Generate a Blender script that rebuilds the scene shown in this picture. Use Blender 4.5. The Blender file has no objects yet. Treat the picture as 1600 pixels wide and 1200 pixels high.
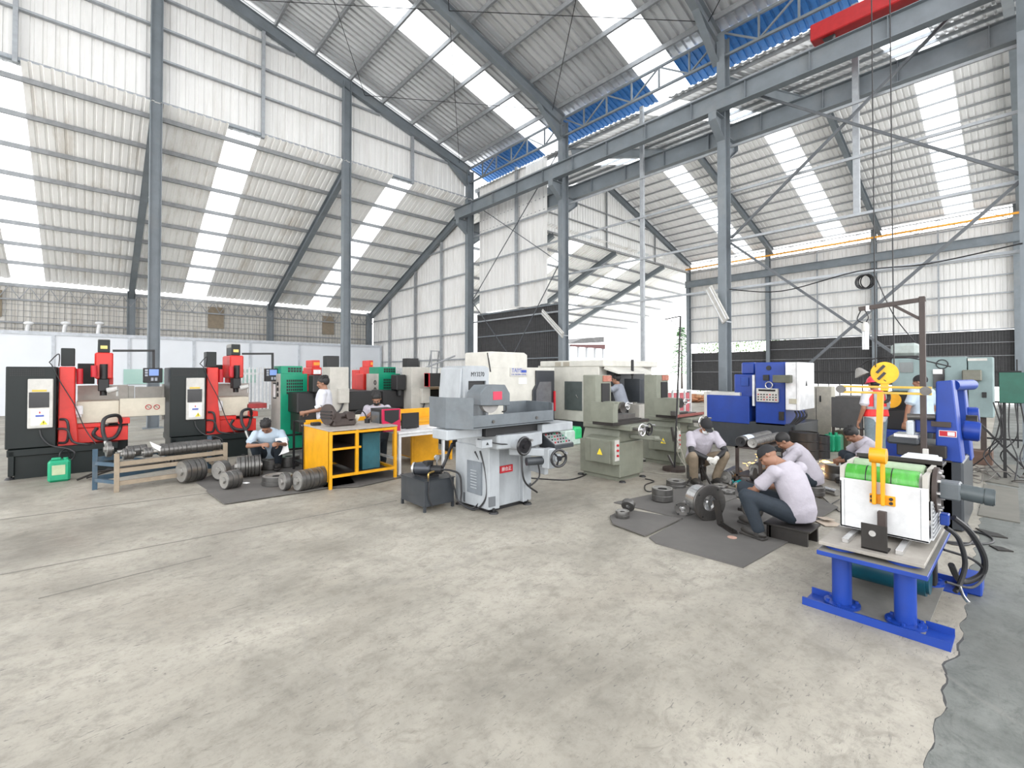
import bpy, bmesh, math, random
from mathutils import Vector, Matrix, Euler
random.seed(7)
PI = math.pi
SC = bpy.context.scene
COL = SC.collection

# ------------------------------------------------------------------ camera
H = 1.7; FPX = 731.0; PCX = 800.0; PCY = 572.0; PIT = math.radians(0.8); HEAD = math.atan2(.742, .670)
cam_d = bpy.data.cameras.new('camera'); cam = bpy.data.objects.new('camera', cam_d); COL.objects.link(cam)
cam.location = (0, 0, H)
cam.rotation_euler = (math.radians(90) + PIT, 0, HEAD - math.radians(90))
cam_d.sensor_width = 36; cam_d.lens = FPX / 1600 * 36
cam_d.shift_y = -(600 - PCY) / 1600
cam_d.clip_end = 500
SC.camera = cam

# ------------------------------------------------------------------ world, exposure
W = bpy.data.worlds.new('overcast'); SC.world = W; W.use_nodes = True
wn = W.node_tree.nodes; wl = W.node_tree.links
bg = wn['Background']; bg.inputs['Strength'].default_value = 1.35
tc = wn.new('ShaderNodeTexCoord'); sep = wn.new('ShaderNodeSeparateXYZ'); rmp = wn.new('ShaderNodeValToRGB')
wl.new(tc.outputs['Generated'], sep.inputs[0]); wl.new(sep.outputs['Z'], rmp.inputs[0]); wl.new(rmp.outputs[0], bg.inputs[0])
rmp.color_ramp.elements[0].position = 0.0; rmp.color_ramp.elements[0].color = (1, 1, 1, 1)
rmp.color_ramp.elements[1].position = 0.9; rmp.color_ramp.elements[1].color = (.95, .97, 1, 1)
SC.view_settings.view_transform = 'Standard'; SC.view_settings.look = 'None'
SC.view_settings.gamma = 1; SC.view_settings.use_curve_mapping = False
SC.view_settings.exposure = 1.55

# ------------------------------------------------------------------ measuring: a sight line of the photo met with a plane of the place
_cf = (math.cos(HEAD), math.sin(HEAD)); _cr = (math.sin(HEAD), -math.cos(HEAD))
def _ray(x, y):
    a = (x - PCX) / FPX; b = -(y - PCY) / FPX
    f = math.cos(PIT) - b * math.sin(PIT); z = math.sin(PIT) + b * math.cos(PIT)
    return (a * _cr[0] + f * _cf[0], a * _cr[1] + f * _cf[1], z)
def gp(x, y, z=0.0):
    r = _ray(x, y); k = (z - H) / r[2]; return Vector((r[0] * k, r[1] * k, z))
def onY(x, y, Y):
    r = _ray(x, y); k = Y / r[1]; return Vector((r[0] * k, Y, H + r[2] * k))
def onX(x, y, X):
    r = _ray(x, y); k = X / r[0]; return Vector((X, r[1] * k, H + r[2] * k))
def atD(x, y, d):
    r = _ray(x, y); k = d / (r[0] * _cf[0] + r[1] * _cf[1]); return Vector((r[0] * k, r[1] * k, H + r[2] * k))

# ------------------------------------------------------------------ materials
MATS = {}
def mat(name, col, rough=.5, metal=0.0, dirt=0.0, dcol=(.12, .10, .08), scale=6.0, bump=0.0, stretch=(1, 1, 1), spec=.5, alpha=None, var=.12):
    if name in MATS: return MATS[name]
    m = bpy.data.materials.new(name); m.use_nodes = True; n = m.node_tree.nodes; l = m.node_tree.links
    b = n['Principled BSDF']; b.inputs['Roughness'].default_value = rough; b.inputs['Metallic'].default_value = metal
    b.inputs['Specular IOR Level'].default_value = spec
    t = n.new('ShaderNodeTexCoord'); mp = n.new('ShaderNodeMapping'); mp.inputs['Scale'].default_value = stretch
    l.new(t.outputs['Object'], mp.inputs[0])
    nz = n.new('ShaderNodeTexNoise'); nz.inputs['Scale'].default_value = scale; nz.inputs['Detail'].default_value = 6; nz.inputs['Roughness'].default_value = .65
    l.new(mp.outputs[0], nz.inputs[0])
    r1 = n.new('ShaderNodeValToRGB'); l.new(nz.outputs[0], r1.inputs[0])
    c0 = [max(0, c * (1 - var)) for c in col]; c1 = [min(1, c * (1 + var)) for c in col]
    r1.color_ramp.elements[0].position = .35; r1.color_ramp.elements[0].color = (*c0, 1)
    r1.color_ramp.elements[1].position = .65; r1.color_ramp.elements[1].color = (*c1, 1)
    out = r1.outputs[0]
    if dirt > 0:
        n2 = n.new('ShaderNodeTexNoise'); n2.inputs['Scale'].default_value = scale * .45; n2.inputs['Detail'].default_value = 9; n2.inputs['Roughness'].default_value = .7
        l.new(mp.outputs[0], n2.inputs[0])
        r2 = n.new('ShaderNodeValToRGB'); r2.color_ramp.elements[0].position = .52; r2.color_ramp.elements[1].position = .72
        r2.color_ramp.elements[0].color = (0, 0, 0, 1); r2.color_ramp.elements[1].color = (dirt, dirt, dirt, 1)
        l.new(n2.outputs[0], r2.inputs[0])
        mx = n.new('ShaderNodeMix'); mx.data_type = 'RGBA'; l.new(r2.outputs[0], mx.inputs[0]); l.new(out, mx.inputs[6]); mx.inputs[7].default_value = (*dcol, 1)
        out = mx.outputs[2]
    l.new(out, b.inputs['Base Color'])
    if bump > 0:
        bp = n.new('ShaderNodeBump'); bp.inputs['Strength'].default_value = bump; bp.inputs['Distance'].default_value = .02
        l.new(nz.outputs[0], bp.inputs['Height']); l.new(bp.outputs[0], b.inputs['Normal'])
    if alpha is not None: b.inputs['Alpha'].default_value = alpha
    m.diffuse_color = (*col, 1)
    MATS[name] = m; return m
def glassmat(name, col=(.8, .95, .9), clear=.5, rough=.08):
    if name in MATS: return MATS[name]
    m = bpy.data.materials.new(name); m.use_nodes = True; n = m.node_tree.nodes; l = m.node_tree.links
    b = n['Principled BSDF']; b.inputs['Base Color'].default_value = (*col, 1); b.inputs['Roughness'].default_value = rough
    tr = n.new('ShaderNodeBsdfTransparent'); tr.inputs[0].default_value = (*col, 1); mx = n.new('ShaderNodeMixShader'); mx.inputs[0].default_value = 1 - clear
    l.new(tr.outputs[0], mx.inputs[1]); l.new(b.outputs[0], mx.inputs[2]); l.new(mx.outputs[0], n['Material Output'].inputs[0])
    MATS[name] = m; return m
def emit(name, col, s):
    if name in MATS: return MATS[name]
    m = bpy.data.materials.new(name); m.use_nodes = True; b = m.node_tree.nodes['Principled BSDF']
    b.inputs['Base Color'].default_value = (*col, 1); b.inputs['Emission Color'].default_value = (*col, 1); b.inputs['Emission Strength'].default_value = s
    MATS[name] = m; return m

# ------------------------------------------------------------------ mesh building
class MB:
    def __init__(s): s.bm = bmesh.new()
    def _addbm(s, t, M=None):
        if M is not None: bmesh.ops.transform(t, matrix=M, verts=t.verts)
        me = bpy.data.meshes.new('t'); t.to_mesh(me); t.free(); s.bm.from_mesh(me); bpy.data.meshes.remove(me)
    def box(s, x0, x1, y0, y1, z0, z1, bev=.004, M=None):
        t = bmesh.new(); bmesh.ops.create_cube(t, size=1)
        sx, sy, sz = abs(x1 - x0), abs(y1 - y0), abs(z1 - z0)
        for v in t.verts: v.co = Vector(((x0 + x1) / 2 + v.co.x * sx, (y0 + y1) / 2 + v.co.y * sy, (z0 + z1) / 2 + v.co.z * sz))
        if bev > 0 and min(sx, sy, sz) > bev * 2.5: bmesh.ops.bevel(t, geom=t.edges[:], offset=bev, segments=1, affect='EDGES')
        s._addbm(t, M); return s
    def obox(s, p0, p1, w, h, up=(0, 0, 1), bev=0, ext=0):
        p0 = Vector(p0); p1 = Vector(p1); d = p1 - p0; L = d.length; d.normalize(); u = Vector(up); r = d.cross(u)
        if r.length < 1e-4: r = d.cross(Vector((0, 1, 0)))
        r.normalize(); u = r.cross(d); c = (p0 + p1) / 2
        M = Matrix(((r.x, d.x, u.x, c.x), (r.y, d.y, u.y, c.y), (r.z, d.z, u.z, c.z), (0, 0, 0, 1)))
        return s.box(-w / 2, w / 2, -L / 2 - ext, L / 2 + ext, -h / 2, h / 2, bev, M)
    def ibeam(s, p0, p1, w, h, up=(0, 0, 1), tf=.014, tw=.012):
        p0 = Vector(p0); p1 = Vector(p1); d = (p1 - p0).normalized(); r = d.cross(Vector(up)); r.normalize(); u = r.cross(d)
        o = u * (h / 2 - tf / 2)
        s.obox(p0 + o, p1 + o, w, tf, up); s.obox(p0 - o, p1 - o, w, tf, up); s.obox(p0, p1, tw, h - 2 * tf, up); return s
    def cyl(s, p0, p1, r0, r1=None, n=20, cap=True, bev=0):
        if r1 is None: r1 = r0
        p0 = Vector(p0); p1 = Vector(p1); d = p1 - p0; L = d.length
        t = bmesh.new(); bmesh.ops.create_cone(t, cap_ends=cap, segments=n, radius1=r0, radius2=r1, depth=L)
        if bev: bmesh.ops.bevel(t, geom=[e for e in t.edges if abs(e.verts[0].co.z - e.verts[1].co.z) < 1e-6], offset=bev, segments=2, affect='EDGES')
        q = Vector((0, 0, 1)).rotation_difference(d.normalized()); M = Matrix.Translation((p0 + p1) / 2) @ q.to_matrix().to_4x4()
        s._addbm(t, M); return s
    def ell(s, c, r, rot=None, n=16):
        t = bmesh.new(); bmesh.ops.create_uvsphere(t, u_segments=n, v_segments=max(6, n // 2 + 2), radius=1)
        if not hasattr(r, '__len__'): r = (r, r, r)
        M = Matrix.Translation(Vector(c)) @ (rot.to_4x4() if rot is not None else Matrix.Identity(4)) @ Matrix.Diagonal((*r, 1))
        s._addbm(t, M); return s
    def tube(s, pts, r, n=8, smooth=True):
        pts = [Vector(p) for p in pts]
        if smooth and len(pts) > 2:
            out = []
            for i in range(len(pts) - 1):
                a = pts[max(i - 1, 0)]; b = pts[i]; c = pts[i + 1]; d = pts[min(i + 2, len(pts) - 1)]
                for k in range(6):
                    u = k / 6
                    out.append(.5 * ((2 * b) + (c - a) * u + (2 * a - 5 * b + 4 * c - d) * u * u + (3 * b - a - 3 * c + d) * u ** 3))
            out.append(pts[-1]); pts = out
        rs = r if hasattr(r, '__len__') else [r] * len(pts)
        if len(rs) != len(pts): rs = [rs[0] + (rs[-1] - rs[0]) * i / (len(pts) - 1) for i in range(len(pts))]
        prev = None; ring0 = None; nrm = None
        for i, p in enumerate(pts):
            d = (pts[min(i + 1, len(pts) - 1)] - pts[max(i - 1, 0)]); d.normalize()
            if nrm is None:
                nrm = d.orthogonal().normalized()
            else:
                nrm = nrm - d * nrm.dot(d)
                if nrm.length < 1e-5: nrm = d.orthogonal()
                nrm.normalize()
            bn = d.cross(nrm)
            ring = [s.bm.verts.new(p + (nrm * math.cos(2 * PI * k / n) + bn * math.sin(2 * PI * k / n)) * rs[i]) for k in range(n)]
            if prev:
                for k in range(n): s.bm.faces.new((prev[k], prev[(k + 1) % n], ring[(k + 1) % n], ring[k]))
            else: ring0 = ring
            prev = ring
        s.bm.faces.new(ring0[::-1]); s.bm.faces.new(prev); return s
    def prism(s, poly, d0, d1, axis='Y', bev=0, M=None):
        """poly in the two other axes (XZ for Y, YZ for X, XY for Z)"""
        t = bmesh.new()
        def P(a, b, d): return {'Y': (a, d, b), 'X': (d, a, b), 'Z': (a, b, d)}[axis]
        va = [t.verts.new(P(a, b, d0)) for a, b in poly]; vb = [t.verts.new(P(a, b, d1)) for a, b in poly]; n = len(poly)
        t.faces.new(va); t.faces.new(vb[::-1])
        for i in range(n): t.faces.new((va[i], vb[i], vb[(i + 1) % n], va[(i + 1) % n]))
        bmesh.ops.recalc_face_normals(t, faces=t.faces)
        if bev: bmesh.ops.bevel(t, geom=t.edges[:], offset=bev, segments=1, affect='EDGES')
        s._addbm(t, M); return s
    def lathe(s, prof, p0, axis=(0, 0, 1), n=28):
        """prof: list of (radius, height)"""
        q = Vector((0, 0, 1)).rotation_difference(Vector(axis).normalized()); M = Matrix.Translation(Vector(p0)) @ q.to_matrix().to_4x4()
        t = bmesh.new(); rings = []
        for r, h in prof:
            rings.append([t.verts.new((r * math.cos(2 * PI * k / n), r * math.sin(2 * PI * k / n), h)) for k in range(n)] if r > 1e-6 else [t.verts.new((0, 0, h))])
        for a, b in zip(rings, rings[1:]):
            for k in range(n):
                k2 = (k + 1) % n
                if len(a) == 1 and len(b) == 1: continue
                if len(a) == 1: t.faces.new((a[0], b[k2], b[k]))
                elif len(b) == 1: t.faces.new((a[k], a[k2], b[0]))
                else: t.faces.new((a[k], a[k2], b[k2], b[k]))
        bmesh.ops.recalc_face_normals(t, faces=t.faces)
        s._addbm(t, M); return s
    def torus(s, c, axis, R, r, n=28, m=8):
        pr = [(R + r * math.cos(2 * PI * k / m), r * math.sin(2 * PI * k / m)) for k in range(m + 1)]
        return s.lathe(pr, c, axis, n)
    def quad(s, a, b, c, d):
        s.bm.faces.new([s.bm.verts.new(Vector(v)) for v in (a, b, c, d)]); return s
    def sheet(s, o, across, along, na, pitch, depth, nrm, lo=None, hi=None):
        """corrugated sheet: ribs run along `along`; profile steps along `across`"""
        o = Vector(o); ac = Vector(across); al = Vector(along); nr = Vector(nrm).normalized(); L = ac.length; ac.normalize()
        n = max(1, round(L / pitch)); p = L / n; prev = None
        for i in range(n + 1):
            for f, h in ((0, 0), (.60, 0), (.67, 1), (.93, 1)) if i < n else ((0, 0),):
                x = (i + f) * p
                a0 = lo(x) if lo else 0.0; a1 = hi(x) if hi else 1.0
                v0 = s.bm.verts.new(o + ac * x + al * a0 + nr * depth * h); v1 = s.bm.verts.new(o + ac * x + al * a1 + nr * depth * h)
                if prev: s.bm.faces.new((prev[0], v0, v1, prev[1]))
                prev = (v0, v1)
        return s

ORG = {}
def _mesh(name, mb, m, off):
    bm = mb.bm
    if off is not None:
        for v in bm.verts: v.co -= off
    me = bpy.data.meshes.new(name); bm.to_mesh(me); bm.free()
    me.shade_smooth(); me.set_sharp_from_angle(angle=math.radians(29))
    if m is not None:
        for k in (m if isinstance(m, (list, tuple)) else [m]): me.materials.append(k)
    return me
def thing(name, label, cat, loc=(0, 0, 0), rotz=0.0, group=None, local=False):
    o = bpy.data.objects.new(name, None); COL.objects.link(o); o.empty_display_size = .1
    o.location = loc; o.rotation_euler = (0, 0, rotz); o['label'] = label; o['category'] = cat
    if group: o['group'] = group
    ORG[o.name] = None if local else Vector(loc)
    return o
def part(name, mb, m, parent, label=None):
    off = ORG[parent.name]
    o = bpy.data.objects.new(name, _mesh(name, mb, m, off)); COL.objects.link(o); o.parent = parent; ORG[o.name] = off
    if label: o['label'] = label
    return o
def solo(name, mb, m, label, cat, group=None, org=None, kind=None):
    """a thing that is one mesh; origin put at its base centre"""
    vs = [v.co for v in mb.bm.verts]
    if org is None:
        org = Vector(((min(v.x for v in vs) + max(v.x for v in vs)) / 2, (min(v.y for v in vs) + max(v.y for v in vs)) / 2, min(v.z for v in vs)))
    org = Vector(org)
    o = bpy.data.objects.new(name, _mesh(name, mb, m, org)); COL.objects.link(o); o.location = org
    o['label'] = label; o['category'] = cat
    if group: o['group'] = group
    if kind: o['kind'] = kind
    ORG[o.name] = org; return o
def struct(name, mb, m, label=None):
    o = bpy.data.objects.new(name, _mesh(name, mb, m, None)); COL.objects.link(o); o['kind'] = 'structure'
    if label: o['label'] = label
    return o
def dup(root, loc, rotz=None, label=None, group=None):
    r = root.copy(); COL.objects.link(r); r.location = loc
    if rotz is not None: r.rotation_euler = (0, 0, rotz)
    if label: r['label'] = label
    if group: r['group'] = group
    ORG[r.name] = ORG.get(root.name)
    for ch in list(root.children):
        c = ch.copy(); COL.objects.link(c); c.parent = r
        for g in list(ch.children):
            d = g.copy(); COL.objects.link(d); d.parent = c
    return r
def text_mb(txt, size, M, ext=.002, w=1.0, align='CENTER'):
    cu = bpy.data.curves.new('t', 'FONT'); cu.body = txt; cu.size = size; cu.extrude = ext; cu.align_x = align; cu.align_y = 'CENTER'; cu.space_character = 1.0
    o = bpy.data.objects.new('t', cu); COL.objects.link(o); dg = bpy.context.evaluated_depsgraph_get(); dg.update()
    me = bpy.data.meshes.new_from_object(o.evaluated_get(dg)); bpy.data.objects.remove(o); bpy.data.curves.remove(cu)
    mb = MB(); mb.bm.from_mesh(me); bpy.data.meshes.remove(me)
    bmesh.ops.transform(mb.bm, matrix=M @ Matrix.Diagonal((w, 1, 1, 1)), verts=mb.bm.verts); return mb
# text planes: reading on a face that looks to -Y, or to -X
def MY(x, y, z): return Matrix.Translation((x, y, z)) @ Matrix.Rotation(PI / 2, 4, 'X')
def MX(x, y, z): return Matrix.Translation((x, y, z)) @ Matrix.Rotation(-PI / 2, 4, 'Z') @ Matrix.Rotation(PI / 2, 4, 'X')

# ---- palette
M_STEEL = mat('grey painted steel', (.17, .195, .215), .55, 0, .35, (.30, .29, .27), 1.2)
M_STEELL = mat('light galvanised channel', (.33, .35, .37), .45, .3)
M_PURL = mat('purlin grey', (.24, .25, .26), .5, .1)
M_GALV = mat('galvanised sheet', (.72, .73, .74), .30, .6, .2, (.40, .41, .42), .8, stretch=(.3, 3, 1))
M_BLUESH = mat('blue painted sheet', (.03, .16, .42), .4, 0)
def dirty_sheet(name, base, stain, amt, stretch, lo=.5, hi=.75, scale=1.6):
    m = mat(name, base, .6, 0, amt, stain, scale, stretch=stretch, var=.05)
    return m
M_SHEETW = dirty_sheet('white cladding sheet', (.74, .735, .72), (.46, .43, .38), .4, (2.2, 2.2, .35))
M_SHEETC = dirty_sheet('weathered roof lining', (.96, .955, .94), (.50, .43, .34), .55, (2.5, .45, .45), scale=1.3)
M_SHEETB = dirty_sheet('pale roof lining', (.88, .88, .88), (.7, .7, .7), .3, (.5, 2.5, .5))
M_SHEETF = dirty_sheet('dirty cladding sheet', (.58, .56, .52), (.30, .25, .18), .6, (3.0, 3.0, .4), scale=1.2)
M_PANEL = mat('white wall panel', (.70, .73, .77), .4, 0, .0, (.6, .62, .65), 1, var=.02)
M_DARKNET = mat('black shade cladding', (.050, .050, .052), .75, 0, .3, (.09, .09, .09), 3, bump=.6, stretch=(1, 1, 6))
M_SKY = bpy.data.materials.new('translucent skylight sheet'); M_SKY.use_nodes = True
_n = M_SKY.node_tree.nodes; _l = M_SKY.node_tree.links
_t = _n.new('ShaderNodeBsdfTranslucent'); _t.inputs[0].default_value = (.95, .97, 1, 1); _p = _n.new('ShaderNodeBsdfTransparent'); _p.inputs[0].default_value = (.95, .98, 1, 1)
_m = _n.new('ShaderNodeMixShader'); _m.inputs[0].default_value = .82; _l.new(_t.outputs[0], _m.inputs[1]); _l.new(_p.outputs[0], _m.inputs[2]); _l.new(_m.outputs[0], _n['Material Output'].inputs[0])
M_BLACK = mat('matt black', (.010, .010, .011), .5)
M_RUBBER = mat('black rubber hose', (.02, .02, .022), .45)
M_WHITE = mat('white paint', (.66, .67, .68), .4, 0, .05)
M_CHROME = mat('bright machined steel', (.62, .62, .62), .25, .9)
M_STL = mat('worn machined steel', (.12, .115, .11), .42, .75, .5, (.09, .07, .05), 14)
M_DARKSTL = mat('dark oily steel', (.035, .032, .030), .42, .5, .4, (.07, .05, .035), 9)
M_RUST = mat('rusty steel', (.13, .08, .06), .7, .3, .5, (.22, .12, .07), 9)
M_GREY = mat('machine grey', (.10, .115, .125), .45, 0, .1)
# ================================================================== THE SHED
X0 = 13.5; YG = 18.0; YC = 28.2; XB = 35.4
A_RX = 1.45; A_SL = .285; A_Z = lambda x: 11.75 + A_SL * (13.5 - x)
C_Z = lambda y: 10.02 - .43 * (y - YG)
B_RX = 24.45; B_Z = lambda x: 13.9 - .315 * abs(x - B_RX)
YN = -4.0                                   # near end of what the photo can see

# ---- floor
def floor_mats():
    def fm(name, base, dark, light, rust):
        m = bpy.data.materials.new(name); m.use_nodes = True; n = m.node_tree.nodes; l = m.node_tree.links; b = n['Principled BSDF']
        t = n.new('ShaderNodeTexCoord')
        def noise(sc, det=8, rough=.6, st=(1, 1, 1), dist=0.0):
            mp = n.new('ShaderNodeMapping'); mp.inputs['Scale'].default_value = st; l.new(t.outputs['Object'], mp.inputs[0])
            z = n.new('ShaderNodeTexNoise'); z.inputs['Scale'].default_value = sc; z.inputs['Detail'].default_value = det; z.inputs['Roughness'].default_value = rough; z.inputs['Distortion'].default_value = dist
            l.new(mp.outputs[0], z.inputs[0]); return z.outputs[0]
        def ramp(i, p0, p1, c0, c1):
            r = n.new('ShaderNodeValToRGB'); l.new(i, r.inputs[0]); r.color_ramp.elements[0].position = p0; r.color_ramp.elements[1].position = p1
            r.color_ramp.elements[0].color = (*c0, 1); r.color_ramp.elements[1].color = (*c1, 1); return r.outputs[0]
        def mix(f, a, c, mode='MIX'):
            x = n.new('ShaderNodeMix'); x.data_type = 'RGBA'; x.blend_type = mode
            if isinstance(f, float): x.inputs[0].default_value = f
            else: l.new(f, x.inputs[0])
            l.new(a, x.inputs[6])
            if isinstance(c, tuple): x.inputs[7].default_value = (*c, 1)
            else: l.new(c, x.inputs[7])
            return x.outputs[2]
        K = (0, 0, 0); O = (1, 1, 1)
        c = ramp(noise(.55, 9, .62, (1, 1.5, 1), .4), .30, .62, dark, light)
        c = mix(ramp(noise(1.7, 10, .7, (1, 2.2, 1), .8), .50, .66, K, (.75,) * 3), c, base)
        c = mix(ramp(noise(7, 10, .75), .50, .70, K, (.55,) * 3), c, tuple(x * .72 for x in dark))
        c = mix(ramp(noise(19, 8, .8), .52, .66, K, (.45,) * 3), c, tuple(x * .8 for x in dark))
        c = mix(ramp(noise(1.1, 6, .6, (1.6, 1, 1), .6), .56, .72, K, (.5,) * 3), c, tuple(x * .8 for x in dark))
        c = mix(ramp(noise(.35, 5, .5), .55, .7, K, (.45,) * 3), c, rust)
        # fine dark scratches and nicks
        c = mix(ramp(noise(9, 3, .5, (1, 4.5, 1), 2.2), .655, .69, K, (.7,) * 3), c, (.10, .095, .09))
        c = mix(ramp(noise(3.5, 12, .8, (1, 1.6, 1), 1.2), .53, .66, K, (.7,) * 3), c, dark)
        c = mix(ramp(noise(2.6, 12, .75, (1, 1.9, 1), 1.6), .60, .74, K, (.3,) * 3), c, tuple(min(1, x * 1.25) for x in light))
        c = mix(ramp(noise(26, 2, .5, (1, 1, 1)), .73, .76, K, (.6,) * 3), c, (.09, .085, .08))
        # trowel cracks
        v = n.new('ShaderNodeTexVoronoi'); v.feature = 'DISTANCE_TO_EDGE'; v.inputs['Scale'].default_value = .16
        mp = n.new('ShaderNodeMapping'); l.new(t.outputs['Object'], mp.inputs[0])
        ad = n.new('ShaderNodeVectorMath'); ad.operation = 'ADD'; l.new(mp.outputs[0], ad.inputs[0])
        nzc = n.new('ShaderNodeTexNoise'); nzc.inputs['Scale'].default_value = 1.1; nzc.inputs['Detail'].default_value = 6; l.new(t.outputs['Object'], nzc.inputs[0]); l.new(nzc.outputs['Color'], ad.inputs[1]); l.new(ad.outputs[0], v.inputs['Vector'])
        c = mix(ramp(v.outputs['Distance'], .0008, .0022, (.28,) * 3, K), c, (.22, .21, .19))
        l.new(c, b.inputs['Base Color'])
        rr = ramp(noise(1.3, 6, .6), .35, .7, (.42,) * 3, (.75,) * 3); l.new(rr, b.inputs['Roughness'])
        bp = n.new('ShaderNodeBump'); bp.inputs['Strength'].default_value = .25; bp.inputs['Distance'].default_value = .01
        l.new(noise(11, 8, .7), bp.inputs['Height']); l.new(bp.outputs[0], b.inputs['Normal']); return m
    return [fm('trowelled concrete', (.315, .292, .245), (.185, .171, .143), (.40, .375, .32), (.25, .215, .172)), fm('grey green concrete', (.13, .14, .128), (.060, .066, .060), (.19, .20, .185), (.09, .09, .08))]
FM = floor_mats()
fb = MB(); xs = [-30 + i * .35 for i in range(0, 130)] + [17, 25, 40, 70]
def jag(x): return .325 + .02 * math.sin(x * 7.3) * math.sin(x * 2.1) + (.03 if x > 5.0 else 0) + .012 * math.sin(x * 19) + max(0, x - 6) * .028
prev = None; rj = random.Random(2)
xs = sorted(xs + [.9 + k * .05 for k in range(240)])
for i, x in enumerate(xs):
    w_ = .001 + .003 * rj.random() ** 2 + (.003 if 3.3 < x < 4.2 else 0); o_ = rj.gauss(0, .0025)
    r = [fb.bm.verts.new((x, -30, 0)), fb.bm.verts.new((x, jag(x) + o_ - w_, 0)), fb.bm.verts.new((x, jag(x) + o_ + w_, 0)), fb.bm.verts.new((x, 80, 0))]
    if prev:
        for k, mi in ((0, 1), (1, 2), (2, 0)):
            f = fb.bm.faces.new((prev[k], r[k], r[k + 1], prev[k + 1])); f.material_index = mi
    prev = r
FM.append(mat('floor crack', (.05, .05, .05), .9))
struct('floor', fb, FM)
og = MB()
for x0_, x1_, y0_, y1_ in ((-30, 70, 29, 80), (36.2, 70, -30, 28.9), (-30, -14.5, -30, 28.9), (-14.4, 36, -30, -9), (19, 35, 19, 28.9)): og.box(x0_, x1_, y0_, y1_, -.02, .004, 0)
struct('bounce_ground', og, mat('pale bounce concrete', (.72, .71, .68), .8, 0, .2, (.6, .58, .55), .5))  # pale ground overlay added to bounce light up under the roofs
# lighter screed strip and saw joints on the left
jm = mat('saw joint', (.19, .18, .16), .9); sj = MB()
for a, b_, w in (((0, 898), (620, 782), .012), ((0, 812), (470, 752), .02), ((60, 935), (330, 868), .010)):
    p = gp(*a, .003); q = gp(*b_, .003); sj.obox(p, q, w, .004)
struct('floor_joint', sj, jm)

# ---- roof of the main bay (ribs run down the slope)
ROOFA = MB(); SKA = [(13.1, 14.3), (7.55, 8.75), (1.7, 2.9)]
yb = [YN] + [v for s_ in sorted(SKA) for v in s_] + [18.35]
sl = Vector((1, 0, -A_SL))
for i in range(0, len(yb), 2):
    ROOFA.sheet((A_RX, yb[i], A_Z(A_RX)), (0, yb[i + 1] - yb[i], 0), sl * (13.75 - A_RX), 0, 0.26, .075, (0, 0, 1))
struct('ceiling', ROOFA, M_GALV)
bl = MB()
for i in range(0, len(yb), 2):
    bl.sheet((13.75, yb[i], A_Z(13.75) + .004), (0, yb[i + 1] - yb[i], 0), sl * 1.2, 0, .20, .035, (0, 0, 1))
struct('ceiling', bl, M_BLUESH)
nw = 0
def skylight(mb):
    global nw; nw += 1; struct('window_%d' % nw, mb, M_SKY)
for a, b_ in SKA: skylight(MB().sheet((A_RX, a, A_Z(A_RX) + .01), (0, b_ - a, 0), sl * (14.95 - A_RX), 0, .20, .035, (0, 0, 1)))

other = MB(); SKO = [(13.1, 14.3), (7.55, 8.75), (1.7, 2.9)]; yb = [YN] + [v for s_ in sorted(SKO) for v in s_] + [18.35]
for i in range(0, len(yb), 2): other.sheet((A_RX, yb[i], A_Z(A_RX)), (0, yb[i + 1] - yb[i], 0), Vector((-1, 0, -A_SL)) * 12, 0, .20, .035, (0, 0, 1))
struct('ceiling', other, M_GALV)
for a, b_ in SKO: skylight(MB().sheet((A_RX, a, A_Z(A_RX) + .01), (0, b_ - a, 0), Vector((-1, 0, -A_SL)) * 12, 0, .20, .035, (0, 0, 1)))
def piece(name, mb, m, label, cat, group): return solo(name, mb, m, label, cat, group)
G_PA = 'purlins of the main bay roof'; L_PA = 'thin grey purlin running under the silver corrugated roof overhead'
x = 13.1
while x > 2.0:
    piece('roof_purlin', MB().obox((x, YN, A_Z(x) - .085), (x, 18.2, A_Z(x) - .085), .07, .16), M_PURL, L_PA, 'purlin', G_PA); x -= 1.38
RL = {18.0: 'dark grey sloping gable rafter along the top of the white hanging wall', 12.0: 'dark grey roof rafter landing on the column behind the beige machines', 6.0: 'dark grey roof rafter landing on the column behind the blue machine', 0.0: 'dark grey roof rafter at the far right top corner'}
for y in (18.0, 12.0, 6.0, 0.0):
    mb = MB(); mb.ibeam((A_RX, y, A_Z(A_RX) - .37), (13.5, y, A_Z(13.5) - .37), .2, .40, (0, 0, 1), .016)
    mb.prism([(12.1, A_Z(12.1) - .55), (13.55, A_Z(13.55) - .55), (13.55, A_Z(13.55) - 1.25)], y - .007, y + .007, 'Y')
    mb.obox((12.1, y, A_Z(12.1) - .56), (13.4, y, A_Z(13.4) - 1.2), .2, .015)
    solo('roof_rafter', mb, M_STEEL, RL[y], 'rafter')
# rods crossing under the purlins
rod = MB()
for y0 in (12, 6, 0):
    rod.tube([(8.2, y0 + 6, A_Z(8.2) - .3), (12.9, y0, A_Z(12.9) - .3)], .012, 6); rod.tube([(12.9, y0 + 6, A_Z(12.9) - .3), (8.2, y0, A_Z(8.2) - .3)], .012, 6)
    rod.tube([(3.4, y0 + 6, A_Z(3.4) - .3), (8.2, y0, A_Z(8.2) - .3)], .012, 6); rod.tube([(8.2, y0 + 6, A_Z(8.2) - .3), (3.4, y0, A_Z(3.4) - .3)], .012, 6)
solo('tie_rods', rod, M_BLACK, 'thin dark diagonal tie rods crossing beneath the silver main roof', 'tie rods')

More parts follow.
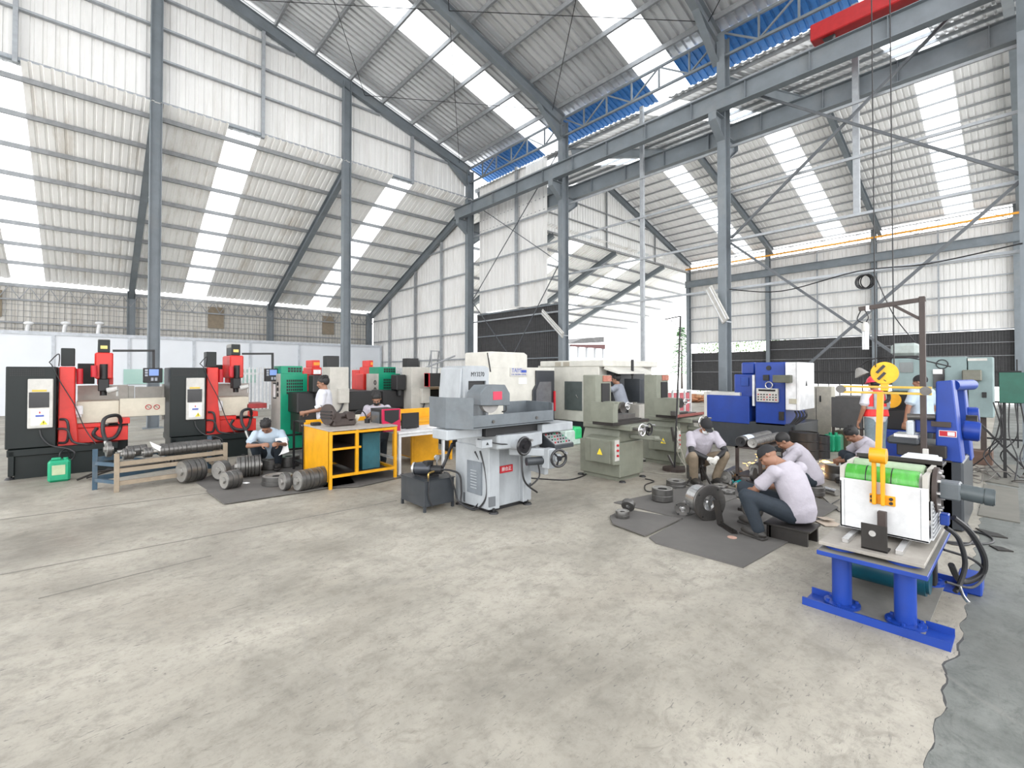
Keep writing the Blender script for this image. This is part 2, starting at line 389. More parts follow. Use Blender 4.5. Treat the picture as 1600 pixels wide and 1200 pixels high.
# ---- hanging gable wall of the main bay
g = MB(); g.sheet((-14, 18.18, 9.98), (27.35, 0, 0), (0, 0, 1), 0, .25, .03, (0, 1, 0), hi=lambda s_: max(.05, (A_Z(s_ - 14) if s_ - 14 > A_RX else A_Z(2 * A_RX - (s_ - 14))) - .42 - 9.98))
struct('wall_gable', g, M_SHEETW)
GG = 'girts on the hanging gable wall'
for z in (10.09, 11.46, 12.46, 13.42):
    xm = min(13.3, 13.5 - (z + .6 - 11.75) / A_SL) if z > 11 else 13.3
    piece('wall_girt', MB().obox((-8, 18.09, z), (xm, 18.09, z), .12, .06 if z > 10.2 else .10), M_STEELL, 'slim grey girt running across the white hanging gable wall', 'girt', GG)
for x, nm in ((-1.55, 'white channel post on the gable wall at the top left corner'), (4.45, 'white channel post on the gable wall between the two tall left columns'), (10.4, 'white channel post on the gable wall right of the second tall column')):
    solo('channel_post', MB().obox((x, 18.02, 9.95), (x, 18.02, A_Z(x) - .6), .10, .14, (0, 1, 0)), M_STEELL, nm, 'post')
# tall columns of the gable and of the row dividing the bays
def column(x, y, z1, lab, w=.22, d=.34, brk=False, z0=0):
    t = thing('steel_column', lab, 'column', (x, y, 0))
    part('shaft', MB().ibeam((x, y, z0), (x, y, z1), w, d, (1, 0, 0) if not brk else (1, 0, 0), .018, .016), M_STEEL, t)
    mb = MB(); mb.box(x - .25, x + .25, y - .2, y + .2, 0, .025, 0); part('base_plate', mb, M_STEEL, t)
    if brk:
        mb = MB()
        for sgn in (-1, 1):
            xa = x + sgn * .17; xb = x + sgn * .72; zt = 8.95 if sgn < 0 else 8.5
            mb.prism([(xa, zt), (xb, zt), (xb, zt - .22), (xa, zt - .62)], y - .012, y + .012, 'Y')
            mb.box(min(xa, xb), max(xa, xb), y - .11, y + .11, zt - .016, zt, 0)
            mb.obox((xa, y, zt - .63), (xb, y, zt - .23), .22, .014)
            mb.box(xb - .008, xb + .008, y - .11, y + .11, zt - .22, zt, 0)
        part('corbel', mb, M_STEEL, t)
    return t
column(1.45, 18.0, 14.4, 'tall grey column rising behind the left red and black machines', .26, .30)
column(7.45, 18.0, 13.2, 'tall grey column rising behind the standing man by the green cabinets', .26, .30)
CR = [(18.0, 'grey corner column where the hanging gable wall meets the crane beam'), (12.0, 'grey bay column behind the pale machining centres left of the bright opening'), (5.85, 'grey bay column standing behind the blue machine with the white cabinet'), (0.0, 'dark bay column at the right edge of the view')]
for y, lab in CR: column(X0, y, A_Z(13.5) - .35, lab, .22, .36, True)
# eave trusses on the row
for y0, y1, lab in ((12.0, 18.0, 'small eave truss with blue sheet behind it, farthest of the row'), (5.85, 12.0, 'eave truss with blue sheet behind it, middle of the row'), (0.0, 5.85, 'eave truss with blue sheet behind it, left of the red crane'), (-6, 0, 'eave truss over the red crane at the top right')):
    mb = MB(); a, b_ = 10.82, 11.52; n = 6; st = (y1 - y0) / n
    for z in (a, b_): mb.obox((X0, y0, z), (X0, y1, z), .07, .07)
    for i in range(1, n): mb.obox((X0, y0 + i * st, a), (X0, y0 + i * st, b_), .05, .05, (1, 0, 0))
    for i in range(n):
        za, zb = (a, b_) if i % 2 else (b_, a); mb.obox((X0, y0 + i * st, za), (X0, y0 + (i + 1) * st, zb), .045, .045, (1, 0, 0))
    solo('eave_truss', mb, M_STEEL, lab, 'truss')
# row girts
GR = 'girts along the open column row'
for z in (10.05, 8.25, 6.92, 5.52, 4.12):
    y0 = YN
    piece('wall_girt', MB().obox((X0 + .24, y0, z), (X0 + .24, 18, z), .05, .065), M_STEELL, 'long pale girt running along the open row of columns', 'girt', GR)
for y, z0, lab in ((15.0, 4.6, 'slim white post on the panelled bay right of the corner column'), (8.72, 0, 'slim pale post in the open bay beside the bright doorway'), (2.78, 5.5, 'white channel post hanging in the bay left of the hoist ropes')):
    solo('channel_post', MB().obox((X0 + .3, y, z0), (X0 + .3, y, 10.7), .13, .10, (1, 0, 0)), M_STEELL, lab, 'post')
# white sheets closing the far bay, black cladding under them
w = MB(); w.sheet((X0 + .42, 13.25, 4.55), (0, 4.5, 0), (0, 0, 6.1), 0, .25, .03, (1, 0, 0)); struct('wall_divider', w, M_SHEETW)
w = MB(); w.sheet((X0 + .40, 12.1, 0.0), (0, 5.8, 0), (0, 0, 4.5), 0, .12, .02, (1, 0, 0)); struct('wall_divider', w, M_DARKNET)
for z in (2.3, 3.4, 4.45):
    piece('cladding_batten', MB().obox((X0 + .37, 12.1, z), (X0 + .37, 17.8, z), .04, .05), M_STEEL, 'thin dark batten across the black cladding beside the corner column', 'batten', 'battens on the near black cladding')
# crane runway beams
def runway(x, zt, h, lab):
    mb = MB(); mb.ibeam((x, YN - 1, zt - h / 2), (x, 18.45, zt - h / 2), .24, h, (0, 0, 1), .018, .012)
    y = -4
    while y < 18:
        for s_ in (-1, 1): mb.box(x + s_ * .06 - .05, x + s_ * .06 + .05, y, y + .012, zt - h + .02, zt - .02, 0)
        y += 1.5
    mb.box(x - .03, x + .03, YN, 18.3, zt, zt + .04, 0)
    solo('crane_runway_beam', mb, M_STEEL, lab, 'beam')
runway(12.95, 9.5, .52, 'long grey crane runway beam on the near side of the column row, carrying the red crane')
runway(14.05, 9.0, .52, 'long grey crane runway beam on the far side of the column row')
# braces of the row
def brace(a, b_, lab, r=.05):
    solo('diagonal_brace', MB().obox(a, b_, r * .85, r * .85, (1, 0, 0)), mat('dark brace grey', (.09, .10, .11), .5), lab, 'brace')
XR = X0 + .1; XR2 = X0 + .02
brace((XR, 17.9, 5.15), (XR, 12.1, 10.6), 'slim brace rising right beside the corner column, across the white panels', .035)
brace((XR2, 17.9, 9.9), (XR2, 12.1, 5.9), 'slim brace falling right across the white panels beside the corner column', .035)
brace((XR, 17.9, 5.1), (XR, 15.0, 2.2), 'slim brace falling right across the black cladding', .035)
brace((XR2, 12.1, 6.1), (XR2, 15.1, 2.2), 'slim brace falling left across the black cladding', .035)
brace((XR, 5.7, 5.55), (XR, .1, 10.1), 'brace rising right from the column behind the blue machine', .07)
brace((XR2, 5.7, 9.9), (XR2, .1, 5.6), 'brace falling right high in the bay with the hoist ropes', .07)
brace((XR, 5.7, 5.4), (XR, .6, .8), 'brace falling right from the column behind the blue machine', .07)
brace((XR2, .1, 5.45), (XR2, 4.6, 1.1), 'brace falling left from the right edge toward the blue machine', .07)

# ---- rear hall: roof, rafters, far wall, end wall
ribv = Vector((0, 1, -.43))
skc = [(-8.6, -7.6), (-2.45, -1.45), (3.4, 4.4), (9.45, 10.45), (15.6, 16.9), (21.6, 22.9), (28.0, 29.3)]
xb = [-14] + [v for s_ in skc for v in s_] + [40]
rc = MB()
for i in range(0, len(xb), 2): rc.sheet((xb[i], 17.95, C_Z(17.95)), (xb[i + 1] - xb[i], 0, 0), ribv * 10.35, 0, .22, .03, (0, 0, 1))
struct('ceiling', rc, M_SHEETC)
for a, b_ in skc: skylight(MB().sheet((a, 17.95, C_Z(17.95) + .01), (b_ - a, 0, 0), ribv * 10.5, 0, .22, .03, (0, 0, 1)))
y = 18.45
while y < 28.2:
    piece('roof_purlin', MB().obox((-14, y, C_Z(y) - .08), (40, y, C_Z(y) - .08), .07, .14), M_PURL, 'dark purlin under the weathered roof of the rear hall', 'purlin', 'purlins of the rear hall roof'); y += 1.22
for x, lab in ((1.42, 'sloping rafter of the rear hall behind the leftmost tall column'), (7.4, 'sloping rafter of the rear hall beside the second tall column'), (13.35, 'sloping rafter of the rear hall on the white end wall'), (19.5, 'rear hall rafter seen through the gap beside the white panels'), (25.5, 'rear hall rafter seen through the bright opening'), (31.5, 'pale far rafter of the rear hall above the bright doorway')):
    mb = MB(); mb.ibeam((x, 18.1, C_Z(18.1) - .42), (x, YC, C_Z(YC) - .32), .2, .34)
    solo('roof_rafter', mb, M_STEEL, lab, 'rafter')
    if x < 19 or x > 13: pass
for x, lab in ((1.42, 'stubby grey column of the rear wall, leftmost'), (7.4, 'stubby grey column of the rear wall, middle one'), (13.2, 'grey corner column of the rear wall beside the white end wall')):
    column(x, YC, 5.5, lab, .26, .30)
column(-4.6, YC, 5.5, 'grey column of the rear wall beyond the left edge', .26, .3)
w = MB(); w.sheet((-14, YC + .2, 0), (27.5, 0, 0), (0, 0, 5.42), 0, .25, .03, (0, 1, 0)); struct('wall_back', w, M_SHEETF)
for z, rr in ((5.35, .14), (4.75, .07), (3.8, .07)):
    piece('wall_girt', MB().obox((-14, YC + .08, z), (13.4, YC + .08, z), .06, rr), M_PURL, 'dark girt on the dirty rear wall', 'girt', 'girts of the rear wall')
tb = MB()
for i in range(40):
    x = -10 + i * .6; tb.obox((x, YC, 4.78), (x + .3, YC, 5.3), .03, .03, (0, 1, 0)); tb.obox((x + .3, YC, 5.3), (x + .6, YC, 4.78), .03, .03, (0, 1, 0))
solo('wall_truss', tb, M_PURL, 'thin zigzag truss along the top of the dirty rear wall', 'truss')
gr = MB()
for i in range(130): gr.box(-10 + i * .18, -10 + i * .18 + .012, YC + .15, YC + .17, 3.0, 5.3, 0)
for z in (3.3, 3.55, 4.05, 4.3, 4.55, 5.05): gr.box(-10, 13.4, YC + .15, YC + .17, z, z + .015, 0)
struct('wall_back_mesh', gr, M_PURL)
for x0, x1 in ((-3.3, -2.7), (4.5, 5.2), (10.3, 11.0)):
    struct('wall_back_patch', MB().box(x0, x1, YC + .12, YC + .14, 4.0, 5.1, 0), mat('brown patch', (.22, .18, .13), .8, 0, .3))
w = MB(); w.sheet((13.55, 18.1, 0), (0, 10.2, 0), (0, 0, 1), 0, .25, .03, (1, 0, 0), hi=lambda s_: C_Z(18.1 + s_) - .3); struct('wall_end', w, M_SHEETW)
for z in (2.35, 3.62, 4.95, 6.5, 8.0):
    yy = min(28.1, 18 + (10.02 - .5 - z) / .43)
    piece('wall_girt', MB().obox((13.46, 18.1, z), (13.46, yy, z), .05, .07), M_STEELL, 'pale girt on the white end wall of the rear hall', 'girt', 'girts of the white end wall')
for y, lab, m_ in ((25.9, 'pale post on the white end wall, farthest', M_STEELL), (22.9, 'dark post on the white end wall', M_PURL), (20.3, 'pale post on the white end wall nearest the corner column', M_STEELL)):
    solo('channel_post', MB().obox((13.42, y, 0), (13.42, y, C_Z(y) - .6), .10, .12, (1, 0, 0)), m_, lab, 'post')
# white panel partition in front of the rear wall
pw = MB(); pw.box(-14, 13.45, 27.0, 27.06, 0.0, 3.3, 0); struct('wall_partition', pw, M_PANEL)
fr = MB(); fr.box(-14, 13.45, 26.94, 27.1, 3.24, 3.38, 0)
x = 13.4
while x > -10: fr.box(x - .05, x + .05, 26.95, 27.0, 0, 3.3, 0); x -= 2.42
struct('trim_1', fr, mat('panel frame', (.50, .53, .57), .5))

# ---- right hall: roof, rafters, hanging gable, far wall
dB1 = Vector((-1, 0, -.315)); dB2 = Vector((1, 0, -.315))
skb = [(13.3, 14.5), (7.7, 8.9), (1.95, 3.1)]
yb = [YN] + [v for s_ in sorted(skb) for v in s_] + [18.3]
rb = MB()
for i in range(0, len(yb), 2):
    rb.sheet((B_RX, yb[i], B_Z(B_RX)), (0, yb[i + 1] - yb[i], 0), dB2 * 11.05, 0, .22, .03, (0, 0, 1))
struct('ceiling', rb, M_SHEETB)
rb = MB()
for i in range(0, len(yb), 2):
    rb.sheet((B_RX, yb[i], B_Z(B_RX)), (0, yb[i + 1] - yb[i], 0), dB1 * 10.75, 0, .22, .03, (0, 0, 1))
struct('ceiling', rb, M_GALV)
for a, b_ in skb:
    skylight(MB().sheet((B_RX, a, B_Z(B_RX) + .01), (0, b_ - a, 0), dB2 * 11.1, 0, .22, .03, (0, 0, 1)))
    skylight(MB().sheet((B_RX, a, B_Z(B_RX) + .01), (0, b_ - a, 0), dB1 * 10.8, 0, .22, .03, (0, 0, 1)))
for k in range(14):
    x = 35.2 - k * .78
    piece('roof_purlin', MB().obox((x, YN, B_Z(x) - .06), (x, 18.2, B_Z(x) - .05), .05, .085), mat('mid grey purlin', (.34, .35, .36), .5), 'slim purlin under the pale roof of the right hall', 'purlin', 'purlins of the right hall roof')
for k in range(8):
    x = 14.0 + k * 1.3
    piece('roof_purlin', MB().obox((x, YN, B_Z(x) - .06), (x, 18.2, B_Z(x) - .06), .05, .11), M_STEELL, 'pale purlin under the near slope of the right hall roof', 'purlin', 'purlins of the right hall near slope')
BL = {18.0: 'sloping gable rafter of the right hall above its white hanging wall', 12.0: 'far rafter of the right hall behind the bay column', 6.0: 'sloping rafter of the right hall behind the hoist ropes', .3: 'sloping rafter of the right hall near the right edge'}
for y in BL:
    mb = MB(); mb.ibeam((B_RX, y, B_Z(B_RX) - .3), (XB, y, B_Z(XB) - .3), .2, .36)
    mb.ibeam((B_RX, y, B_Z(B_RX) - .3), (14.0, y, B_Z(14.0) - .3), .2, .36)
    solo('roof_rafter', mb, M_STEEL, BL[y], 'rafter')
w = MB(); w.sheet((14.2, 18.16, 9.62), (21.1, 0, 0), (0, 0, 1), 0, .25, .03, (0, 1, 0), hi=lambda s_: B_Z(14.2 + s_) - .4 - 9.62); struct('wall_gable', w, M_SHEETW)
for z in (9.65, 10.75, 11.85):
    hw = (13.9 - .45 - z) / .315
    piece('wall_girt', MB().obox((max(14.3, B_RX - hw), 18.07, z), (min(35.2, B_RX + hw), 18.07, z), .08, .06), M_PURL, 'slim girt on the hanging gable wall of the right hall', 'girt', 'girts of the right hall gable')
for x, lab in ((24.45, 'thin post at the peak of the right hall gable wall'), (30.2, 'thin dark post on the right hall gable wall near its low end')):
    solo('channel_post', MB().obox((x, 18.04, 9.6), (x, 18.04, B_Z(x) - .4), .08, .08, (0, 1, 0)), M_PURL, lab, 'post')
w = MB(); w.sheet((XB + .2, YN, 4.0), (0, 22.1, 0), (0, 0, 5.75), 0, .25, .03, (1, 0, 0)); struct('wall_right', w, M_SHEETW)
w = MB(); w.sheet((XB + .15, YN, .95), (0, 16.3, 0), (0, 0, 3.0), 0, .12, .02, (1, 0, 0)); struct('wall_right', w, M_DARKNET)
w = MB(); w.sheet((XB + .15, 12.35, .3), (0, 5.7, 0), (0, 0, 2.93), 0, .12, .02, (1, 0, 0)); struct('wall_right', w, M_DARKNET)
for z in (1.75, 2.6, 3.3):
    piece('cladding_batten', MB().obox((XB + .09, YN, z), (XB + .09, 12.2 if z > 3.2 else 18.0, z), .04, .035), M_PURL, 'thin batten across the black cladding of the far right wall', 'batten', 'battens on the black cladding')
for y, lab in ((18.2, 'grey corner column of the right hall beside the bright opening'), (12.3, 'grey column of the far right wall, left one'), (6.3, 'grey column of the far right wall behind the yellow hook'), (.4, 'grey column of the far right wall above the dark green box')):
    t = thing('steel_column', lab, 'column', (XB, y, 0)); part('shaft', MB().ibeam((XB, y, 0), (XB, y, 10.4), .24, .34, (1, 0, 0)), M_STEEL, t)
for z in (4.0, 4.95, 5.9, 6.85, 7.8, 9.6):
    piece('wall_girt', MB().obox((XB + .1, YN, z), (XB + .1, 18.2, z), .05, .07), M_STEELL, 'slim girt on the pale far wall of the right hall', 'girt', 'girts of the far right wall')
for y, lab in ((15.2, 'thin white post on the far right wall left of the others'), (9.3, 'thin white post on the far right wall above the blue machine'), (3.4, 'thin white post on the far right wall right of the hoist ropes')):
    solo('channel_post', MB().obox((XB - .02, y, 4.0), (XB - .02, y, 9.7), .08, .08, (1, 0, 0)), M_STEELL, lab, 'post')
solo('wall_crane_beam', MB().ibeam((XB - .35, YN, 8.65), (XB - .35, 18.3, 8.65), .2, .5), M_STEEL, 'grey crane beam along the far right wall below the orange pipe', 'beam')
solo('conduit_pipe', MB().tube([(XB - .5, YN, 9.82), (XB - .5, 18.6, 9.82)], .06, 10), mat('orange pipe', (.85, .38, .05), .4), 'orange pipe running along the top of the far right wall', 'pipe')
tb = MB(); n = 24; st = 22.2 / n
tb.obox((XB, YN, 10.3), (XB, 18.2, 10.3), .05, .05); tb.obox((XB, YN, 9.7), (XB, 18.2, 9.7), .05, .05)
for i in range(n):
    a, b_ = (9.7, 10.3) if i % 2 else (10.3, 9.7); tb.obox((XB, YN + i * st, a), (XB, YN + (i + 1) * st, b_), .035, .035, (1, 0, 0)); tb.obox((XB, YN + i * st, 9.7), (XB, YN + i * st, 10.3), .03, .03, (1, 0, 0))
solo('eave_truss', tb, M_PURL, 'thin zigzag truss above the orange pipe on the far right wall', 'truss')
# ================================================================== helpers for things measured from the photo
def Fr(Y, x0, y0, x1, y1):
    """rectangle on a plane facing the camera's left-front (Y = const): returns X0, X1, Z0, Z1"""
    ym = (y0 + y1) / 2; xm = (x0 + x1) / 2
    return onY(x0, ym, Y).x, onY(x1, ym, Y).x, onY(xm, y1, Y).z, onY(xm, y0, Y).z
def Lr(X, x0, y0, x1, y1):
    ym = (y0 + y1) / 2; xm = (x0 + x1) / 2
    return onX(x1, ym, X).y, onX(x0, ym, X).y, onX(xm, y1, X).z, onX(xm, y0, X).z
def fbx(mb, Y, x0, y0, x1, y1, dep, bev=.006):
    a, b, c, d = Fr(Y, x0, y0, x1, y1); mb.box(a, b, Y, Y + dep, c, d, bev); return mb
def lbx(mb, X, x0, y0, x1, y1, dep, bev=.006):
    a, b, c, d = Lr(X, x0, y0, x1, y1); mb.box(X, X + dep, a, b, c, d, bev); return mb
def louvre(Y, X0, X1, Z0, Z1, nx, nz, face='Y', gapf=.6):
    mb = MB()
    for i in range(nx):
        for k in range(nz):
            a = X0 + (X1 - X0) * (i + .5 - gapf / 2) / nx; b = X0 + (X1 - X0) * (i + .5 + gapf / 2) / nx
            c = Z0 + (Z1 - Z0) * (k + .5 - gapf / 2) / nz; d = Z0 + (Z1 - Z0) * (k + .5 + gapf / 2) / nz
            if face == 'Y': mb.box(a, b, Y - .004, Y + .01, c, d, 0)
            else: mb.box(Y - .004, Y + .01, a, b, c, d, 0)
    return mb
M_EDMB = mat('black green machine paint', (.007, .011, .011), .4, 0, .12, (.035, .035, .03), 2, spec=.35)
M_RED = mat('red machine paint', (.58, .025, .018), .38, 0, .12, (.25, .03, .02), 3)
M_BEIGE = mat('cream machine paint', (.52, .48, .39), .5, 0, .25, (.45, .38, .28), 3)
M_BEIGE2 = mat('pale grey beige paint', (.44, .425, .385), .5, 0, .15, (.45, .42, .36), 3)
M_GREEN = mat('green cabinet paint', (.0, .24, .13), .4, 0, .08, (.0, .2, .12), 2)
M_SCREEN = mat('dark screen', (.02, .02, .022), .15)
M_LCD = emit('lit blue display', (.14, .22, .45), .22)
M_YEL = mat('yellow paint', (.70, .33, .005), .4, 0, .15, (.45, .25, .04), 4)
M_STICK = mat('warning yellow', (.95, .72, .05), .5)
M_REDS = mat('sticker red', (.45, .012, .022), .5)
M_BLUEP = mat('blue machine paint', (.006, .040, .27), .4, 0, .15, (.02, .05, .2), 3)
M_BLUES = mat('sign blue', (.03, .07, .38), .4)
M_PLAS = mat('green plastic', (.01, .30, .15), .35)
M_TEALP = mat('dusty blue rack paint', (.035, .075, .115), .6, 0, .4, (.2, .17, .13), 6)
M_TANP = mat('grimy cream rack paint', (.27, .22, .16), .65, 0, .55, (.14, .10, .07), 6)
M_PAPER = mat('white paper', (.88, .88, .88), .7)
M_WOOD = mat('worn board', (.42, .30, .18), .65, 0, .3)
M_MATR = mat('grey rubber mat', (.105, .10, .094), .85, 0, .5, (.15, .143, .13), 1.2, bump=.15)
M_GRNG = mat('grey green machine paint', (.185, .195, .155), .5, 0, .45, (.09, .085, .07), 3)
M_PANELG = mat('control plate', (.50, .49, .46), .4)
M_BROWN = mat('brown painted steel', (.045, .032, .028), .55, 0, .3)

# ================================================================== red and black spark machines
def edm(off, label, full=True):
    yc = 10.75
    t = thing('spark_erosion_machine', label, 'machine', (-.99, yc, 0))
    mb = MB(); fbx(mb, yc, 8, 573, 88, 700, .9, .01)
    part('generator_cabinet', mb, M_EDMB, t)
    a, b, c, d = Fr(yc, 14, 576, 70, 588)
    cab = louvre(yc, a, b, c, d, 16, 4); part('vent', cab, M_BLACK, t)
    a, b, c, d = Fr(yc - .05, 43, 592, 83, 669)
    pn = part('control_panel', MB().box(a, b, yc - .07, yc, c, d, .01), M_PANELG, t)
    a, b, c, d = Fr(yc - .075, 45, 613, 77, 637); part('screen', MB().box(a, b, yc - .078, yc - .06, c, d, .003), M_SCREEN, pn)
    a, b, c, d = Fr(yc - .075, 50, 609, 73, 612); part('maker_strip', MB().box(a, b, yc - .075, yc - .06, c, d, 0), mat('dull yellow plate', (.6, .42, .06), .5), pn)
    a, b, c, d = Fr(yc - .075, 48, 639, 77, 665); part('cover_plate', MB().box(a, b, yc - .075, yc - .06, c, d, .002), M_WHITE, pn)
    a, b, c, d = Fr(yc - .08, 54, 642, 70, 651); mb = MB(); mb.box(a, b, yc - .08, yc - .06, c, d, 0); part('caution_label', mb, M_WHITE, pn)
    mb = MB(); mb.box(a + .05, b - .05, yc - .083, yc - .06, c + .05, d - .012, 0); part('caution_mark', mb, M_REDS, pn)
    mb = MB(); mb.box(a + .01, b - .01, yc - .083, yc - .06, c, c + .025, 0); part('caution_mark', mb, M_BLUES, pn)
    q = onY(68, 660, yc - .08); part('danger_triangle', MB().prism([(q.x - .045, q.z - .035), (q.x + .045, q.z - .035), (q.x, q.z + .04)], yc - .085, yc - .07), M_STICK, pn)
    mb = MB(); mb.box(q.x - .006, q.x + .006, yc - .09, yc - .08, q.z - .01, q.z + .018, 0); mb.box(q.x - .006, q.x + .006, yc - .09, yc - .08, q.z - .027, q.z - .018, 0); part('danger_mark', mb, M_BLACK, pn)
    # base
    mb = MB(); fbx(mb, yc + .02, 10, 697, 185, 708, 1.2, .01); fbx(mb, yc + .08, 22, 706, 180, 742, 1.0, .01); fbx(mb, yc + .02, 12, 706, 22, 745, 1.0)
    part('machine_bed', mb, M_EDMB, t)
    mb = MB()
    for px in (16, 170): p = onY(px, 745, yc + .1); mb.cyl((p.x, yc + .12, 0), (p.x, yc + .12, .03), .07, .05); mb.cyl((p.x, yc + .12, .03), (p.x, yc + .12, .1), .02)
    mb.cyl((-.4, 11.8, 0), (-.4, 11.8, .1), .05); part('levelling_foot', mb, M_BLACK, t)
    # red column, head
    a, b, c, d = Fr(yc + .1, 92, 573, 117, 660); a2, b2, c2, d2 = Fr(yc + .1, 90, 660, 123, 697)
    mb = MB(); mb.prism([(a2, c2), (b2, c2), (b2 - .02, d2 - .05), (b, d2 + .25), (b, d), (a, d)], yc + .1, yc + .85, 'Y', .012); part('column', mb, M_RED, t)
    part('gearbox', fbx(MB(), yc + .25, 95, 544, 117, 572, .3, .008), M_EDMB, t)
    part('rear_housing', fbx(MB(), yc + 1.1, 121, 568, 148, 600, .4, .008), M_EDMB, t)
    yh = yc + .35
    mb = MB(); fbx(mb, yh, 148, 551, 177, 592, .75, .02); fbx(mb, yh + .3, 152, 590, 177, 601, .4); part('head', mb, M_RED, t)
    hb = part('head_motor', fbx(MB(), yh + .08, 153, 531, 172, 551, .5, .01), M_EDMB, t)
    part('head_cap', fbx(MB(), yh + .1, 153, 530, 172, 537, .45, .006), mat('grey cap', (.25, .25, .24), .5), hb)
    part('name_plate', fbx(MB(), yh + .07, 157, 540, 168, 545, .02, 0), mat('brass plate', (.62, .48, .16), .4, .5), hb)
    q = onY(162, 580, yh); mb = MB(); zt = onY(162, 569, yh).z; zb = onY(162, 592, yh).z; mb.cyl((q.x, yh - .02, zb), (q.x, yh - .02, zt), .055)
    part('quill', mb, M_BLACK, t)
    zb2 = onY(162, 618, yh).z; mb = MB(); mb.box(q.x - .075, q.x + .075, yh - .05, yh + .2, zb2 + .08, zb, .01); mb.cyl((q.x, yh + .05, zb2), (q.x, yh + .05, zb2 + .1), .05); part('electrode_holder', mb, M_BLACK, t)
    q = onY(175, 612, yh - .1); mb = MB(); mb.cyl((q.x - .06, yh - .1, q.z + .02), (q.x + .08, yh - .15, q.z + .06), .05, .04); mb.cyl((q.x + .07, yh - .1, q.z - .08), (q.x + .07, yh - .1, q.z + .05), .018); part('work_lamp', mb, mat('lamp grey', (.5, .5, .48), .5), t)
    mb = MB()
    for px, y0, y1 in ((124.5, 576, 600), (147, 571, 589)):
        p = onY(px, y0, yc + .2); p2 = onY(px, y1, yc + .2); mb.cyl(p2, (p.x, p.y, p.z), .045, n=18)
    part('fire_bottle', mb, M_REDS, t)
    # tank
    mb = MB(); fbx(mb, yc + .3, 119, 627, 187, 662, .9, .012); part('work_tank', mb, M_BEIGE, t)
    mb = MB(); fbx(mb, yc + .95, 121, 602, 200, 627, .03, .004); part('splash_back', mb, M_BEIGE2, t)
    mb = MB(); fbx(mb, yc + .3, 118, 660, 160, 668, .8); fbx(mb, yc + .2, 118, 668, 200, 690, .7); fbx(mb, yc + .15, 185, 653, 203, 662, .3); fbx(mb, yc + .4, 120, 688, 160, 697, .7); part('saddle', mb, M_RED, t)
    mb = MB(); fbx(mb, yc + .5, 170, 662, 200, 706, .5, .01); part('pedestal', mb, M_EDMB, t)
    p = onY(123, 643, yc + .25); mb = MB(); mb.box(p.x - .055, p.x + .055, p.y - .04, p.y + .05, p.z - .06, p.z + .10, .015); mb.cyl((p.x, p.y, p.z - .1), (p.x, p.y, p.z - .06), .04); part('float_switch', mb, M_WHITE, t)
    # cables
    def tp(*ps): return [onY(x, y, Y) for x, y, Y in ps]
    mb = MB(); mb.tube(tp((77, 566, yc + .1), (83, 574, yc - .02), (95, 598, yc), (116, 632, yc), (133, 670, yc), (150, 694, yc - .05)), .008)
    mb.tube(tp((77, 566, yc + .1), (92, 553, yc + .1), (92, 572, yc + .2)), .008)
    mb.tube(tp((62, 672, yc - .03), (66, 684, yc - .05), (80, 696, yc - .1), (106, 701, yc - .2), (117, 708, yc - .25), (112, 718, yc - .2), (96, 718, yc - .2), (94, 708, yc - .2), (104, 702, yc - .1), (111, 716, yc)), .011)
    part('cable', mb, M_RUBBER, t)
    mb = MB(); mb.tube(tp((172, 715, yc - .5), (168, 695, yc - .4), (161, 675, yc - .2), (163, 655, yc - .1), (178, 649, yc), (187, 652, yc + .1), (188, 668, yc + .2), (178, 684, yc + .1), (156, 686, yc + .1), (146, 678, yc + .2), (152, 668, yc + .2)), .03)
    mb.tube(tp((94, 655, yc + .05), (104, 657, yc), (107, 672, yc), (104, 690, yc + .05), (92, 692, yc + .1)), .02); mb.tube(tp((90, 670, yc + .05), (105, 672, yc), (114, 690, yc), (135, 694, yc), (150, 694, yc + .1)), .018)
    part('drain_hose', mb, M_RUBBER, t)
    part('hose_nozzle', MB().tube(tp((164, 690, yc - .38), (172, 716, yc - .52)), .022, 8, False), mat('dull aluminium', (.4, .4, .38), .4, .7), t)
    # pendant
    mb = MB(); mb.obox(onY(176, 548, yh + .1), onY(242, 548, yh + .1), .04, .04); mb.obox(onY(240, 548, yh + .1), onY(240, 576, yh + .1), .04, .04, (0, 1, 0)); part('pendant_arm', mb, M_BLACK, t)
    pd = part('pendant', fbx(MB(), yh + .05, 224, 575, 254, 598, .12, .008), M_BLACK, t)
    part('display', fbx(MB(), yh + .04, 233, 577, 248, 587, .02, 0), M_LCD, pd)
    mb = MB()
    for k in range(3): fbx(mb, yh + .04, 226.5, 577 + k * 4, 231, 580 + k * 4, .02, 0)
    for k in range(2): fbx(mb, yh + .04, 236 + 6 * k, 590, 240 + 6 * k, 595, .02, 0)
    part('key_pad', mb, mat('grey keys', (.3, .32, .36), .5), pd)
    return t
e1 = edm(0, 'red and black spark machine at the far left, beside the green jug')
# what the far left one has and its neighbour does not
yq = 10.75
mb = MB(); fbx(mb, yq + .25, 187, 622, 258, 650, .05, .004); p1_ = part('guard_panel', mb, M_BEIGE, e1)
for px in (232, 245):
    q = onY(px, 636, yq + .24); part('prohibition_ring', MB().torus((q.x, yq + .245, q.z), (0, 1, 0), .042, .006, 20, 6), M_REDS, p1_)
    part('prohibition_symbol', MB().obox((q.x - .03, yq + .243, q.z + .03), (q.x + .03, yq + .243, q.z - .03), .005, .012, (0, 1, 0)), M_BLACK, p1_)
mb = MB(); fbx(mb, yq + 1.0, 200, 603, 210, 627, .03); fbx(mb, yq + 1.0, 211, 604, 262, 628, .03); fbx(mb, yq + .9, 253, 600, 262, 655, .05); part('tank_wall', mb, M_BEIGE2, e1)
e2 = dup(e1, (-.99 + 2.09, 10.75, 0), None, 'red and black spark machine beside the squatting man in the pale blue shirt')
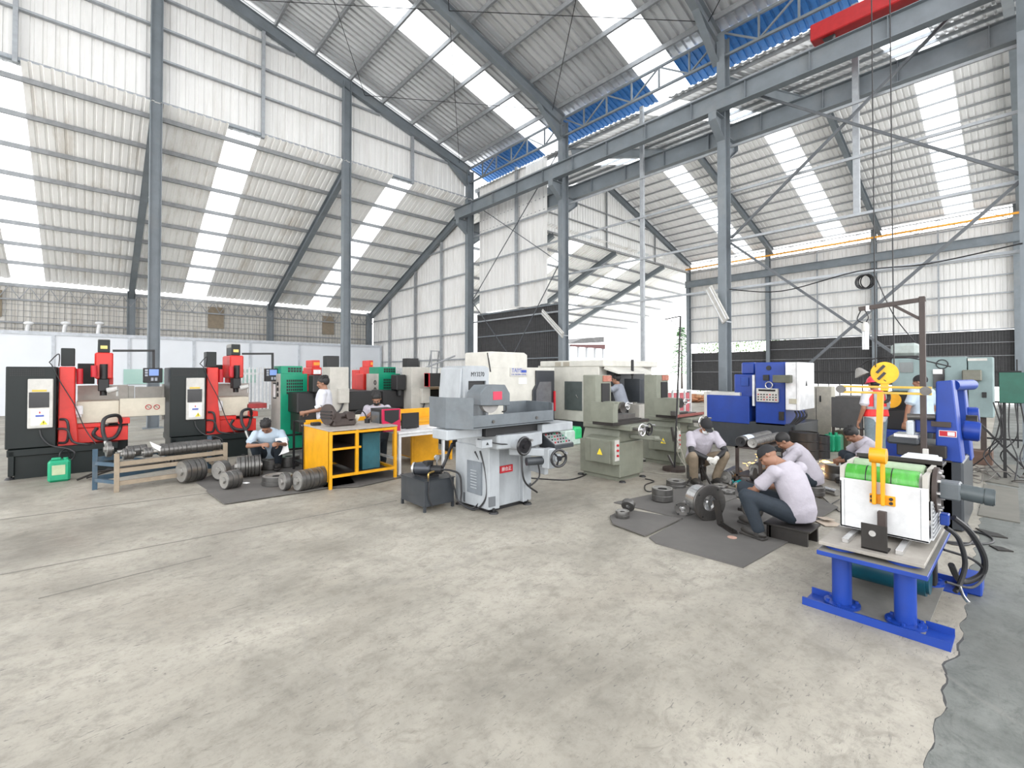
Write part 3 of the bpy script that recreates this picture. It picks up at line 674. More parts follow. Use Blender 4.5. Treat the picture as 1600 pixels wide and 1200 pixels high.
for ch in list(e2.children):
    if ch.name.startswith(('guard_panel', 'tank_wall')):
        for g_ in list(ch.children): bpy.data.objects.remove(g_)
        bpy.data.objects.remove(ch)
ORG[e2.name] = Vector((-.99, 10.75, 0))
yq = 10.75
tb = MB(); a, b, c, d = Fr(yq + .4, 384, 630, 415, 634); tb.box(a - 2.09, b - 2.09, yq + .3, yq + .9, c - .05, d, .006)
part('slide_table', tb, mat('dark red slide', (.30, .03, .03), .4), e2)
# two red heads farther along the row
def redhead(px0, px1, lab, yy):
    w = px1 - px0
    a, b, c, d = Fr(yy, px0, 566, px1, 606)
    t = thing('spark_erosion_machine', lab, 'machine', (a, yy, 0))
    mb = MB(); mb.box(a, b, yy, yy + .6, c + .3, d - .12, .02); mb.box(a - .12, a + .05, yy + .1, yy + .6, c - .1, d - .3, .02); part('head', mb, M_RED, t)
    mb = MB(); mb.box(a + .03, b - .03, yy + .05, yy + .5, d - .12, d + .05, .01); part('head_motor', mb, M_RED, t)
    part('name_plate', MB().box(a + .06, b - .04, yy + .04, yy + .05, d - .07, d, 0), mat('orange plate', (.85, .3, .03), .5), t)
    part('caution_label', MB().box(a + .04, b - .03, yy - .01, yy, d - .28, d - .18, 0), M_PAPER, t)
    xm = (a + b) / 2; mb = MB(); mb.cyl((xm + .02, yy - .03, c + .1), (xm + .02, yy - .03, d - .35), .05); mb.cyl((xm, yy + .1, c - .15), (xm, yy + .1, c + .3), .06); part('quill', mb, M_BLACK, t)
    mb = MB(); mb.box(a - .3, b + .45, yy + .1, yy + .9, .05, .95, .01); mb.box(a - .35, b + .5, yy + .0, yy + 1.0, .95, 1.25, .01); part('work_tank', mb, M_EDMB, t)
    mb = MB(); mb.box(a + .0, b + .2, yy + .62, yy + 1.1, 0, d - .2, .01); part('column', mb, M_RED, t)
    return t
redhead(487, 503, 'red headed spark machine between the green cabinet and the standing man', 11.3)
redhead(577, 586, 'red headed spark machine half hidden behind the second green cabinet', 11.6)

# ---- green louvred cabinets
def green_cab(x0, x1, lab, vx0, vx1, xs0, oval=False):
    Y = 10.8; a, b, _, _ = Fr(Y, x0, 584, x1, 705); z = onY((x0 + x1) / 2, 584, Y).z
    t = thing('power_cabinet', lab, 'cabinet', ((a + b) / 2, Y, 0)); dp = .72
    part('body', MB().box(a, b, Y + .03, Y + dp, .04, z, .008), M_BEIGE2, t)
    dr = part('door', MB().box(a, b, Y, Y + .03, .05, z, .006), M_GREEN, t)
    w = b - a; part('vent', louvre(Y, a + w * .2, b - w * .17, z - .45, z - .12, 8, 5, 'Y', .72), M_BLACK, dr)
    part('lower_vent', MB().box(a + w * .2, b - w * .15, Y - .004, Y + .01, .32, .36, 0), M_BLACK, dr)
    mb = MB(); mb.box(b - .09, b - .06, Y - .02, Y, z * .48, z * .48 + .05, .004); part('door_lock', mb, M_BLACK, dr)
    tp = part('roof_vent', MB().box(a + .03, b - .08, Y + .08, Y + dp - .1, z, z + .17, .006), M_GREEN, t)
    part('vent', louvre(Y + .08, a + .16, b - .1, z + .03, z + .14, 5, 2, 'Y', .8), M_BLACK, tp)
    mb = MB()
    if oval:
        for zz in (z - .22, z - .40): mb.torus((a - .005, Y + .2, zz), (1, 0, 0), .05, .012)
    else:
        mb.box(a - .008, a, Y + .32, Y + .55, z - .55, z - .2, 0)
        for k in range(3): mb.torus((a - .006, Y + .2, z - .22 - .12 * k), (1, 0, 0), .035, .01, 14)
    part('side_fittings', mb, M_BLACK, t)
    if not oval: part('instruction_sheet', MB().box(a - .012, a - .006, Y + .35, Y + .52, z - .52, z - .23, 0), M_PAPER, t)
    mb = MB(); mb.box(a + .02, b - .02, Y + .04, Y + dp - .03, 0, .05, 0); part('plinth', mb, M_BLACK, t)
green_cab(438.5, 480, 'tall green cabinet behind the squatting man in the pale blue shirt', 430, 471, 426)
green_cab(592, 625, 'green louvred cabinet behind the masked man working at the table', 581, 617, 579, True)
green_cab(716, 752, 'green topped cabinet mostly hidden behind the big grinder', 696, 713, 694)

# ---- beige column machines
def beige_col(px0, px1, bx0, bx1, lab, post, head=False):
    Y = 9.85; a, b, _, _ = Fr(Y, px0, 574, px1, 648); z = onY((px0 + px1) / 2, 573.5, Y).z
    t = thing('column_machine', lab, 'machine', ((a + b) / 2, Y, 0))
    mb = MB(); mb.box(a, b, Y, Y + .45, .4, z, .01); part('column', mb, M_BEIGE2, t)
    mb = MB(); mb.box(a - .15, b + .25, Y - .1, Y + .9, 0, .45, .01); part('machine_bed', mb, M_BEIGE2, t)
    a2, b2, c2, d2 = Fr(Y - .12, bx0, 607, bx1, 630); mb = MB(); mb.box(a2, b2, Y - .12, Y, c2, d2, .008); part('junction_box', mb, M_BEIGE2, t)
    mb = MB(); mb.tube([(a2 + .1, Y - .05, c2), (a2 + .02, Y - .08, c2 - .15), (a2 - .12, Y - .05, c2 - .25)], .02); part('cable', mb, M_RUBBER, t)
    a3, b3, c3, d3 = Fr(Y + .5, *post); part('chain_guide', MB().box(a3, b3, Y + .5, Y + .75, 1.2, d3, .005), M_BLACK, t)
    mb = MB(); mb.box(b - .05, b + .75, Y + .3, Y + 1.0, .85, 1.28, .02); part('work_tank', mb, M_BLACK, t); part('side_guard', MB().box(a - .55, a, Y + .35, Y + 1.0, .85, 1.28, .02), M_BLACK, t)
    mb = MB(); mb.box(a - .5, b + .7, Y + .35, Y + .95, .45, .85, .01); part('saddle', mb, M_DARKSTL, t)
    mb = MB(); mb.box(a - .28, a - .03, Y + .2, Y + .5, 1.28, 1.65, .02); mb.cyl((a - .15, Y + .3, 1.15), (a - .15, Y + .3, 1.3), .06); part('head', mb, M_BLACK, t)
    return t, a, b, z
beige_col(516, 545, 531, 546, 'pale column machine behind the standing man in the white shirt', (511, 556, 530, 600))
bt, ba, bb, bz = beige_col(643, 671, 660, 672.5, 'pale column machine between the second green cabinet and the big grinder', (636.5, 560, 654, 600))
pd = part('pendant', fbx(MB(), 9.4, 670, 583, 690, 604, .2, .01), M_BLACK, bt)
mb = MB(); mb.box(*(lambda r: (r[0], r[0] + .015, 9.38, 9.6, r[2], r[3]))(Fr(9.4, 670, 583, 690, 604)), 0); part('pendant_edge', mb, M_REDS, pd)
mb = MB(); mb.box(bb, bb + .9, 10.0, 10.6, 1.28, 1.34, .005); part('tank_shelf', mb, M_WOOD, bt)
solo('leaning_tube', MB().tube([(ba + .3, 9.9, 1.78), onY(711, 556, 9.9)], .022, 8, False), M_PURL, 'grey tube slanting up beside the hanging black pendant', 'tube', org=(ba + .3, 9.9, 1.78))
# ladder against the end wall
t = thing('step_ladder', 'aluminium step ladder standing behind the hanging black pendant', 'ladder', (11.2, 15.0, 0))
c0 = onY(680, 548, 15.0)
mb = MB()
for s_ in (-1, 1):
    mb.obox((c0.x + s_ * .18, 15.0, c0.z), (c0.x + s_ * .35, 14.6, 0), .05, .05); mb.obox((c0.x + s_ * .16, 15.0, c0.z), (c0.x + s_ * .3, 15.6, 0), .04, .04)
part('rail', mb, M_PURL, t)
for k in range(8):
    f = k / 8; z = c0.z * (1 - f); part('rung', MB().box(c0.x - .18 - .17 * f, c0.x + .18 + .17 * f, 15.0 - .4 * f - .03, 15.0 - .4 * f + .03, z - .03, z, 0), M_PURL, t)
t.location = (c0.x, 15, 0)
for ch in t.children: ch.location = Vector((11.2, 15, 0)) - Vector((c0.x, 15, 0))
# openings and window band in the partition / end wall
struct('window_%d' % 90, fbx(MB(), 26.92, 193, 577, 256, 600, .05, 0), glassmat('pale green glass', (.50, .72, .66), .25)); struct('window_%d' % 91, fbx(MB(), 26.92, 368, 577, 402, 598, .05, 0), MATS['pale green glass'])
mb = MB()
for x in [i * .16 for i in range(0, 60)]: mb.box(4.6 + x, 4.68 + x, 24.0, 24.05, 0, 1.95, 0)
mb.box(4.6, 14.2, 24.05, 24.09, .2, .3, 0); mb.box(4.6, 14.2, 24.05, 24.09, 1.6, 1.7, 0)
solo('picket_fence', mb, M_WHITE, 'white picket fence behind the machines in front of the panel wall', 'fence')
dr = MB(); r = Lr(13.38, 635, 561, 653, 640); dr.box(13.36, 13.4, r[0], r[1], 0, r[3], 0); struct('door_1', dr, M_STEEL)
for i, (x, y, lab) in enumerate(((42, 535, 'white vent pipe on the white partition top, leftmost'), (100, 536, 'bent white vent pipe on the white partition top'), (153, 536, 'white vent pipe on the white partition top nearest the tall column'))):
    q = onY(x, 518 + i * .5, 27.03); zt = onY(x, 505, 27.03).z
    mb = MB(); mb.cyl((q.x, 27.03, 3.378), (q.x + .05, 27.03, zt), .07); mb.ell((q.x + .05, 27.03, zt), (.16, .10, .08)); solo('vent_pipe', mb, M_WHITE, lab, 'pipe')

# ================================================================== rack, shafts, rollers, jug
t = thing('storage_rack', 'low steel rack with worn cream front and blue end frame, loaded with roller shafts', 'rack', (1.5, 9.0, 0))
pA = gp(182, 769); pB = gp(148, 765); zt = onY(182, 709, pA.y).z; zB = onY(148, 702, pB.y).z
far = Vector((pA.x + 1.37, pA.y + .17, 0)); farB = far + Vector((-.1, .75, 0))
for p, z, m_ in ((pA, zt, M_TANP), (far, zt, M_TANP), (pB, zB, M_TEALP), (farB, zB, M_TEALP)): part('upright', MB().box(p.x - .03, p.x + .03, p.y - .03, p.y + .03, 0, z, .003), m_, t)
for z in (.12, zt - .15, .30): part('rail', MB().obox((pA.x, pA.y, z), (far.x, far.y, z), .04, .06), M_TANP, t)
for z in (.16, zB - .15): part('rail', MB().obox((pB.x, pB.y, z), (farB.x, farB.y, z), .04, .07), M_TEALP, t)
for z in (.14, zt - .16): part('cross_rail', MB().obox((pA.x, pA.y, z), (pB.x, pB.y, z), .04, .05), M_TEALP, t); part('cross_rail', MB().obox((far.x, far.y, z), (farB.x, farB.y, z), .04, .05), M_TANP, t)
for k in range(3): part('cross_bar', MB().obox(pA.lerp(far, .25 + .25 * k) + Vector((0, 0, zt - .14)), pB.lerp(farB, .25 + .25 * k) + Vector((0, 0, zt - .14)), .03, .03), M_TEALP, t)
M_GROOVE = mat('ribbed steel roller', (.13, .127, .122), .36, .7, .4, (.06, .05, .045), 10)
M_ENDM = mat('turned end face', (.36, .35, .33), .35, .6, .2, (.15, .14, .12), 9)
def roller_bm(L, R, groove, caps=True, n=24, hexa=False, seed=0):
    """a stack of steel rings on a shaft, lying along X, resting at z = 0"""
    rnd = random.Random(seed); pr = [(0, 0)]; x = 0
    while x < L - 1e-4:
        w = min(groove * rnd.choice((.8, 1, 1.3)), L - x); r = R * rnd.choice((1, 1, .96, .985))
        pr += [(r * .93, x), (r, x + .005), (r, x + w - .008), (r * .93, x + w - .003)]; x += w
    pr.append((0, L)); return MB().lathe(pr, (0, 0, R), (1, 0, 0), n)
def roller(name, L, R, groove, loc, rz, lab, cat='roller', group=None, endm=M_ENDM, seed=0, shaft=0, tilt=0):
    t = thing(name, lab, cat, loc, rz, group, local=True)
    part('ribbed_body', roller_bm(L, R, groove, seed=seed), M_GROOVE, t)
    mb = MB(); mb.lathe([(R * .35, 0), (R * .88, -.004), (R * .88, .01)], (-.001, 0, R), (1, 0, 0), 24); mb.cyl((-.03 - shaft, 0, R), (.01, 0, R), R * .35, n=6 if not shaft else 14); part('end_face', mb, endm, t)
    part('shaft_end', MB().cyl((L - .01, 0, R), (L + .02 + shaft, 0, R), R * .3, n=14), endm, t)
    return t
rz_r = math.atan2(far.y - pA.y, far.x - pA.x); ux = Vector((math.cos(rz_r), math.sin(rz_r), 0)); uy = Vector((-ux.y, ux.x, 0)); zr = zt - .12
base = Vector((pA.x, pA.y, 0))
roller('roller_shaft', .82, .085, .06, base + ux * .52 + uy * .12 + Vector((0, 0, zr)), rz_r, 'long ribbed dark roller shaft on the front of the rack top', seed=1, shaft=.05)
roller('roller_shaft', .70, .08, .07, base + ux * .58 + uy * .36 + Vector((0, 0, zr)), rz_r, 'second ribbed roller shaft lying behind the front one on the rack top', seed=2, shaft=.1)
roller('roller_shaft', .12, .085, .05, base + ux * .09 + uy * .12 + Vector((0, 0, zr)), rz_r, 'short dark roller on the left part of the rack top', seed=3)
roller('roller_shaft', .10, .075, .05, base + ux * .33 + uy * .12 + Vector((0, 0, zr)), rz_r, 'small bright edged roller left of the white tag on the rack', seed=4)
roller('roller_shaft', .24, .085, .06, base + ux * .18 + uy * .42 + Vector((0, 0, zr)), rz_r, 'roller lying at the back of the rack top beside the hose', seed=5, shaft=.08)
roller('roller_shaft', .06, .12, .06, Vector((pB.x + .12, pB.y - .05, zB - .13)), rz_r, 'single dark disc standing on the blue end of the rack', seed=5)
a = onY(288, 715, pA.y - .1)
solo('paper_tag', MB().prism([(0, 0), (.14, -.09), (.16, -.19), (.03, -.08)], 0, .004, 'Y', M=Matrix.Translation(onY(234, 690, 8.85))), M_PAPER, 'white paper tag hanging over the rack beside the black hose', 'tag')
# long shaft on the lower rails
t = thing('drive_shaft', 'thin bright shaft with three rings lying on the lower rails of the rack', 'shaft', base + ux * .05 + Vector((0, 0, .33)), rz_r, None, True)
part('bar', MB().cyl((0, 0.08, .03), (1.2, .08, .03), .022), M_CHROME, t)
for k in range(3): part('ring', MB().lathe([(.02, 0), (.07, .004), (.07, .03), (.02, .034)], (.55 + k * .045, .08, .03), (1, 0, 0)), M_STL, t)
solo('steel_bars', MB().tube([gp(120, 750, .04), gp(150, 738, .12), gp(300, 715, .16)], .018, 6, False).tube([gp(135, 747, .03), gp(180, 733, .12), gp(290, 712, .16)], .015, 6, False), M_DARKSTL, 'loose dark bars sticking out of the low rack onto the floor', 'bars')
# green jug
q = gp(92, 753)
t = thing('plastic_jug', 'green square plastic jug on the floor before the left spark machine', 'jug', q)
part('body', MB().box(q.x - .13, q.x + .13, q.y, q.y + .24, 0, .33, .03), M_PLAS, t)
mb = MB(); mb.box(q.x - .09, q.x + .02, q.y + .06, q.y + .12, .33, .37, .01); mb.cyl((q.x + .07, q.y + .1, .33), (q.x + .07, q.y + .1, .36), .03); part('handle', mb, M_PLAS, t)
part('label', MB().box(q.x - .08, q.x + .07, q.y - .003, q.y + .002, .11, .26, 0), mat('faded label', (.42, .48, .30), .6, 0, .4), t)
# rollers on the floor and mats
def mat_slab(name, pts, lab, z=.0, th=.012):
    P = [gp(*p) for p in pts]; return solo(name, MB().prism([(p.x, p.y) for p in P], z, z + th, 'Z'), M_MATR, lab, 'mat')
mat_slab('rubber_mat', [(306, 754), (327, 768), (532, 738), (600, 722), (505, 700), (400, 712)], 'grey floor mat under the squatting man and the tumbled rollers', .0)
mat_slab('rubber_mat', [(322, 769), (350, 789.5), (470, 771), (555, 757), (545, 745), (450, 752)], 'grey floor mat nearest the camera on the left, under the stacked discs', .013)
mat_slab('rubber_mat', [(505, 764), (560, 762), (640, 744), (600, 735), (520, 745)], 'thin grey mat under the front of the yellow table', .013)
roller('roller_stack', .30, .175, .08, gp(287, 758) + Vector((-.02, .1, .013)), .35, 'large roller with three broad rings lying by the end of the rack', seed=8)
roller('roller_stack', .20, .13, .07, gp(351, 769) + Vector((0, .05, .026)), .3, 'small double ring roller lying at the front edge of the left mats', seed=9)
roller('roller_stack', .12, .15, .07, gp(343, 755) + Vector((.0, .1, .026)), .55, 'upright roller ring with a bright hub behind the small double one', seed=10)
roller('roller_stack', .42, .145, .065, gp(466, 772) + Vector((0, .06, .026)), .22, 'row of six bright edged roller rings lying left of the yellow table', seed=11)
roller('roller_stack', .34, .17, .05, gp(372, 752) + Vector((.02, .2, .02)), -.15, 'dark rusty pile of thin rings slumping on the left mats', seed=12)
roller('roller_stack', .14, .12, .05, gp(345, 742) + Vector((0, .35, .02)), .4, 'small dark roller behind the upright ring near the rack end', seed=13)
def disc(name, c, R, h, lab, m=M_STL, hole=.35, cat='disc', group=None):
    t = thing(name, lab, cat, c, 0, group, True)
    part('body', MB().lathe([(R * hole, 0), (R * .97, 0), (R, .006), (R, h * .45), (R * .985, h * .47), (R * .985, h * .53), (R, h * .55), (R, h - .006), (R * .97, h), (R * .8, h), (R * .78, h - .012), (R * hole, h - .012), (R * hole, 0)], (0, 0, 0)), m, t)
    part('top_face', MB().lathe([(R * max(hole, .02), h - .0115), (R * .79, h - .0115), (R * .80, h + .0012), (R * .965, h + .0012), (R * .965, h - .001), (R * max(hole, .02), h - .014)], (0, 0, 0)), M_ENDM, t); return t
disc('steel_disc', gp(427, 763) + Vector((.1, .15, .026)), .21, .13, 'wide dark disc lying flat on the front left mat', M_GROOVE)
t = roller('steel_disc', .09, .125, .09, gp(440, 771) + Vector((.02, .05, .026)), .15, 'dark disc standing on edge against the wide flat one', 'disc', seed=3)
disc('steel_disc', gp(426, 735) + Vector((0, .1, .02)), .16, .16, 'dark drum disc in front of the squatting man in the pale blue shirt', M_GROOVE)
disc('steel_disc', gp(455, 731) + Vector((0, .15, .02)), .19, .18, 'dark drum disc with scrap on top right of the squatting man', M_GROOVE)
disc('steel_disc', gp(402, 731) + Vector((0, .12, .02)), .12, .17, 'pale sided disc at the left foot of the squatting man', M_STL)
solo('steel_bar', MB().obox(gp(392, 736, .05), gp(407, 739, .05), .08, .06), M_STL, 'short grey steel bar beside the squatting man on the mat', 'bar')
solo('bearing_clamp', MB().obox(gp(434, 739, .05), gp(448, 741, .05), .07, .05, bev=.01), M_DARKSTL, 'small dark steel clamp on the left mat before the drum disc', 'clamp')
solo('paper_scrap', MB().obox(gp(382, 754, .02), gp(388, 755, .02), .06, .004), M_PAPER, 'scrap of white paper on the left mat', 'paper')

# ================================================================== tables in the middle
pL = gp(516, 765); pR = gp(617, 748); zt = .84; dpt = 1.05
t = thing('workshop_table', 'yellow steel work table with a plywood top, shelf and boxes underneath', 'table', (pL.x, pL.y, 0))
xa, xb_, ya = pL.x, pR.x, pL.y
for x in (xa, (xa + xb_) / 2 - .12, xb_): part('leg', MB().box(x - .022, x + .022, ya - .022, ya + .022, .0 if x != (xa + xb_) / 2 - .12 else .16, zt, .002), M_YEL, t)
for x in (xa, xb_): part('leg', MB().box(x - .022, x + .022, ya + dpt - .022, ya + dpt + .022, 0, zt + .05, .002), M_YEL, t)
for z in (zt - .05, .16): part('rail', MB().box(xa, xb_, ya - .02, ya + .02, z, z + .04, .002), M_YEL, t)
part('rail', MB().box(xa, xa + .46, ya - .02, ya + .02, .56, .59, .002), M_YEL, t)
mb = MB(); mb.box(xb_ - .02, xb_ + .02, ya, ya + dpt, zt - .05, zt - .01, 0); mb.box(xb_ - .02, xb_ + .02, ya, ya + dpt, .16, .2, 0); mb.box(xa, xb_, ya + dpt - .02, ya + dpt + .02, .16, .2, 0); part('side_rail', mb, M_YEL, t)
part('side_panel', MB().box(xa - .022, xa - .01, ya, ya + dpt, .10, zt, 0), M_YEL, t)
part('table_top', MB().box(xa - .03, xb_ + .03, ya - .03, ya + dpt + .02, zt, zt + .02, .003), mat('scuffed grey board', (.34, .31, .28), .6, 0, .2), t)
mb = MB(); mb.box(xa, xb_, ya + dpt - .01, ya + dpt + .01, zt + .02, zt + .09, 0); part('back_rim', mb, M_YEL, t)
mb = MB(); mb.box(xa + .03, xa + .45, ya + .05, ya + dpt - .03, .56, .575, 0); mb.box(xa + .03, xb_ - .03, ya + .03, ya + dpt - .03, .15, .16, 0); mb.box(xa + .44, xa + .455, ya + .05, ya + dpt - .03, .2, .8, 0); mb.box(xa + .0, xa + .45, ya + dpt - .05, ya + dpt - .04, .2, .8, 0); part('shelf', mb, M_BROWN, t)
solo('storage_box', MB().box(xa + .60, xa + .90, ya + .25, ya + .8, .162, .74, .006), mat('teal box', (.03, .13, .16), .5, 0, .2), 'dark teal box standing on the shelf of the yellow table', 'box')
# rotary table, lamp, scale on it
t = thing('rotary_table', 'big dark steel rotary chuck standing on the yellow table', 'machine part', (xa + .25, ya + .45, zt + .02))
cx, cy, cz = xa + .13, ya + .5, zt + .02
part('face_plate', MB().lathe([(0, 0), (.16, 0), (.165, .008), (.165, .045), (.10, .06), (.09, .12), (0, .12)], (cx, cy, cz + .185), (1, .30, 0), 30), M_BROWN, t)
mb = MB()
for k in range(3): mb.obox((cx + .025, cy - .12, cz + .185 + .05 * (k - 1)), (cx - .05, cy + .13, cz + .185 + .05 * (k - 1)), .02, .012)
part('slot', mb, M_BLACK, t)
mb = MB(); mb.box(cx + .06, cx + .42, cy - .12, cy + .08, cz, cz + .12, .02); mb.cyl((cx + .1, cy - .14, cz + .15), (cx + .1, cy + .08, cz + .15), .075); mb.cyl((cx + .34, cy - .12, cz + .15), (cx + .34, cy + .08, cz + .15), .07); mb.cyl((cx + .1, cy, cz + .15), (cx + .4, cy, cz + .15), .05); part('gear_housing', mb, M_BROWN, t)
t = thing('work_lamp', 'cream and red reflector lamp lying on the yellow table', 'lamp', (xa + .62, ya + .55, zt + .02))
lc = Vector((xa + .56, ya + .55, zt + .15)); part('shade', MB().lathe([(.03, 0), (.04, .02), (.085, .10), (.078, .10), (.03, .02)], lc, (.9, -.3, -.5)), M_BEIGE, t)
part('lamp_head', MB().cyl(lc + Vector((-.06, .02, .04)), lc, .035, .04), M_REDS, t)
mb = MB(); mb.tube([lc + Vector((.0, .05, 0)), lc + Vector((.15, .1, .08)), lc + Vector((.25, .1, .04)), (xa + .84, ya + .6, zt + .06)], .01); mb.cyl((xa + .84, ya + .6, zt + .02), (xa + .84, ya + .6, zt + .09), .045); part('magnet_base', mb, M_BLACK, t)
solo('hand_tool', MB().box(xa - .0, xa + .14, ya + .75, ya + .85, zt + .02, zt + .07, .01), M_DARKSTL, 'small dark block on the back left corner of the yellow table', 'block')
# black trolley frame left of the table
t = thing('tool_trolley', 'narrow black tube trolley standing left of the yellow table', 'trolley', gp(474, 741))
q = gp(474, 741)
for x, y in ((q.x, q.y), (q.x + .28, q.y), (q.x, q.y + .5), (q.x + .28, q.y + .5)): part('leg', MB().box(x - .015, x + .015, y - .015, y + .015, 0, .86, 0), M_BLACK, t)
for z in (.15, .84): part('shelf', MB().box(q.x, q.x + .28, q.y, q.y + .5, z, z + .02, 0), M_BLACK, t)
solo('hose_bundle', MB().tube([(q.x + .1, q.y + .2, .19), (q.x + .2, q.y + .35, .5), (q.x + .08, q.y + .2, .7), (q.x + .2, q.y + .1, .45), (q.x + .12, q.y + .35, .2), (q.x + .2, q.y + .12, .6), (q.x + .1, q.y + .4, .78)], .012), mat('grey hose', (.35, .35, .34), .5), 'tangle of grey hoses inside the black trolley', 'hoses')
# white table with computer
pL = gp(620, 744); zt = .69
t = thing('desk', 'white steel framed desk carrying the black and red computer', 'desk', (pL.x, pL.y, 0)); xa2, ya2 = pL.x + .02, pL.y - .05; xb2 = xa2 + .85; db = .75
for x, y in ((xa2, ya2), (xb2, ya2), (xa2, ya2 + db), (xb2, ya2 + db)): part('leg', MB().box(x - .022, x + .022, y - .022, y + .022, 0, zt, .002), M_WHITE, t)
part('desk_top', MB().box(xa2 - .04, xb2 + .25, ya2 - .04, ya2 + db + .04, zt, zt + .035, .003), M_WHITE, t)
mb = MB(); mb.box(xa2, xb2, ya2 - .02, ya2 + .02, zt - .05, zt, 0); mb.box(xa2, xa2 + .03, ya2, ya2 + db, .25, .29, 0); part('rail', mb, M_WHITE, t)
c = onY(627, 672, ya2 + .18)
t = thing('desktop_computer', 'black and crimson computer tower standing on the white desk', 'computer', (c.x, ya2 + .18, zt + .035))
hx = onY(598, 640, ya2 + .15).x; hx2 = onY(626, 640, ya2 + .15).x; hz = onY(612, 639, ya2 + .15).z
z0 = zt + .035
part('case', MB().box(hx, hx2, ya2 + .2, ya2 + .6, z0, hz, .008), M_BLACK, t)
part('side_window', MB().box(hx - .004, hx, ya2 + .26, ya2 + .55, z0 + .08, hz - .05, 0), mat('smoked window', (.10, .11, .12), .1), t)
fp = part('front_panel', MB().prism([(hx + .02, z0), (hx2 - .0, z0), (hx2, hz), (hx, hz), (hx - .0, z0 + .2)], ya2 + .15, ya2 + .2, 'Y', .006), mat('crimson plastic', (.45, .01, .06), .3), t)
part('mesh_insert', MB().prism([(hx + .03, hz - .02), (hx2 - .03, hz - .02), (hx2 - .035, z0 + .19), ((hx + hx2) / 2, z0 + .13), (hx + .035, z0 + .19)], ya2 + .145, ya2 + .152, 'Y'), M_BLACK, fp)
t = thing('monitor', 'black flat monitor seen from behind on the white desk', 'monitor', (hx2 + .2, ya2 + .4, z0))
a, b, c_, d = Fr(ya2 + .35, 628, 645, 655, 669); part('screen_back', MB().box(a, b, ya2 + .35, ya2 + .38, c_, d, .006), M_BLACK, t); xm = (a + b) / 2
mb = MB(); mb.box(xm - .02, xm + .02, ya2 + .38, ya2 + .41, z0, c_ + .1, 0); mb.box(xm - .1, xm + .1, ya2 + .3, ya2 + .46, z0, z0 + .012, 0); part('stand', mb, M_BLACK, t)
solo('sheet_of_paper', MB().box(xb2 - .15, xb2 + .15, ya2 + .1, ya2 + .3, z0, z0 + .003, 0), M_PAPER, 'white sheet of paper on the right end of the white desk', 'paper')
# second yellow bench behind
t = thing('workshop_bench', 'yellow steel bench with a solid side standing behind the white desk', 'bench', (4.4, 7.7, 0))
part('side_panel', MB().box(4.45, 4.98, 7.62, 7.65, .04, .78, .004), M_YEL, t)
part('back_rail', MB().box(4.40, 5.3, 8.3, 8.34, .8, .98, .004), M_YEL, t)
part('bench_top', MB().box(4.40, 5.3, 7.6, 8.4, .78, .81, .003), M_YEL, t)
part('side_board', MB().box(4.42, 4.45, 7.66, 8.3, .15, .75, 0), M_WOOD, t)
for x, y in ((4.43, 7.65), (5.28, 7.65), (4.43, 8.35), (5.28, 8.35)): part('leg', MB().box(x - .025, x + .025, y - .025, y + .025, 0, .8, .002), M_YEL, t)
part('shelf', MB().box(4.43, 5.28, 7.65, 8.35, .12, .14, 0), M_YEL, t)
solo('yellow_drill_stand', MB().box(*(lambda r: (r[0], r[1], 7.9, 8.0, .81, r[3]))(Fr(7.9, 593, 646, 598, 676)), .004), M_YEL, 'narrow yellow upright beside the black and crimson computer', 'stand')
for k, (x, y) in enumerate(((5.75, 8.5), (6.0, 8.15))):
    roller('roller_stack', .12, .24, .12, (x, y, 0), -.9, ('big dark wheel standing under the far bench', 'big dark wheel standing beside the grinder hose')[k], 'wheel', seed=20 + k)
# ================================================================== hydraulic tank and surface grinders
q = gp(663, 802); tx0, tx1, ty0, ty1 = 3.02, 3.46, 4.93, 5.5
t = thing('hydraulic_tank', 'dark slate hydraulic tank with an electric pump on top, beside the big grinder', 'tank', (tx0, ty0, 0))
M_SLATE = mat('slate paint', (.032, .037, .043), .38, 0, .1)
part('body', MB().box(tx0, tx1, ty0, ty1, .06, .37, .006), M_SLATE, t)
mb = MB(); mb.box(tx0 - .01, tx1 + .01, ty0 - .01, ty1 + .01, .37, .378, 0); part('lid', mb, M_SLATE, t)
for x, y in ((tx0, ty0), (tx1 - .03, ty0), (tx0, ty1 - .03), (tx1 - .03, ty1 - .03)): part('foot', MB().box(x, x + .03, y, y + .03, 0, .07, 0), M_SLATE, t)
mo = part('pump_motor', MB().cyl((tx0 + .1, ty0 + .38, .47), (tx0 + .24, ty0 + .22, .47), .075, n=24, bev=.01), mat('dark motor', (.05, .055, .065), .3, .4), t)
mb = MB(); mb.cyl((tx0 + .085, ty0 + .4, .47), (tx0 + .1, ty0 + .38, .47), .078, n=24); part('fan_cover', mb, M_CHROME, mo)
mb = MB(); mb.box(tx0 + .16, tx0 + .26, ty0 + .2, ty0 + .3, .51, .57, .008); mb.cyl((tx0 + .24, ty0 + .22, .46), (tx0 + .33, ty0 + .12, .46), .055); mb.box(tx0 + .1, tx0 + .3, ty0 + .14, ty0 + .4, .378, .40, 0); part('pump', mb, M_BLACK, t)
mb = MB(); mb.cyl((tx0 + .36, ty0 + .28, .38), (tx0 + .36, ty0 + .28, .56), .01); mb.cyl((tx0 + .36, ty0 + .265, .59), (tx0 + .36, ty0 + .295, .59), .035); part('pressure_gauge', mb, M_CHROME, t)
part('brass_fitting', MB().tube([(tx0 + .1, ty0 + .06, .38), (tx0 + .1, ty0 + .06, .45), (tx0 + .2, ty0 + .1, .46)], .012), mat('brass', (.45, .30, .10), .3, .8), t)
mb = MB(); mb.tube([(tx0 + .34, ty0 + .12, .45), (tx1 - .04, ty0 + .2, .47), (tx1 + .03, ty0 + .2, .60), (tx1 + .04, ty0 + .1, .78)], .02)
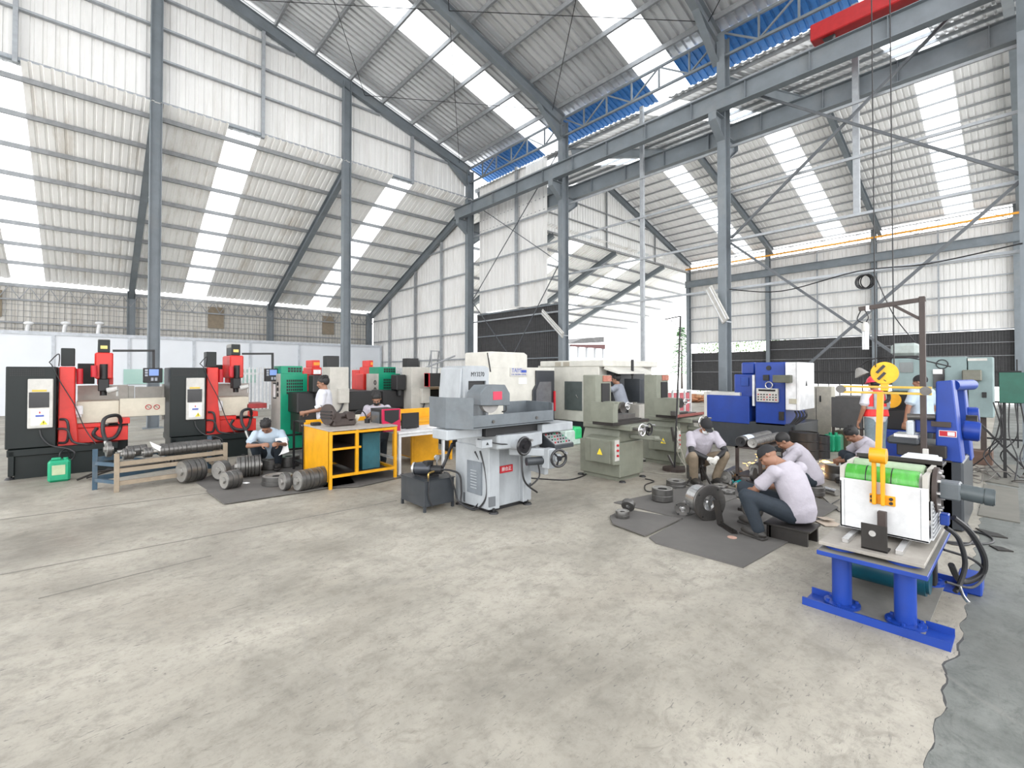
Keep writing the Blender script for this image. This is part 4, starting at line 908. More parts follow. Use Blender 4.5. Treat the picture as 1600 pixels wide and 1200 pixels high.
mb.tube([(tx0 + .3, ty0 + .1, .47), (tx1 - .05, ty0, .46), (tx1 + .03, ty0 - .08, .40), (tx1 + .04, ty0 - .1, .2), (tx1 + .03, ty0 - .12, .06), (tx1 + .1, ty0 - .3, .03), (tx1 + .14, ty0 - .42, .25), (tx1 + .13, ty0 - .4, .55), (tx1 + .1, ty0 - .3, .72)], .012)
mb.tube([(tx0 + .32, ty0 + .05, .44), (tx1 - .1, ty0 - .03, .42), (tx1 - .04, ty0 - .06, .25), (tx1 + .0, ty0 - .1, .08), (tx1 + .06, ty0 - .35, .02), (tx1 + .12, ty0 - .5, .2), (tx1 + .12, ty0 - .48, .5), (tx1 + .1, ty0 - .4, .74)], .011)
mb.tube([(tx0 + .1, ty0 + .06, .4), (tx0 + .06, ty0 - .015, .36), (tx0 + .05, ty0 - .02, .2), (tx0 + .1, ty0 - .03, .06)], .007); part('hose', mb, M_RUBBER, t)

def grinder(kind, P):
    pass
M_LG = mat('light grey machine paint', (.33, .352, .37), .38, 0, .12, (.34, .36, .38), 5, stretch=(1, 1, .5))
M_DG = mat('slate grey machine paint', (.115, .132, .145), .42, 0, .12)
M_HWH = mat('black glossy bakelite', (.015, .015, .017), .2)
bx0, bx1, by0, by1 = 3.58, 4.30, 4.38, 5.02
t = thing('surface_grinder', 'large light grey surface grinder with slate tray standing in the middle of the floor', 'grinder', (bx0, by0, 0))
mb = MB(); mb.prism([(bx0, by0), (bx0 + .16, by0 - .02), (bx0 + .16, by0 + .05), (bx1 - .17, by0 + .05), (bx1 - .17, by0 - .02), (bx1, by0), (bx1, by1), (bx0 - .04, by1)], .04, .80, 'Z', .01); part('pedestal', mb, M_LG, t)
mb = MB(); mb.box(bx0 + .03, bx1 - .03, by0 + .06, by1 - .03, .0, .05, 0); part('plinth', mb, M_BLACK, t)
for x, y in ((bx0 + .06, by0 - .02), (bx1 - .08, by0 - .0), (bx0, by1 - .05)): part('levelling_foot', MB().cyl((x, y, 0), (x, y, .02), .06, .05).cyl((x, y, .02), (x, y, .06), .015), M_BLACK, t)
# louvre panel and foot recesses on the left side, facing -X
xs_ = bx0 - .03
lp = part('side_panel', MB().prism([(by0 + .12, .20), (by0 + .40, .20), (by0 + .40, .60), (by0 + .12, .60)], xs_ + .0, xs_ + .03, 'X'), mat('panel grey', (.16, .18, .20), .5), t)
mb = MB()
for k in range(7): mb.box(xs_ - .008, xs_ + .004, by0 + .20, by0 + .32, .27 + k * .035, .28 + k * .035, 0)
part('louvre', mb, M_LG, lp)
mb = MB(); mb.box(bx0 + .0, bx0 + .10, by0 - .012, by0 + .02, .08, .2, 0); mb.box(xs_ + .0, xs_ + .03, by1 - .2, by1 - .1, .06, .18, 0); part('foot_recess', mb, mat('recess', (.12, .13, .14), .6), t)
pl = Fr(by0 + .04, 781, 727, 801, 738); bd = part('badge', MB().box(pl[0], pl[1], by0 + .035, by0 + .05, pl[2], pl[3], .002), M_REDS, t)
part('badge_lettering', text_mb('勝合正', .055, MY((pl[0] + pl[1]) / 2, by0 + .034, (pl[2] + pl[3]) / 2), .0015), M_WHITE, bd)
# saddle, cross bed
mb = MB(); mb.prism([(bx0 - .02, by0 - .18), (bx1 - .28, by0 - .30), (bx1 - .02, by0 - .22), (bx1 + .02, by0 - .0), (bx1, by1), (bx0 - .02, by1)], .79, .96, 'Z', .015); part('saddle', mb, M_LG, t)
mb = MB(); mb.box(2.92, 3.42, 4.30, 4.60, .95, 1.06, .01); part('table_cover', mb, M_LG, t); part('table_cover', MB().box(4.27, 4.86, 4.15, 4.45, .93, 1.04, .01), M_LG, t)
mb = MB(); mb.box(3.42, 4.27, 4.24, 4.62, .95, 1.05, .004); part('table_way', mb, M_BLACK, t)
q1 = onY(758, 697, by0 - .16); mb = MB(); mb.box(q1.x - .09, q1.x + .06, by0 - .22, by0 - .1, .84, .93, .004); part('stop_bracket', mb, M_LG, t)
part('bracket_mark', MB().prism([(q1.x - .035, .875), (q1.x - .015, .905), (q1.x + .005, .875)], by0 - .224, by0 - .218), M_BLACK, t)
# tray
M_TR = M_DG; tx, tX, ty, tY = 2.98, 4.55, 4.12, 4.75
mb = MB(); mb.prism([(tx, tY), (tx + .0, ty + .30), (tx + .16, ty), (tX - .12, ty), (tX, ty + .18), (tX, tY)], 1.07, 1.09, 'Z'); part('tray_floor', mb, M_TR, t)
mb = MB(); mb.box(tx + .16, tX - .12, ty, ty + .015, 1.08, 1.22, .003); part('tray_front', mb, M_TR, t)
mb = MB(); mb.obox((tx, ty + .29, 1.245), (tx + .17, ty, 1.245), .015, .35); mb.box(tx - .006, tx + .012, ty + .28, tY, 1.08, 1.42, .003); part('end_guard', mb, M_TR, t, 'tall slate guard on the left end of the tray')
mb = MB(); mb.obox((tX - .12, ty, 1.19), (tX, ty + .18, 1.19), .015, .24); mb.box(tX - .01, tX + .006, ty + .17, tY, 1.08, 1.31, .003); mb.box(tX - .42, tX, tY - .02, tY, 1.08, 1.31, .003); part('end_guard', mb, M_TR, t, 'low slate guard on the right end of the tray')
mb = MB(); mb.box(tx + .22, tX - .25, ty + .16, ty + .42, 1.09, 1.16, .004); part('magnetic_chuck', mb, M_STL, t)
mb = MB()
for x in (tx + .45, tX - .42): mb.cyl((x, ty - .012, 1.14), (x, ty, 1.14), .018)
part('bolt', mb, M_STL, t)
# column
cx0, cx1 = onY(729, 600, 4.92).x, onY(763, 600, 4.92).x; zt = 1.79; cy = 4.92
mb = MB(); mb.prism([(cx0 - .11, .9), (cx1 + .0, .9), (cx1, zt - .03), (cx1 - .06, zt), (cx0 + .04, zt), (cx0 - .04, zt - .03)], cy + .06, cy + .55, 'Y', .012); mb.prism([(cx0 - .03, 1.0), (cx0 + .02, 1.0), (cx0 + .03, zt - .20), (cx1 - .04, zt - .20), (cx1 - .04, 1.0), (cx1, 1.0), (cx1 + .01, zt - .03), (cx1 - .06, zt), (cx0 + .03, zt), (cx0 - .02, zt - .03)], cy, cy + .08, 'Y'); part('column', mb, M_LG, t)
part('bellows', MB().box(cx0 + .03, cx1 - .04, cy + .03, cy + .06, 1.3, zt - .2, 0), M_BLACK, t)
part('model_lettering', text_mb('MY3270', .085, MY((cx0 + cx1) / 2, cy - .002, zt - .115), .002, .78), M_BLACK, t)
mb = MB(); mb.box(cx0 + .03, cx1 - .06, cy - .35, cy + .05, 1.30, 1.47, .01); part('spindle_housing', mb, M_LG, t)
# wheel guard
gx0, gx1 = onY(751, 620, 4.35).x, onY(797, 620, 4.35).x; gz0, gz1 = 1.29, 1.55; gw = gx1 - gx0
mb = MB(); mb.prism([(gx0, gz0 + .02), (gx0, gz1 - .09), (gx0 + .1, gz1), (gx1 - .08, gz1), (gx1, gz1 - .11), (gx1, gz0)], 4.35, 4.62, 'Y', .006); part('wheel_guard', mb, M_DG, t)
part('guard_label', MB().box(gx0 + .19, gx0 + .33, 4.345, 4.352, gz0 + .08, gz0 + .18, 0), mat('pink red label', (.55, .03, .07), .5), t)
part('grinding_wheel', MB().cyl(((gx0 + gx1) / 2 - .04, 4.40, gz0 + .06), ((gx0 + gx1) / 2 - .04, 4.46, gz0 + .06), .14, n=32), mat('grinding stone', (.33, .32, .31), .8), t)
mb = MB(); mb.cyl((gx1 - .005, 4.4, gz0 + .16), (gx1 + .02, 4.4, gz0 + .16), .012); mb.tube([(gx1 - .06, 4.36, gz0), (gx1 - .07, 4.35, gz0 - .06), (gx1 - .13, 4.35, gz0 - .07)], .009); part('coolant_nozzle', mb, M_BLACK, t)
# handwheels
def handwheel(c, axis, R, parent, m=M_HWH, rim=.016, spokes=3, solid=False):
    hw = part('handwheel', MB().torus(c, axis, R - rim, rim, 30, 8), m, parent)
    ax = Vector(axis).normalized(); e1_ = ax.orthogonal().normalized(); e2_ = ax.cross(e1_); c = Vector(c); mb = MB()
    if solid: mb.cyl(c - ax * .008, c + ax * .008, R - rim)
    for k in range(spokes):
        a_ = 2 * PI * k / spokes + .5; mb.obox(c, c + (e1_ * math.cos(a_) + e2_ * math.sin(a_)) * (R - rim), .02, .012, ax)
    mb.cyl(c - ax * .03, c + ax * .03, .03); part('spoke', mb, m, hw)
    mb = MB(); pp = c + e1_ * (R - rim); mb.cyl(pp, pp - ax * .07, .012, .015); part('crank_handle', mb, M_CHROME, hw); return hw
q1 = onY(819, 697, 3.98); handwheel(q1, (0, 1, 0), .115, t, M_HWH, .018, 3, True); part('wheel_shaft', MB().cyl((q1.x, 3.98, q1.z), (q1.x, 4.2, q1.z), .05, .06), M_LG, t)
q2 = onY(873, 716, 3.80); handwheel(q2, (.35, 1, 0), .115, t, M_HWH, .016, 3)
mb = MB(); mb.obox((q1.x + .03, 4.28, q2.z + .07), (q2.x - .02, 4.0, q2.z + .05), .10, .09, bev=.01); mb.box(q2.x - .07, q2.x + .06, 3.9, 4.02, q2.z - .14, q2.z + .10, .01); mb.cyl(q2, q2 + Vector((.03, .12, 0)), .05); mb.obox((bx1 - .02, 4.4, .48), (q2.x + .05, 4.05, .48), .06, .10, bev=.006); part('feed_bracket', mb, M_LG, t)
mb = MB(); mb.cyl((q2.x - .25, 4.1, q2.z - .05), (q2.x - .05, 4.02, q2.z - .05), .05); part('feed_motor', mb, M_SLATE, t)
mb = MB(); mb.tube([(q2.x - .1, 4.05, q2.z - .08), (q2.x - .08, 4.05, q2.z - .25), (q2.x - .2, 4.1, q2.z - .36), (bx1, 4.4, .25)], .010); mb.tube([(q1.x + .12, 4.15, .75), (q1.x + .13, 4.12, .4), (bx1 + .02, 4.3, .15)], .012)
mb.tube([(3.3, 4.24, .94), (3.6, 4.18, .86), (4.0, 4.16, .83)], .008); part('cable', mb, M_RUBBER, t)
# operator panel
pz = .80; px0, px1 = 4.36, 4.72
cp = part('operator_panel', MB().prism([(4.02, pz - .07), (4.02, pz - .02), (4.26, pz + .10), (4.30, pz + .10), (4.30, pz - .07)], px0, px1, 'X', .004), M_SLATE, t)
part('switch_plate', MB().obox(((px0 + px1) / 2, 4.03, pz - .012), ((px0 + px1) / 2, 4.25, pz + .098), px1 - px0 - .03, .004), mat('worn switch plate', (.26, .27, .27), .4), cp)
for i in range(6):
    for k in range(4):
        nm, m_ = (('red_button', M_REDS), ('green_button', M_PLAS), ('black_knob', M_BLACK), ('black_knob', M_BLACK))[(i * 3 + k * k + k) % 4]
        x = px0 + .045 + i * .053; f = (k + .5) / 4; y = 4.03 + .22 * f; z = pz - .01 + .11 * f; part(nm, MB().cyl((x, y, z), (x - 0, y - .006, z + .014), .009, n=10), m_, cp)
part('panel_arm', MB().box(4.3, 4.55, 4.3, 4.36, .66, .74, .004), M_LG, t)

# smaller grey green grinders
def small_grinder(loc, label, var):
    t = thing('surface_grinder', label, 'grinder', loc, 0, None, True)      # local: corner at origin, X right, Y back
    mb = MB(); mb.box(0, .66, 0, .8, .06, .60, .012); mb.box(.04, .62, .05, .75, .0, .06, 0); mb.prism([(0, .60), (.66, .60), (.56, .80), (.08, .80)], .05, .75, 'Y', .01); part('pedestal', mb, M_GRNG, t)
    for x, y in ((.02, -.03), (.6, -.02), (0, .78)): part('levelling_foot', MB().cyl((x, y, 0), (x, y, .02), .055, .045), M_BLACK, t)
    bx = part('electric_box', MB().prism([(.02, .26), (-.16, .28), (-.18, .66), (.02, .70)], .0, .56, 'Y', .01), M_GRNG, t)
    part('box_door', MB().prism([(.05, .30), (.42, .30), (.42, .64), (.05, .64)], -.19, -.168, 'X', .003), M_GRNG, bx)
    part('danger_triangle', MB().prism([(.19, .42), (.29, .42), (.24, .52)], -.197, -.19, 'X'), M_STICK, bx)
    part('switch_panel', MB().box(-.14, -.03, -.012, .002, .34, .66, .002), M_PANELG, bx)
    mb = MB()
    for z in (.42, .50, .58): mb.cyl((-.085, -.012, z), (-.085, -.035, z), .018, n=12)
    part('push_button', mb, M_REDS, bx)
    mb = MB(); mb.box(.03, .64, -.18, .75, .80, .88, .008); part('saddle', mb, M_GRNG, t)
    mb = MB(); mb.box(-.17, .84, .0, .40, .88, .93, .004); mb.box(-.1, .7, .06, .34, .93, .95, 0); part('work_table', mb, M_DARKSTL, t)
    mb = MB(); mb.box(.0, .42, .08, .3, .95, .98, .003) if var else mb.box(.05, .55, .08, .30, .95, 1.03, .005); part('magnetic_chuck', mb, M_STL, t)
    mb = MB(); mb.prism([(.42, .93), (.02, .93), (-.02, 1.24), (.42, 1.24)], -.185, -.165, 'X'); mb.box(-.18, -.05, .0, .02, .93, 1.22, 0); part('end_guard', mb, M_GRNG, t)
    if var: part('table_rail', MB().box(-.17, .84, -.03, .0, .90, .95, .003), mat('maroon paint', (.20, .06, .05), .5), t)
    mb = MB(); mb.box(.08, .50, .52, .80, .78, 1.66, .012); part('column', mb, M_GRNG, t)
    part('bellows', MB().box(.22, .44, .505, .525, 1.2, 1.52, 0), M_BLACK, t)
    mb = MB(); mb.box(.26, .49, .505, .52, 1.55, 1.65, 0); part('maker_plate', mb, mat('brown plate', (.35, .12, .08), .5, 0, .4, (.6, .5, .4), 30), t)
    mb = MB(); mb.box(.25, .42, .2, .53, 1.10, 1.22, .01); part('spindle_head', mb, M_GRNG, t); part('grinding_wheel', MB().cyl((.33, .16, 1.13), (.33, .19, 1.13), .09, n=24), M_STL, t)
    handwheel((.10, -.33, .83), (0, 1, 0), .10, t, M_CHROME, .012, 3); handwheel((.33, -.31, .82), (0, 1, 0), .10, t, M_BLACK, .012, 3); part('wheel_shaft', MB().cyl((.10, -.33, .83), (.10, -.1, .84), .022), M_STL, t); part('wheel_shaft', MB().cyl((.33, -.31, .82), (.33, -.1, .84), .02), M_STL, t)
    handwheel((.36, .10, 1.16), (0, 1, 0), .065, t, M_CHROME, .008, 3)
    mb = MB(); mb.obox((.35, .06, .68), (.66, -.22, .64), .06, .07, bev=.01); mb.cyl((.64, -.2, .64), (.70, -.26, .63), .045); mb.obox((.69, -.26, .64), (.80, -.30, .57), .018, .018); part('cross_feed', mb, M_GRNG, t)
    return t
g2_ = small_grinder((6.12, 4.28, 0), 'grey green surface grinder nearer the big one, with chrome handwheels', 0)
g3_ = small_grinder((7.90, 4.22, 0), 'grey green surface grinder with a maroon table behind the squatting masked man', 1)

# ================================================================== machining centres
M_CREAM = mat('off white machine paint', (.56, .55, .50), .42, 0, .12, (.55, .50, .42), 2)
Yt = 7.6; a, b, c, d = Fr(Yt, 764, 573.5, 866, 690); zt1 = onY(800, 574, Yt).z; zt2 = onY(764, 549, Yt).z
t = thing('machining_centre', 'tall off white machining centre with a blue and white name banner behind the big grinder', 'machine', (a, Yt, 0))
part('enclosure', MB().box(a, b + .02, Yt, Yt + 1.9, .35, zt1, .015), M_CREAM, t)
mb = MB(); x1_ = onY(824, 560, Yt).x; mb.prism([(a, zt1 - .02), (x1_, zt1 - .02), (x1_, zt2 - .05), (x1_ - .1, zt2), (a + .03, zt2), (a, zt2 - .03)], Yt, Yt + .85, 'Y', .01); part('head_cover', mb, M_CREAM, t)
part('machine_base', MB().box(a, b + .02, Yt + .03, Yt + 1.9, 0, .5, .01), M_BLACK, t)
dx0, dx1 = onY(831, 600, Yt).x, onY(864, 600, Yt).x; dz1 = onY(848, 579, Yt).z; dz0 = onY(848, 640, Yt).z - .55
dr = part('sliding_door', MB().prism([(dx0 + .1, dz0), (dx1, dz0), (dx1, dz1), (dx0 + .1, dz1), (dx0 + .1, dz1 - .32), (dx0, dz1 - .45), (dx0, dz0)], Yt - .05, Yt - .005, 'Y', .006), mat('charcoal door', (.025, .028, .034), .35), t)
part('window_pane', MB().prism([(dx0 + .09, dz1 - 1.0), (dx1 - .12, dz1 - 1.0), (dx1 - .12, dz1 - .26), (dx0 + .2, dz1 - .26), (dx0 + .09, dz1 - .45)], Yt - .056, Yt - .045, 'Y'), mat('reflecting pane', (.13, .13, .135), .06, 0, 0), dr)
part('door_handle', MB().box(dx1 - .05, dx1 - .01, Yt - .11, Yt - .05, dz1 - .95, dz1 - .48, .012), M_REDS, dr)
r = Fr(Yt - .01, 797, 574.5, 824, 588); sg = part('name_sign', MB().box(r[0], r[1], Yt - .012, Yt, r[2], r[3], .002), M_PANELG, t)
part('sign_lettering', text_mb('TAIYE', .13, MY(r[0] + .20, Yt - .013, (r[2] + r[3]) / 2 + .03), .002, .9), M_BLUES, sg)
part('sign_lettering', text_mb('CNC MACHINE CENTER', .043, MY((r[0] + r[1]) / 2, Yt - .013, r[2] + .04), .002, .95), M_BLUES, sg)
part('sign_lozenge', MB().box(r[1] - .19, r[1] - .03, Yt - .014, Yt - .01, r[3] - .11, r[3] - .05, .001), M_BLUES, sg)
r = Fr(Yt - .01, 811, 590, 823, 600); part('notice', MB().box(r[0], r[1], Yt - .006, Yt, r[2], r[3], 0), M_PAPER, t)
r = Fr(Yt - .01, 797.5, 637, 823, 650); bn = part('name_banner', MB().box(r[0], r[1] + .12, Yt - .01, Yt, r[2], r[3], 0), M_BLUES, t)
part('banner_lettering', text_mb('TAIYE', .19, MY((r[0] + r[1]) / 2 + .07, Yt - .011, (r[2] + r[3]) / 2), .002, 1.0), M_WHITE, bn)
mb = MB(); mb.cyl((a - .0, Yt - .05, zt1 - .1), (a, Yt + .05, zt1 + .3), .015); part('lifting_pin', mb, M_BLACK, t)
Xv = 8.9
t = thing('machining_centre', 'wide pale machining centre with a dark side door behind the grey green grinders', 'machine', (Xv, 6.9, 0))
y1, y0, _, _ = Lr(Xv, 866, 565, 936, 690)[1], Lr(Xv, 866, 565, 936, 690)[0], 0, 0; zt = 2.0
part('enclosure', MB().box(Xv, Xv + 2.3, y0, y1 + .6, .50, zt - .12, .015), M_CREAM, t)
mb = MB(); mb.box(Xv - .02, Xv + 2.35, y0 - .15, y1 + .5, zt - .16, zt, .02); part('roof_cover', mb, M_CREAM, t)
part('machine_base', MB().box(Xv + .04, Xv + 2.3, y0 + .05, y1 + .6, 0, .52, .01), M_SLATE, t)
mb = MB(); mb.prism([(y0 - .12, zt - .16), (y0 - .5, zt - .30), (y0 - .5, zt - .33), (y0 - .1, zt - .22)], Xv + .05, Xv + 1.6, 'X'); part('front_awning', mb, M_CREAM, t)
mb = MB(); mb.box(Xv + .3, Xv + 1.9, y0 - .03, y0 + .02, .6, zt - .25, .01); part('front_door', mb, M_SLATE, t)
r = Lr(Xv - .02, 882, 596, 909, 641); dr = part('side_door', MB().box(Xv - .02, Xv, r[0], r[1], r[2], r[3], .004), mat('dark green grey door', (.075, .09, .09), .4), t)
part('door_handle', MB().obox((Xv - .04, r[0] + .1, (r[2] + r[3]) / 2 - .05), (Xv - .04, r[0] + .16, (r[2] + r[3]) / 2 + .03), .02, .02), M_CHROME, dr)
mb = MB()
for k in range(2): q_ = Lr(Xv, 845.5 + k * 8, 569, 852 + k * 8, 576); mb.box(Xv - .025, Xv - .015, y1 - .25 - k * .28, y1 - .05 - k * .28, zt - .14, zt - .03, 0)
part('vent_grille', mb, mat('grille tan', (.35, .32, .26), .6), t)
mb = MB(); mb.cyl((Xv + 1.9, y0 - .3, .9), (Xv + 1.9, y0 - .3, 1.0), .05); part('pendant_stub', mb, M_BLACK, t)
# operator pendant of it
qd = onX(985, 608, 9.6); t = thing('control_pendant', 'dark upright control pendant behind the man reaching into the machine', 'control panel', (9.6, qd.y, 0))
r = Lr(9.6, 975, 592, 1000, 628); part('screen_housing', MB().box(9.6, 9.75, r[0], r[1], r[2], r[3], .01), M_SLATE, t)
part('post', MB().box(9.65, 9.75, (r[0] + r[1]) / 2 - .05, (r[0] + r[1]) / 2 + .05, 0, r[2], .005), M_CREAM, t)
part('cabinet', MB().box(9.58, 10.0, r[0], r[1] + .05, 0, .95, .01), M_BEIGE2, t)
mb = MB(); zz = onX(981, 562, 9.7).z; yy = (r[0] + r[1]) / 2 + .05
mb.cyl((9.7, yy, r[3]), (9.7, yy, r[3] + .08), .02); mb.cyl((9.7, yy, r[3] + .08), (9.7, yy, zz), .035); part('signal_tower', mb, M_BLACK, t)
# green wrapped box & red and white gadget near the vmc
q = gp(853, 690); t = thing('plastic_crate', 'clear plastic crate wrapped in green beside the pale machining centre', 'crate', (8.3, 7.2, 0))
q = Vector((8.42, 7.15, 0)); t.location = q; ORG[t.name] = q.copy(); part('body', MB().box(q.x - .3, q.x + .25, q.y, q.y + .4, 0, .36, .03), mat('milky plastic', (.55, .68, .62), .35), t)
part('green_wrap', MB().box(q.x + .0, q.x + .28, q.y - .02, q.y + .42, .12, .42, .04), mat('green film', (.05, .55, .20), .3), t)
# ================================================================== right side
# ---- blue machine with white cabinet
Xb = 11.0
t = thing('gear_machine', 'royal blue machine with a white electrical cabinet and push button panel', 'machine', (Xb, 3.4, 0))
def Lp(X, x0, y0, x1, y1): r = Lr(X, x0, y0, x1, y1); return r
r = Lr(Xb, 1103, 660, 1242, 700); part('machine_bed', MB().box(Xb, Xb + 1.6, r[0], r[1], 0, r[3] + .02, .01), M_SLATE, t)
r = Lr(Xb, 1104, 618, 1171, 660); wb = part('swarf_housing', MB().box(Xb - .02, Xb + 1.0, r[0], r[1], r[2], r[3], .01), M_BLUEP, t)
part('housing_edge', MB().box(Xb - .03, Xb + .6, r[1] - .02, r[1] + .05, r[2] - .1, r[3] + .08, .004).box(Xb + .1, Xb + .6, r[0] + .25, r[1], r[3], r[3] + .07, .004), M_CREAM, wb)
r = Lr(Xb + .2, 1147, 585, 1177, 620); part('work_head', MB().box(Xb + .2, Xb + 1.2, r[0], r[1], .9, r[3], .02).box(Xb + .35, Xb + 1.0, r[0] + .02, r[1] - .1, r[3], r[3] + .28, .03), M_BLUEP, t)
r2 = Lr(Xb + .19, 1158, 590, 1170, 603); part('recess_plate', MB().box(Xb + .17, Xb + .2, r2[0], r2[1], r2[2], r2[3], .004), mat('deep blue', (.01, .05, .28), .5), t)
r = Lr(Xb, 1180, 566, 1227, 665); part('main_column', MB().box(Xb, Xb + 1.3, r[0], r[1], r[2], r[3], .015), M_BLUEP, t)
r3 = Lr(Xb - .01, 1176, 586, 1179, 634); part('guide_strip', MB().box(Xb - .03, Xb + .1, r3[0], r3[1], r3[2], r3[3], 0), M_WHITE, t)
r = Lr(Xb - .06, 1182, 607, 1216, 628); cp = part('button_panel', MB().box(Xb - .08, Xb, r[0], r[1], r[2], r[3], .006), M_PANELG, t)
mb = MB(); mr = MB()
for i in range(7):
    for k in range(3):
        (mr if (i + k) % 4 == 0 else mb).cyl((Xb - .08, r[0] + (i + .6) * (r[1] - r[0]) / 7.4, r[2] + .05 + k * .055), (Xb - .10, r[0] + (i + .6) * (r[1] - r[0]) / 7.4, r[2] + .05 + k * .055), .014, n=10)
part('push_buttons', mb, M_BLACK, cp); part('red_buttons', mr, M_REDS, cp)
mb = MB(); mb.box(Xb - .084, Xb - .08, r[1] - .22, r[1] - .05, r[3] - .06, r[3] - .02, 0); mb.box(Xb - .084, Xb - .08, r[0] + .05, r[0] + .22, r[3] - .06, r[3] - .02, 0); part('display', mb, M_SCREEN, cp)
c = onX(1201, 575, Xb - .01); part('round_port', MB().cyl((Xb - .02, c.y, c.z), (Xb, c.y, c.z), .05), M_BLACK, t)
c = onX(1201.5, 602, Xb - .05); part('dial_ring', MB().torus((Xb - .05, c.y, c.z), (1, 0, 0), .07, .014), M_CHROME, t)
c = onX(1197, 590, Xb - .02); part('gauge', MB().box(Xb - .04, Xb, c.y - .06, c.y + .06, c.z - .06, c.z + .06, .004), M_BLACK, t)
r = Lr(Xb - .3, 1208, 586, 1236, 598); part('swing_display', MB().box(Xb - .34, Xb - .2, r[0], r[1], r[2], r[3], .008), mat('olive black', (.08, .085, .06), .4), t)
c = onX(1221, 650, Xb - .02); part('limit_switch', MB().box(Xb - .04, Xb, c.y - .05, c.y + .05, c.z - .09, c.z + .09, .006), M_DARKSTL, t)
r = Lr(Xb - .15, 1227, 566, 1249, 641); eb = part('electrical_cabinet', MB().box(Xb - .15, Xb + .85, r[0], r[1], r[2], r[3], .01), M_WHITE, t)
part('door_seam', MB().box(Xb - .155, Xb - .15, r[0] + .05, r[0] + .058, r[2], r[3], 0), M_PURL, eb)
part('danger_triangle', MB().prism([(Xb + .25, 1.42), (Xb + .35, 1.42), (Xb + .30, 1.53)], r[0] - .006, r[0], 'Y'), M_BLACK, eb)
c = onX(1239, 627, Xb - .15); part('rotary_switch', MB().box(Xb - .17, Xb - .15, c.y - .07, c.y + .07, c.z - .05, c.z + .05, .004), mat('switch beige', (.4, .38, .3), .5), eb)
mb = MB()
for k in range(4): a_ = onX(1242 + 5 * k, 642, Xb + .1); mb.tube([a_, a_ + Vector((0, -.03, -.12)), a_ + Vector((-.05, .1 + .04 * k, -.35)), onX(1240, 668 + 3 * k, Xb)], .02)
part('cable_loom', mb, M_RUBBER, t)
r = Lr(12.95, 1268, 604, 1299, 688); t = thing('steel_cabinet', 'beige two door steel cabinet behind the blue machine', 'cabinet', (12.95, r[0], 0))
part('body', MB().box(12.95, 13.3, r[0], r[1] + .7, .06, r[3], .008), mat('cabinet beige', (.50, .47, .38), .5, 0, .2), t)
part('door_gap', MB().box(12.944, 12.95, (r[0] + r[1]) / 2 + .1, (r[0] + r[1]) / 2 + .108, .1, r[3] - .04, 0), M_BLACK, t); part('handle', MB().box(12.93, 12.95, (r[0] + r[1]) / 2, (r[0] + r[1]) / 2 + .03, 1.0, 1.15, .004), M_BLACK, t)
part('plinth', MB().box(12.97, 13.3, r[0] + .02, r[1] + .68, 0, .07, 0), M_BLACK, t)
# ---- drums and jugs
def drum(px, py, R, h, lab, m=M_BLACK):
    q = gp(px, py); t = thing('steel_drum', lab, 'drum', (q.x + R * .6, q.y + R * .6, 0), 0, None, True)
    part('shell', MB().lathe([(0, .01), (R, 0), (R, h * .33), (R + .012, h * .35), (R, h * .37), (R, h * .66), (R + .012, h * .68), (R, h * .70), (R, h), (R - .02, h), (R - .02, h - .02), (0, h - .02)], (0, 0, 0)), m, t); return t
drum(1266, 719, .26, .52, 'large dark drum beside the beige cabinet, left of the smaller one', M_DARKSTL)
drum(1287, 717, .19, .44, 'smaller black drum between the large dark drum and the green jugs')
for px, lab in ((1296, 'green plastic jug standing behind the smaller black drum'), (1305, 'green plastic jug nearest the brown rusty crate')):
    q = gp(px, 706); t = thing('plastic_jug', lab, 'jug', q); part('body', MB().box(q.x, q.x + .3, q.y - .09, q.y + .12, 0, .36, .03), M_PLAS, t); part('cap', MB().cyl((q.x + .08, q.y, .36), (q.x + .08, q.y, .41), .03), M_PLAS, t)
q = gp(1315, 703); solo('rusty_crate', MB().box(q.x, q.x + .3, q.y - .12, q.y + .12, 0, .42, .01), mat('muddy crate', (.14, .13, .08), .8, 0, .4), 'muddy brown crate right of the green jugs', 'crate')
# ---- teal machine with pendant cabinets
M_TEAL = mat('pale teal paint', (.20, .27, .27), .5, 0, .12, (.2, .26, .25), 2)
Xt = 12.3
t = thing('milling_machine', 'big pale teal machine with wide control cabinets in front of the two standing men', 'machine', (Xt, 1.5, 0))
r = Lr(Xt, 1393, 560, 1440, 612); part('head', MB().box(Xt, Xt + .8, r[0], r[1], r[2], r[3], .02), M_TEAL, t)
r4 = Lr(Xt - .01, 1406, 566, 1427, 582); part('head_window', MB().box(Xt - .015, Xt, r4[0], r4[1], r4[2], r4[3], 0), mat('window grey', (.16, .18, .18), .3), t)
r5 = Lr(Xt + .1, 1391, 536, 1434, 556); part('motor_cover', MB().box(Xt + .1, Xt + .7, r5[0], r5[1], r5[2], r5[3], .06), mat('cover teal', (.33, .38, .36), .5, 0, .3), t)
part('belt_rim', MB().box(Xt + .08, Xt + .75, r5[0] - .02, r5[1] + .02, r5[2] - .06, r5[2], .01), M_BLACK, t)
r6 = Lr(Xt, 1388, 612, 1440, 700); part('work_area', MB().box(Xt, Xt + .7, r6[0], r6[1], 0, r6[3], .02).box(Xt - .3, Xt + .5, r6[0] - .1, r6[1] + .3, .55, .95, .02), M_BLACK, t)
part('rotary_part', MB().cyl((Xt - .35, r6[1] - .1, 1.15), (Xt - .3, r6[1] - .1, 1.15), .16), M_YEL, t)
r7 = Lr(Xt, 1440, 558, 1511, 650); cb = part('control_cabinet', MB().box(Xt, Xt + .5, r7[0], r7[1], r7[2], r7[3], .01), M_TEAL, t)
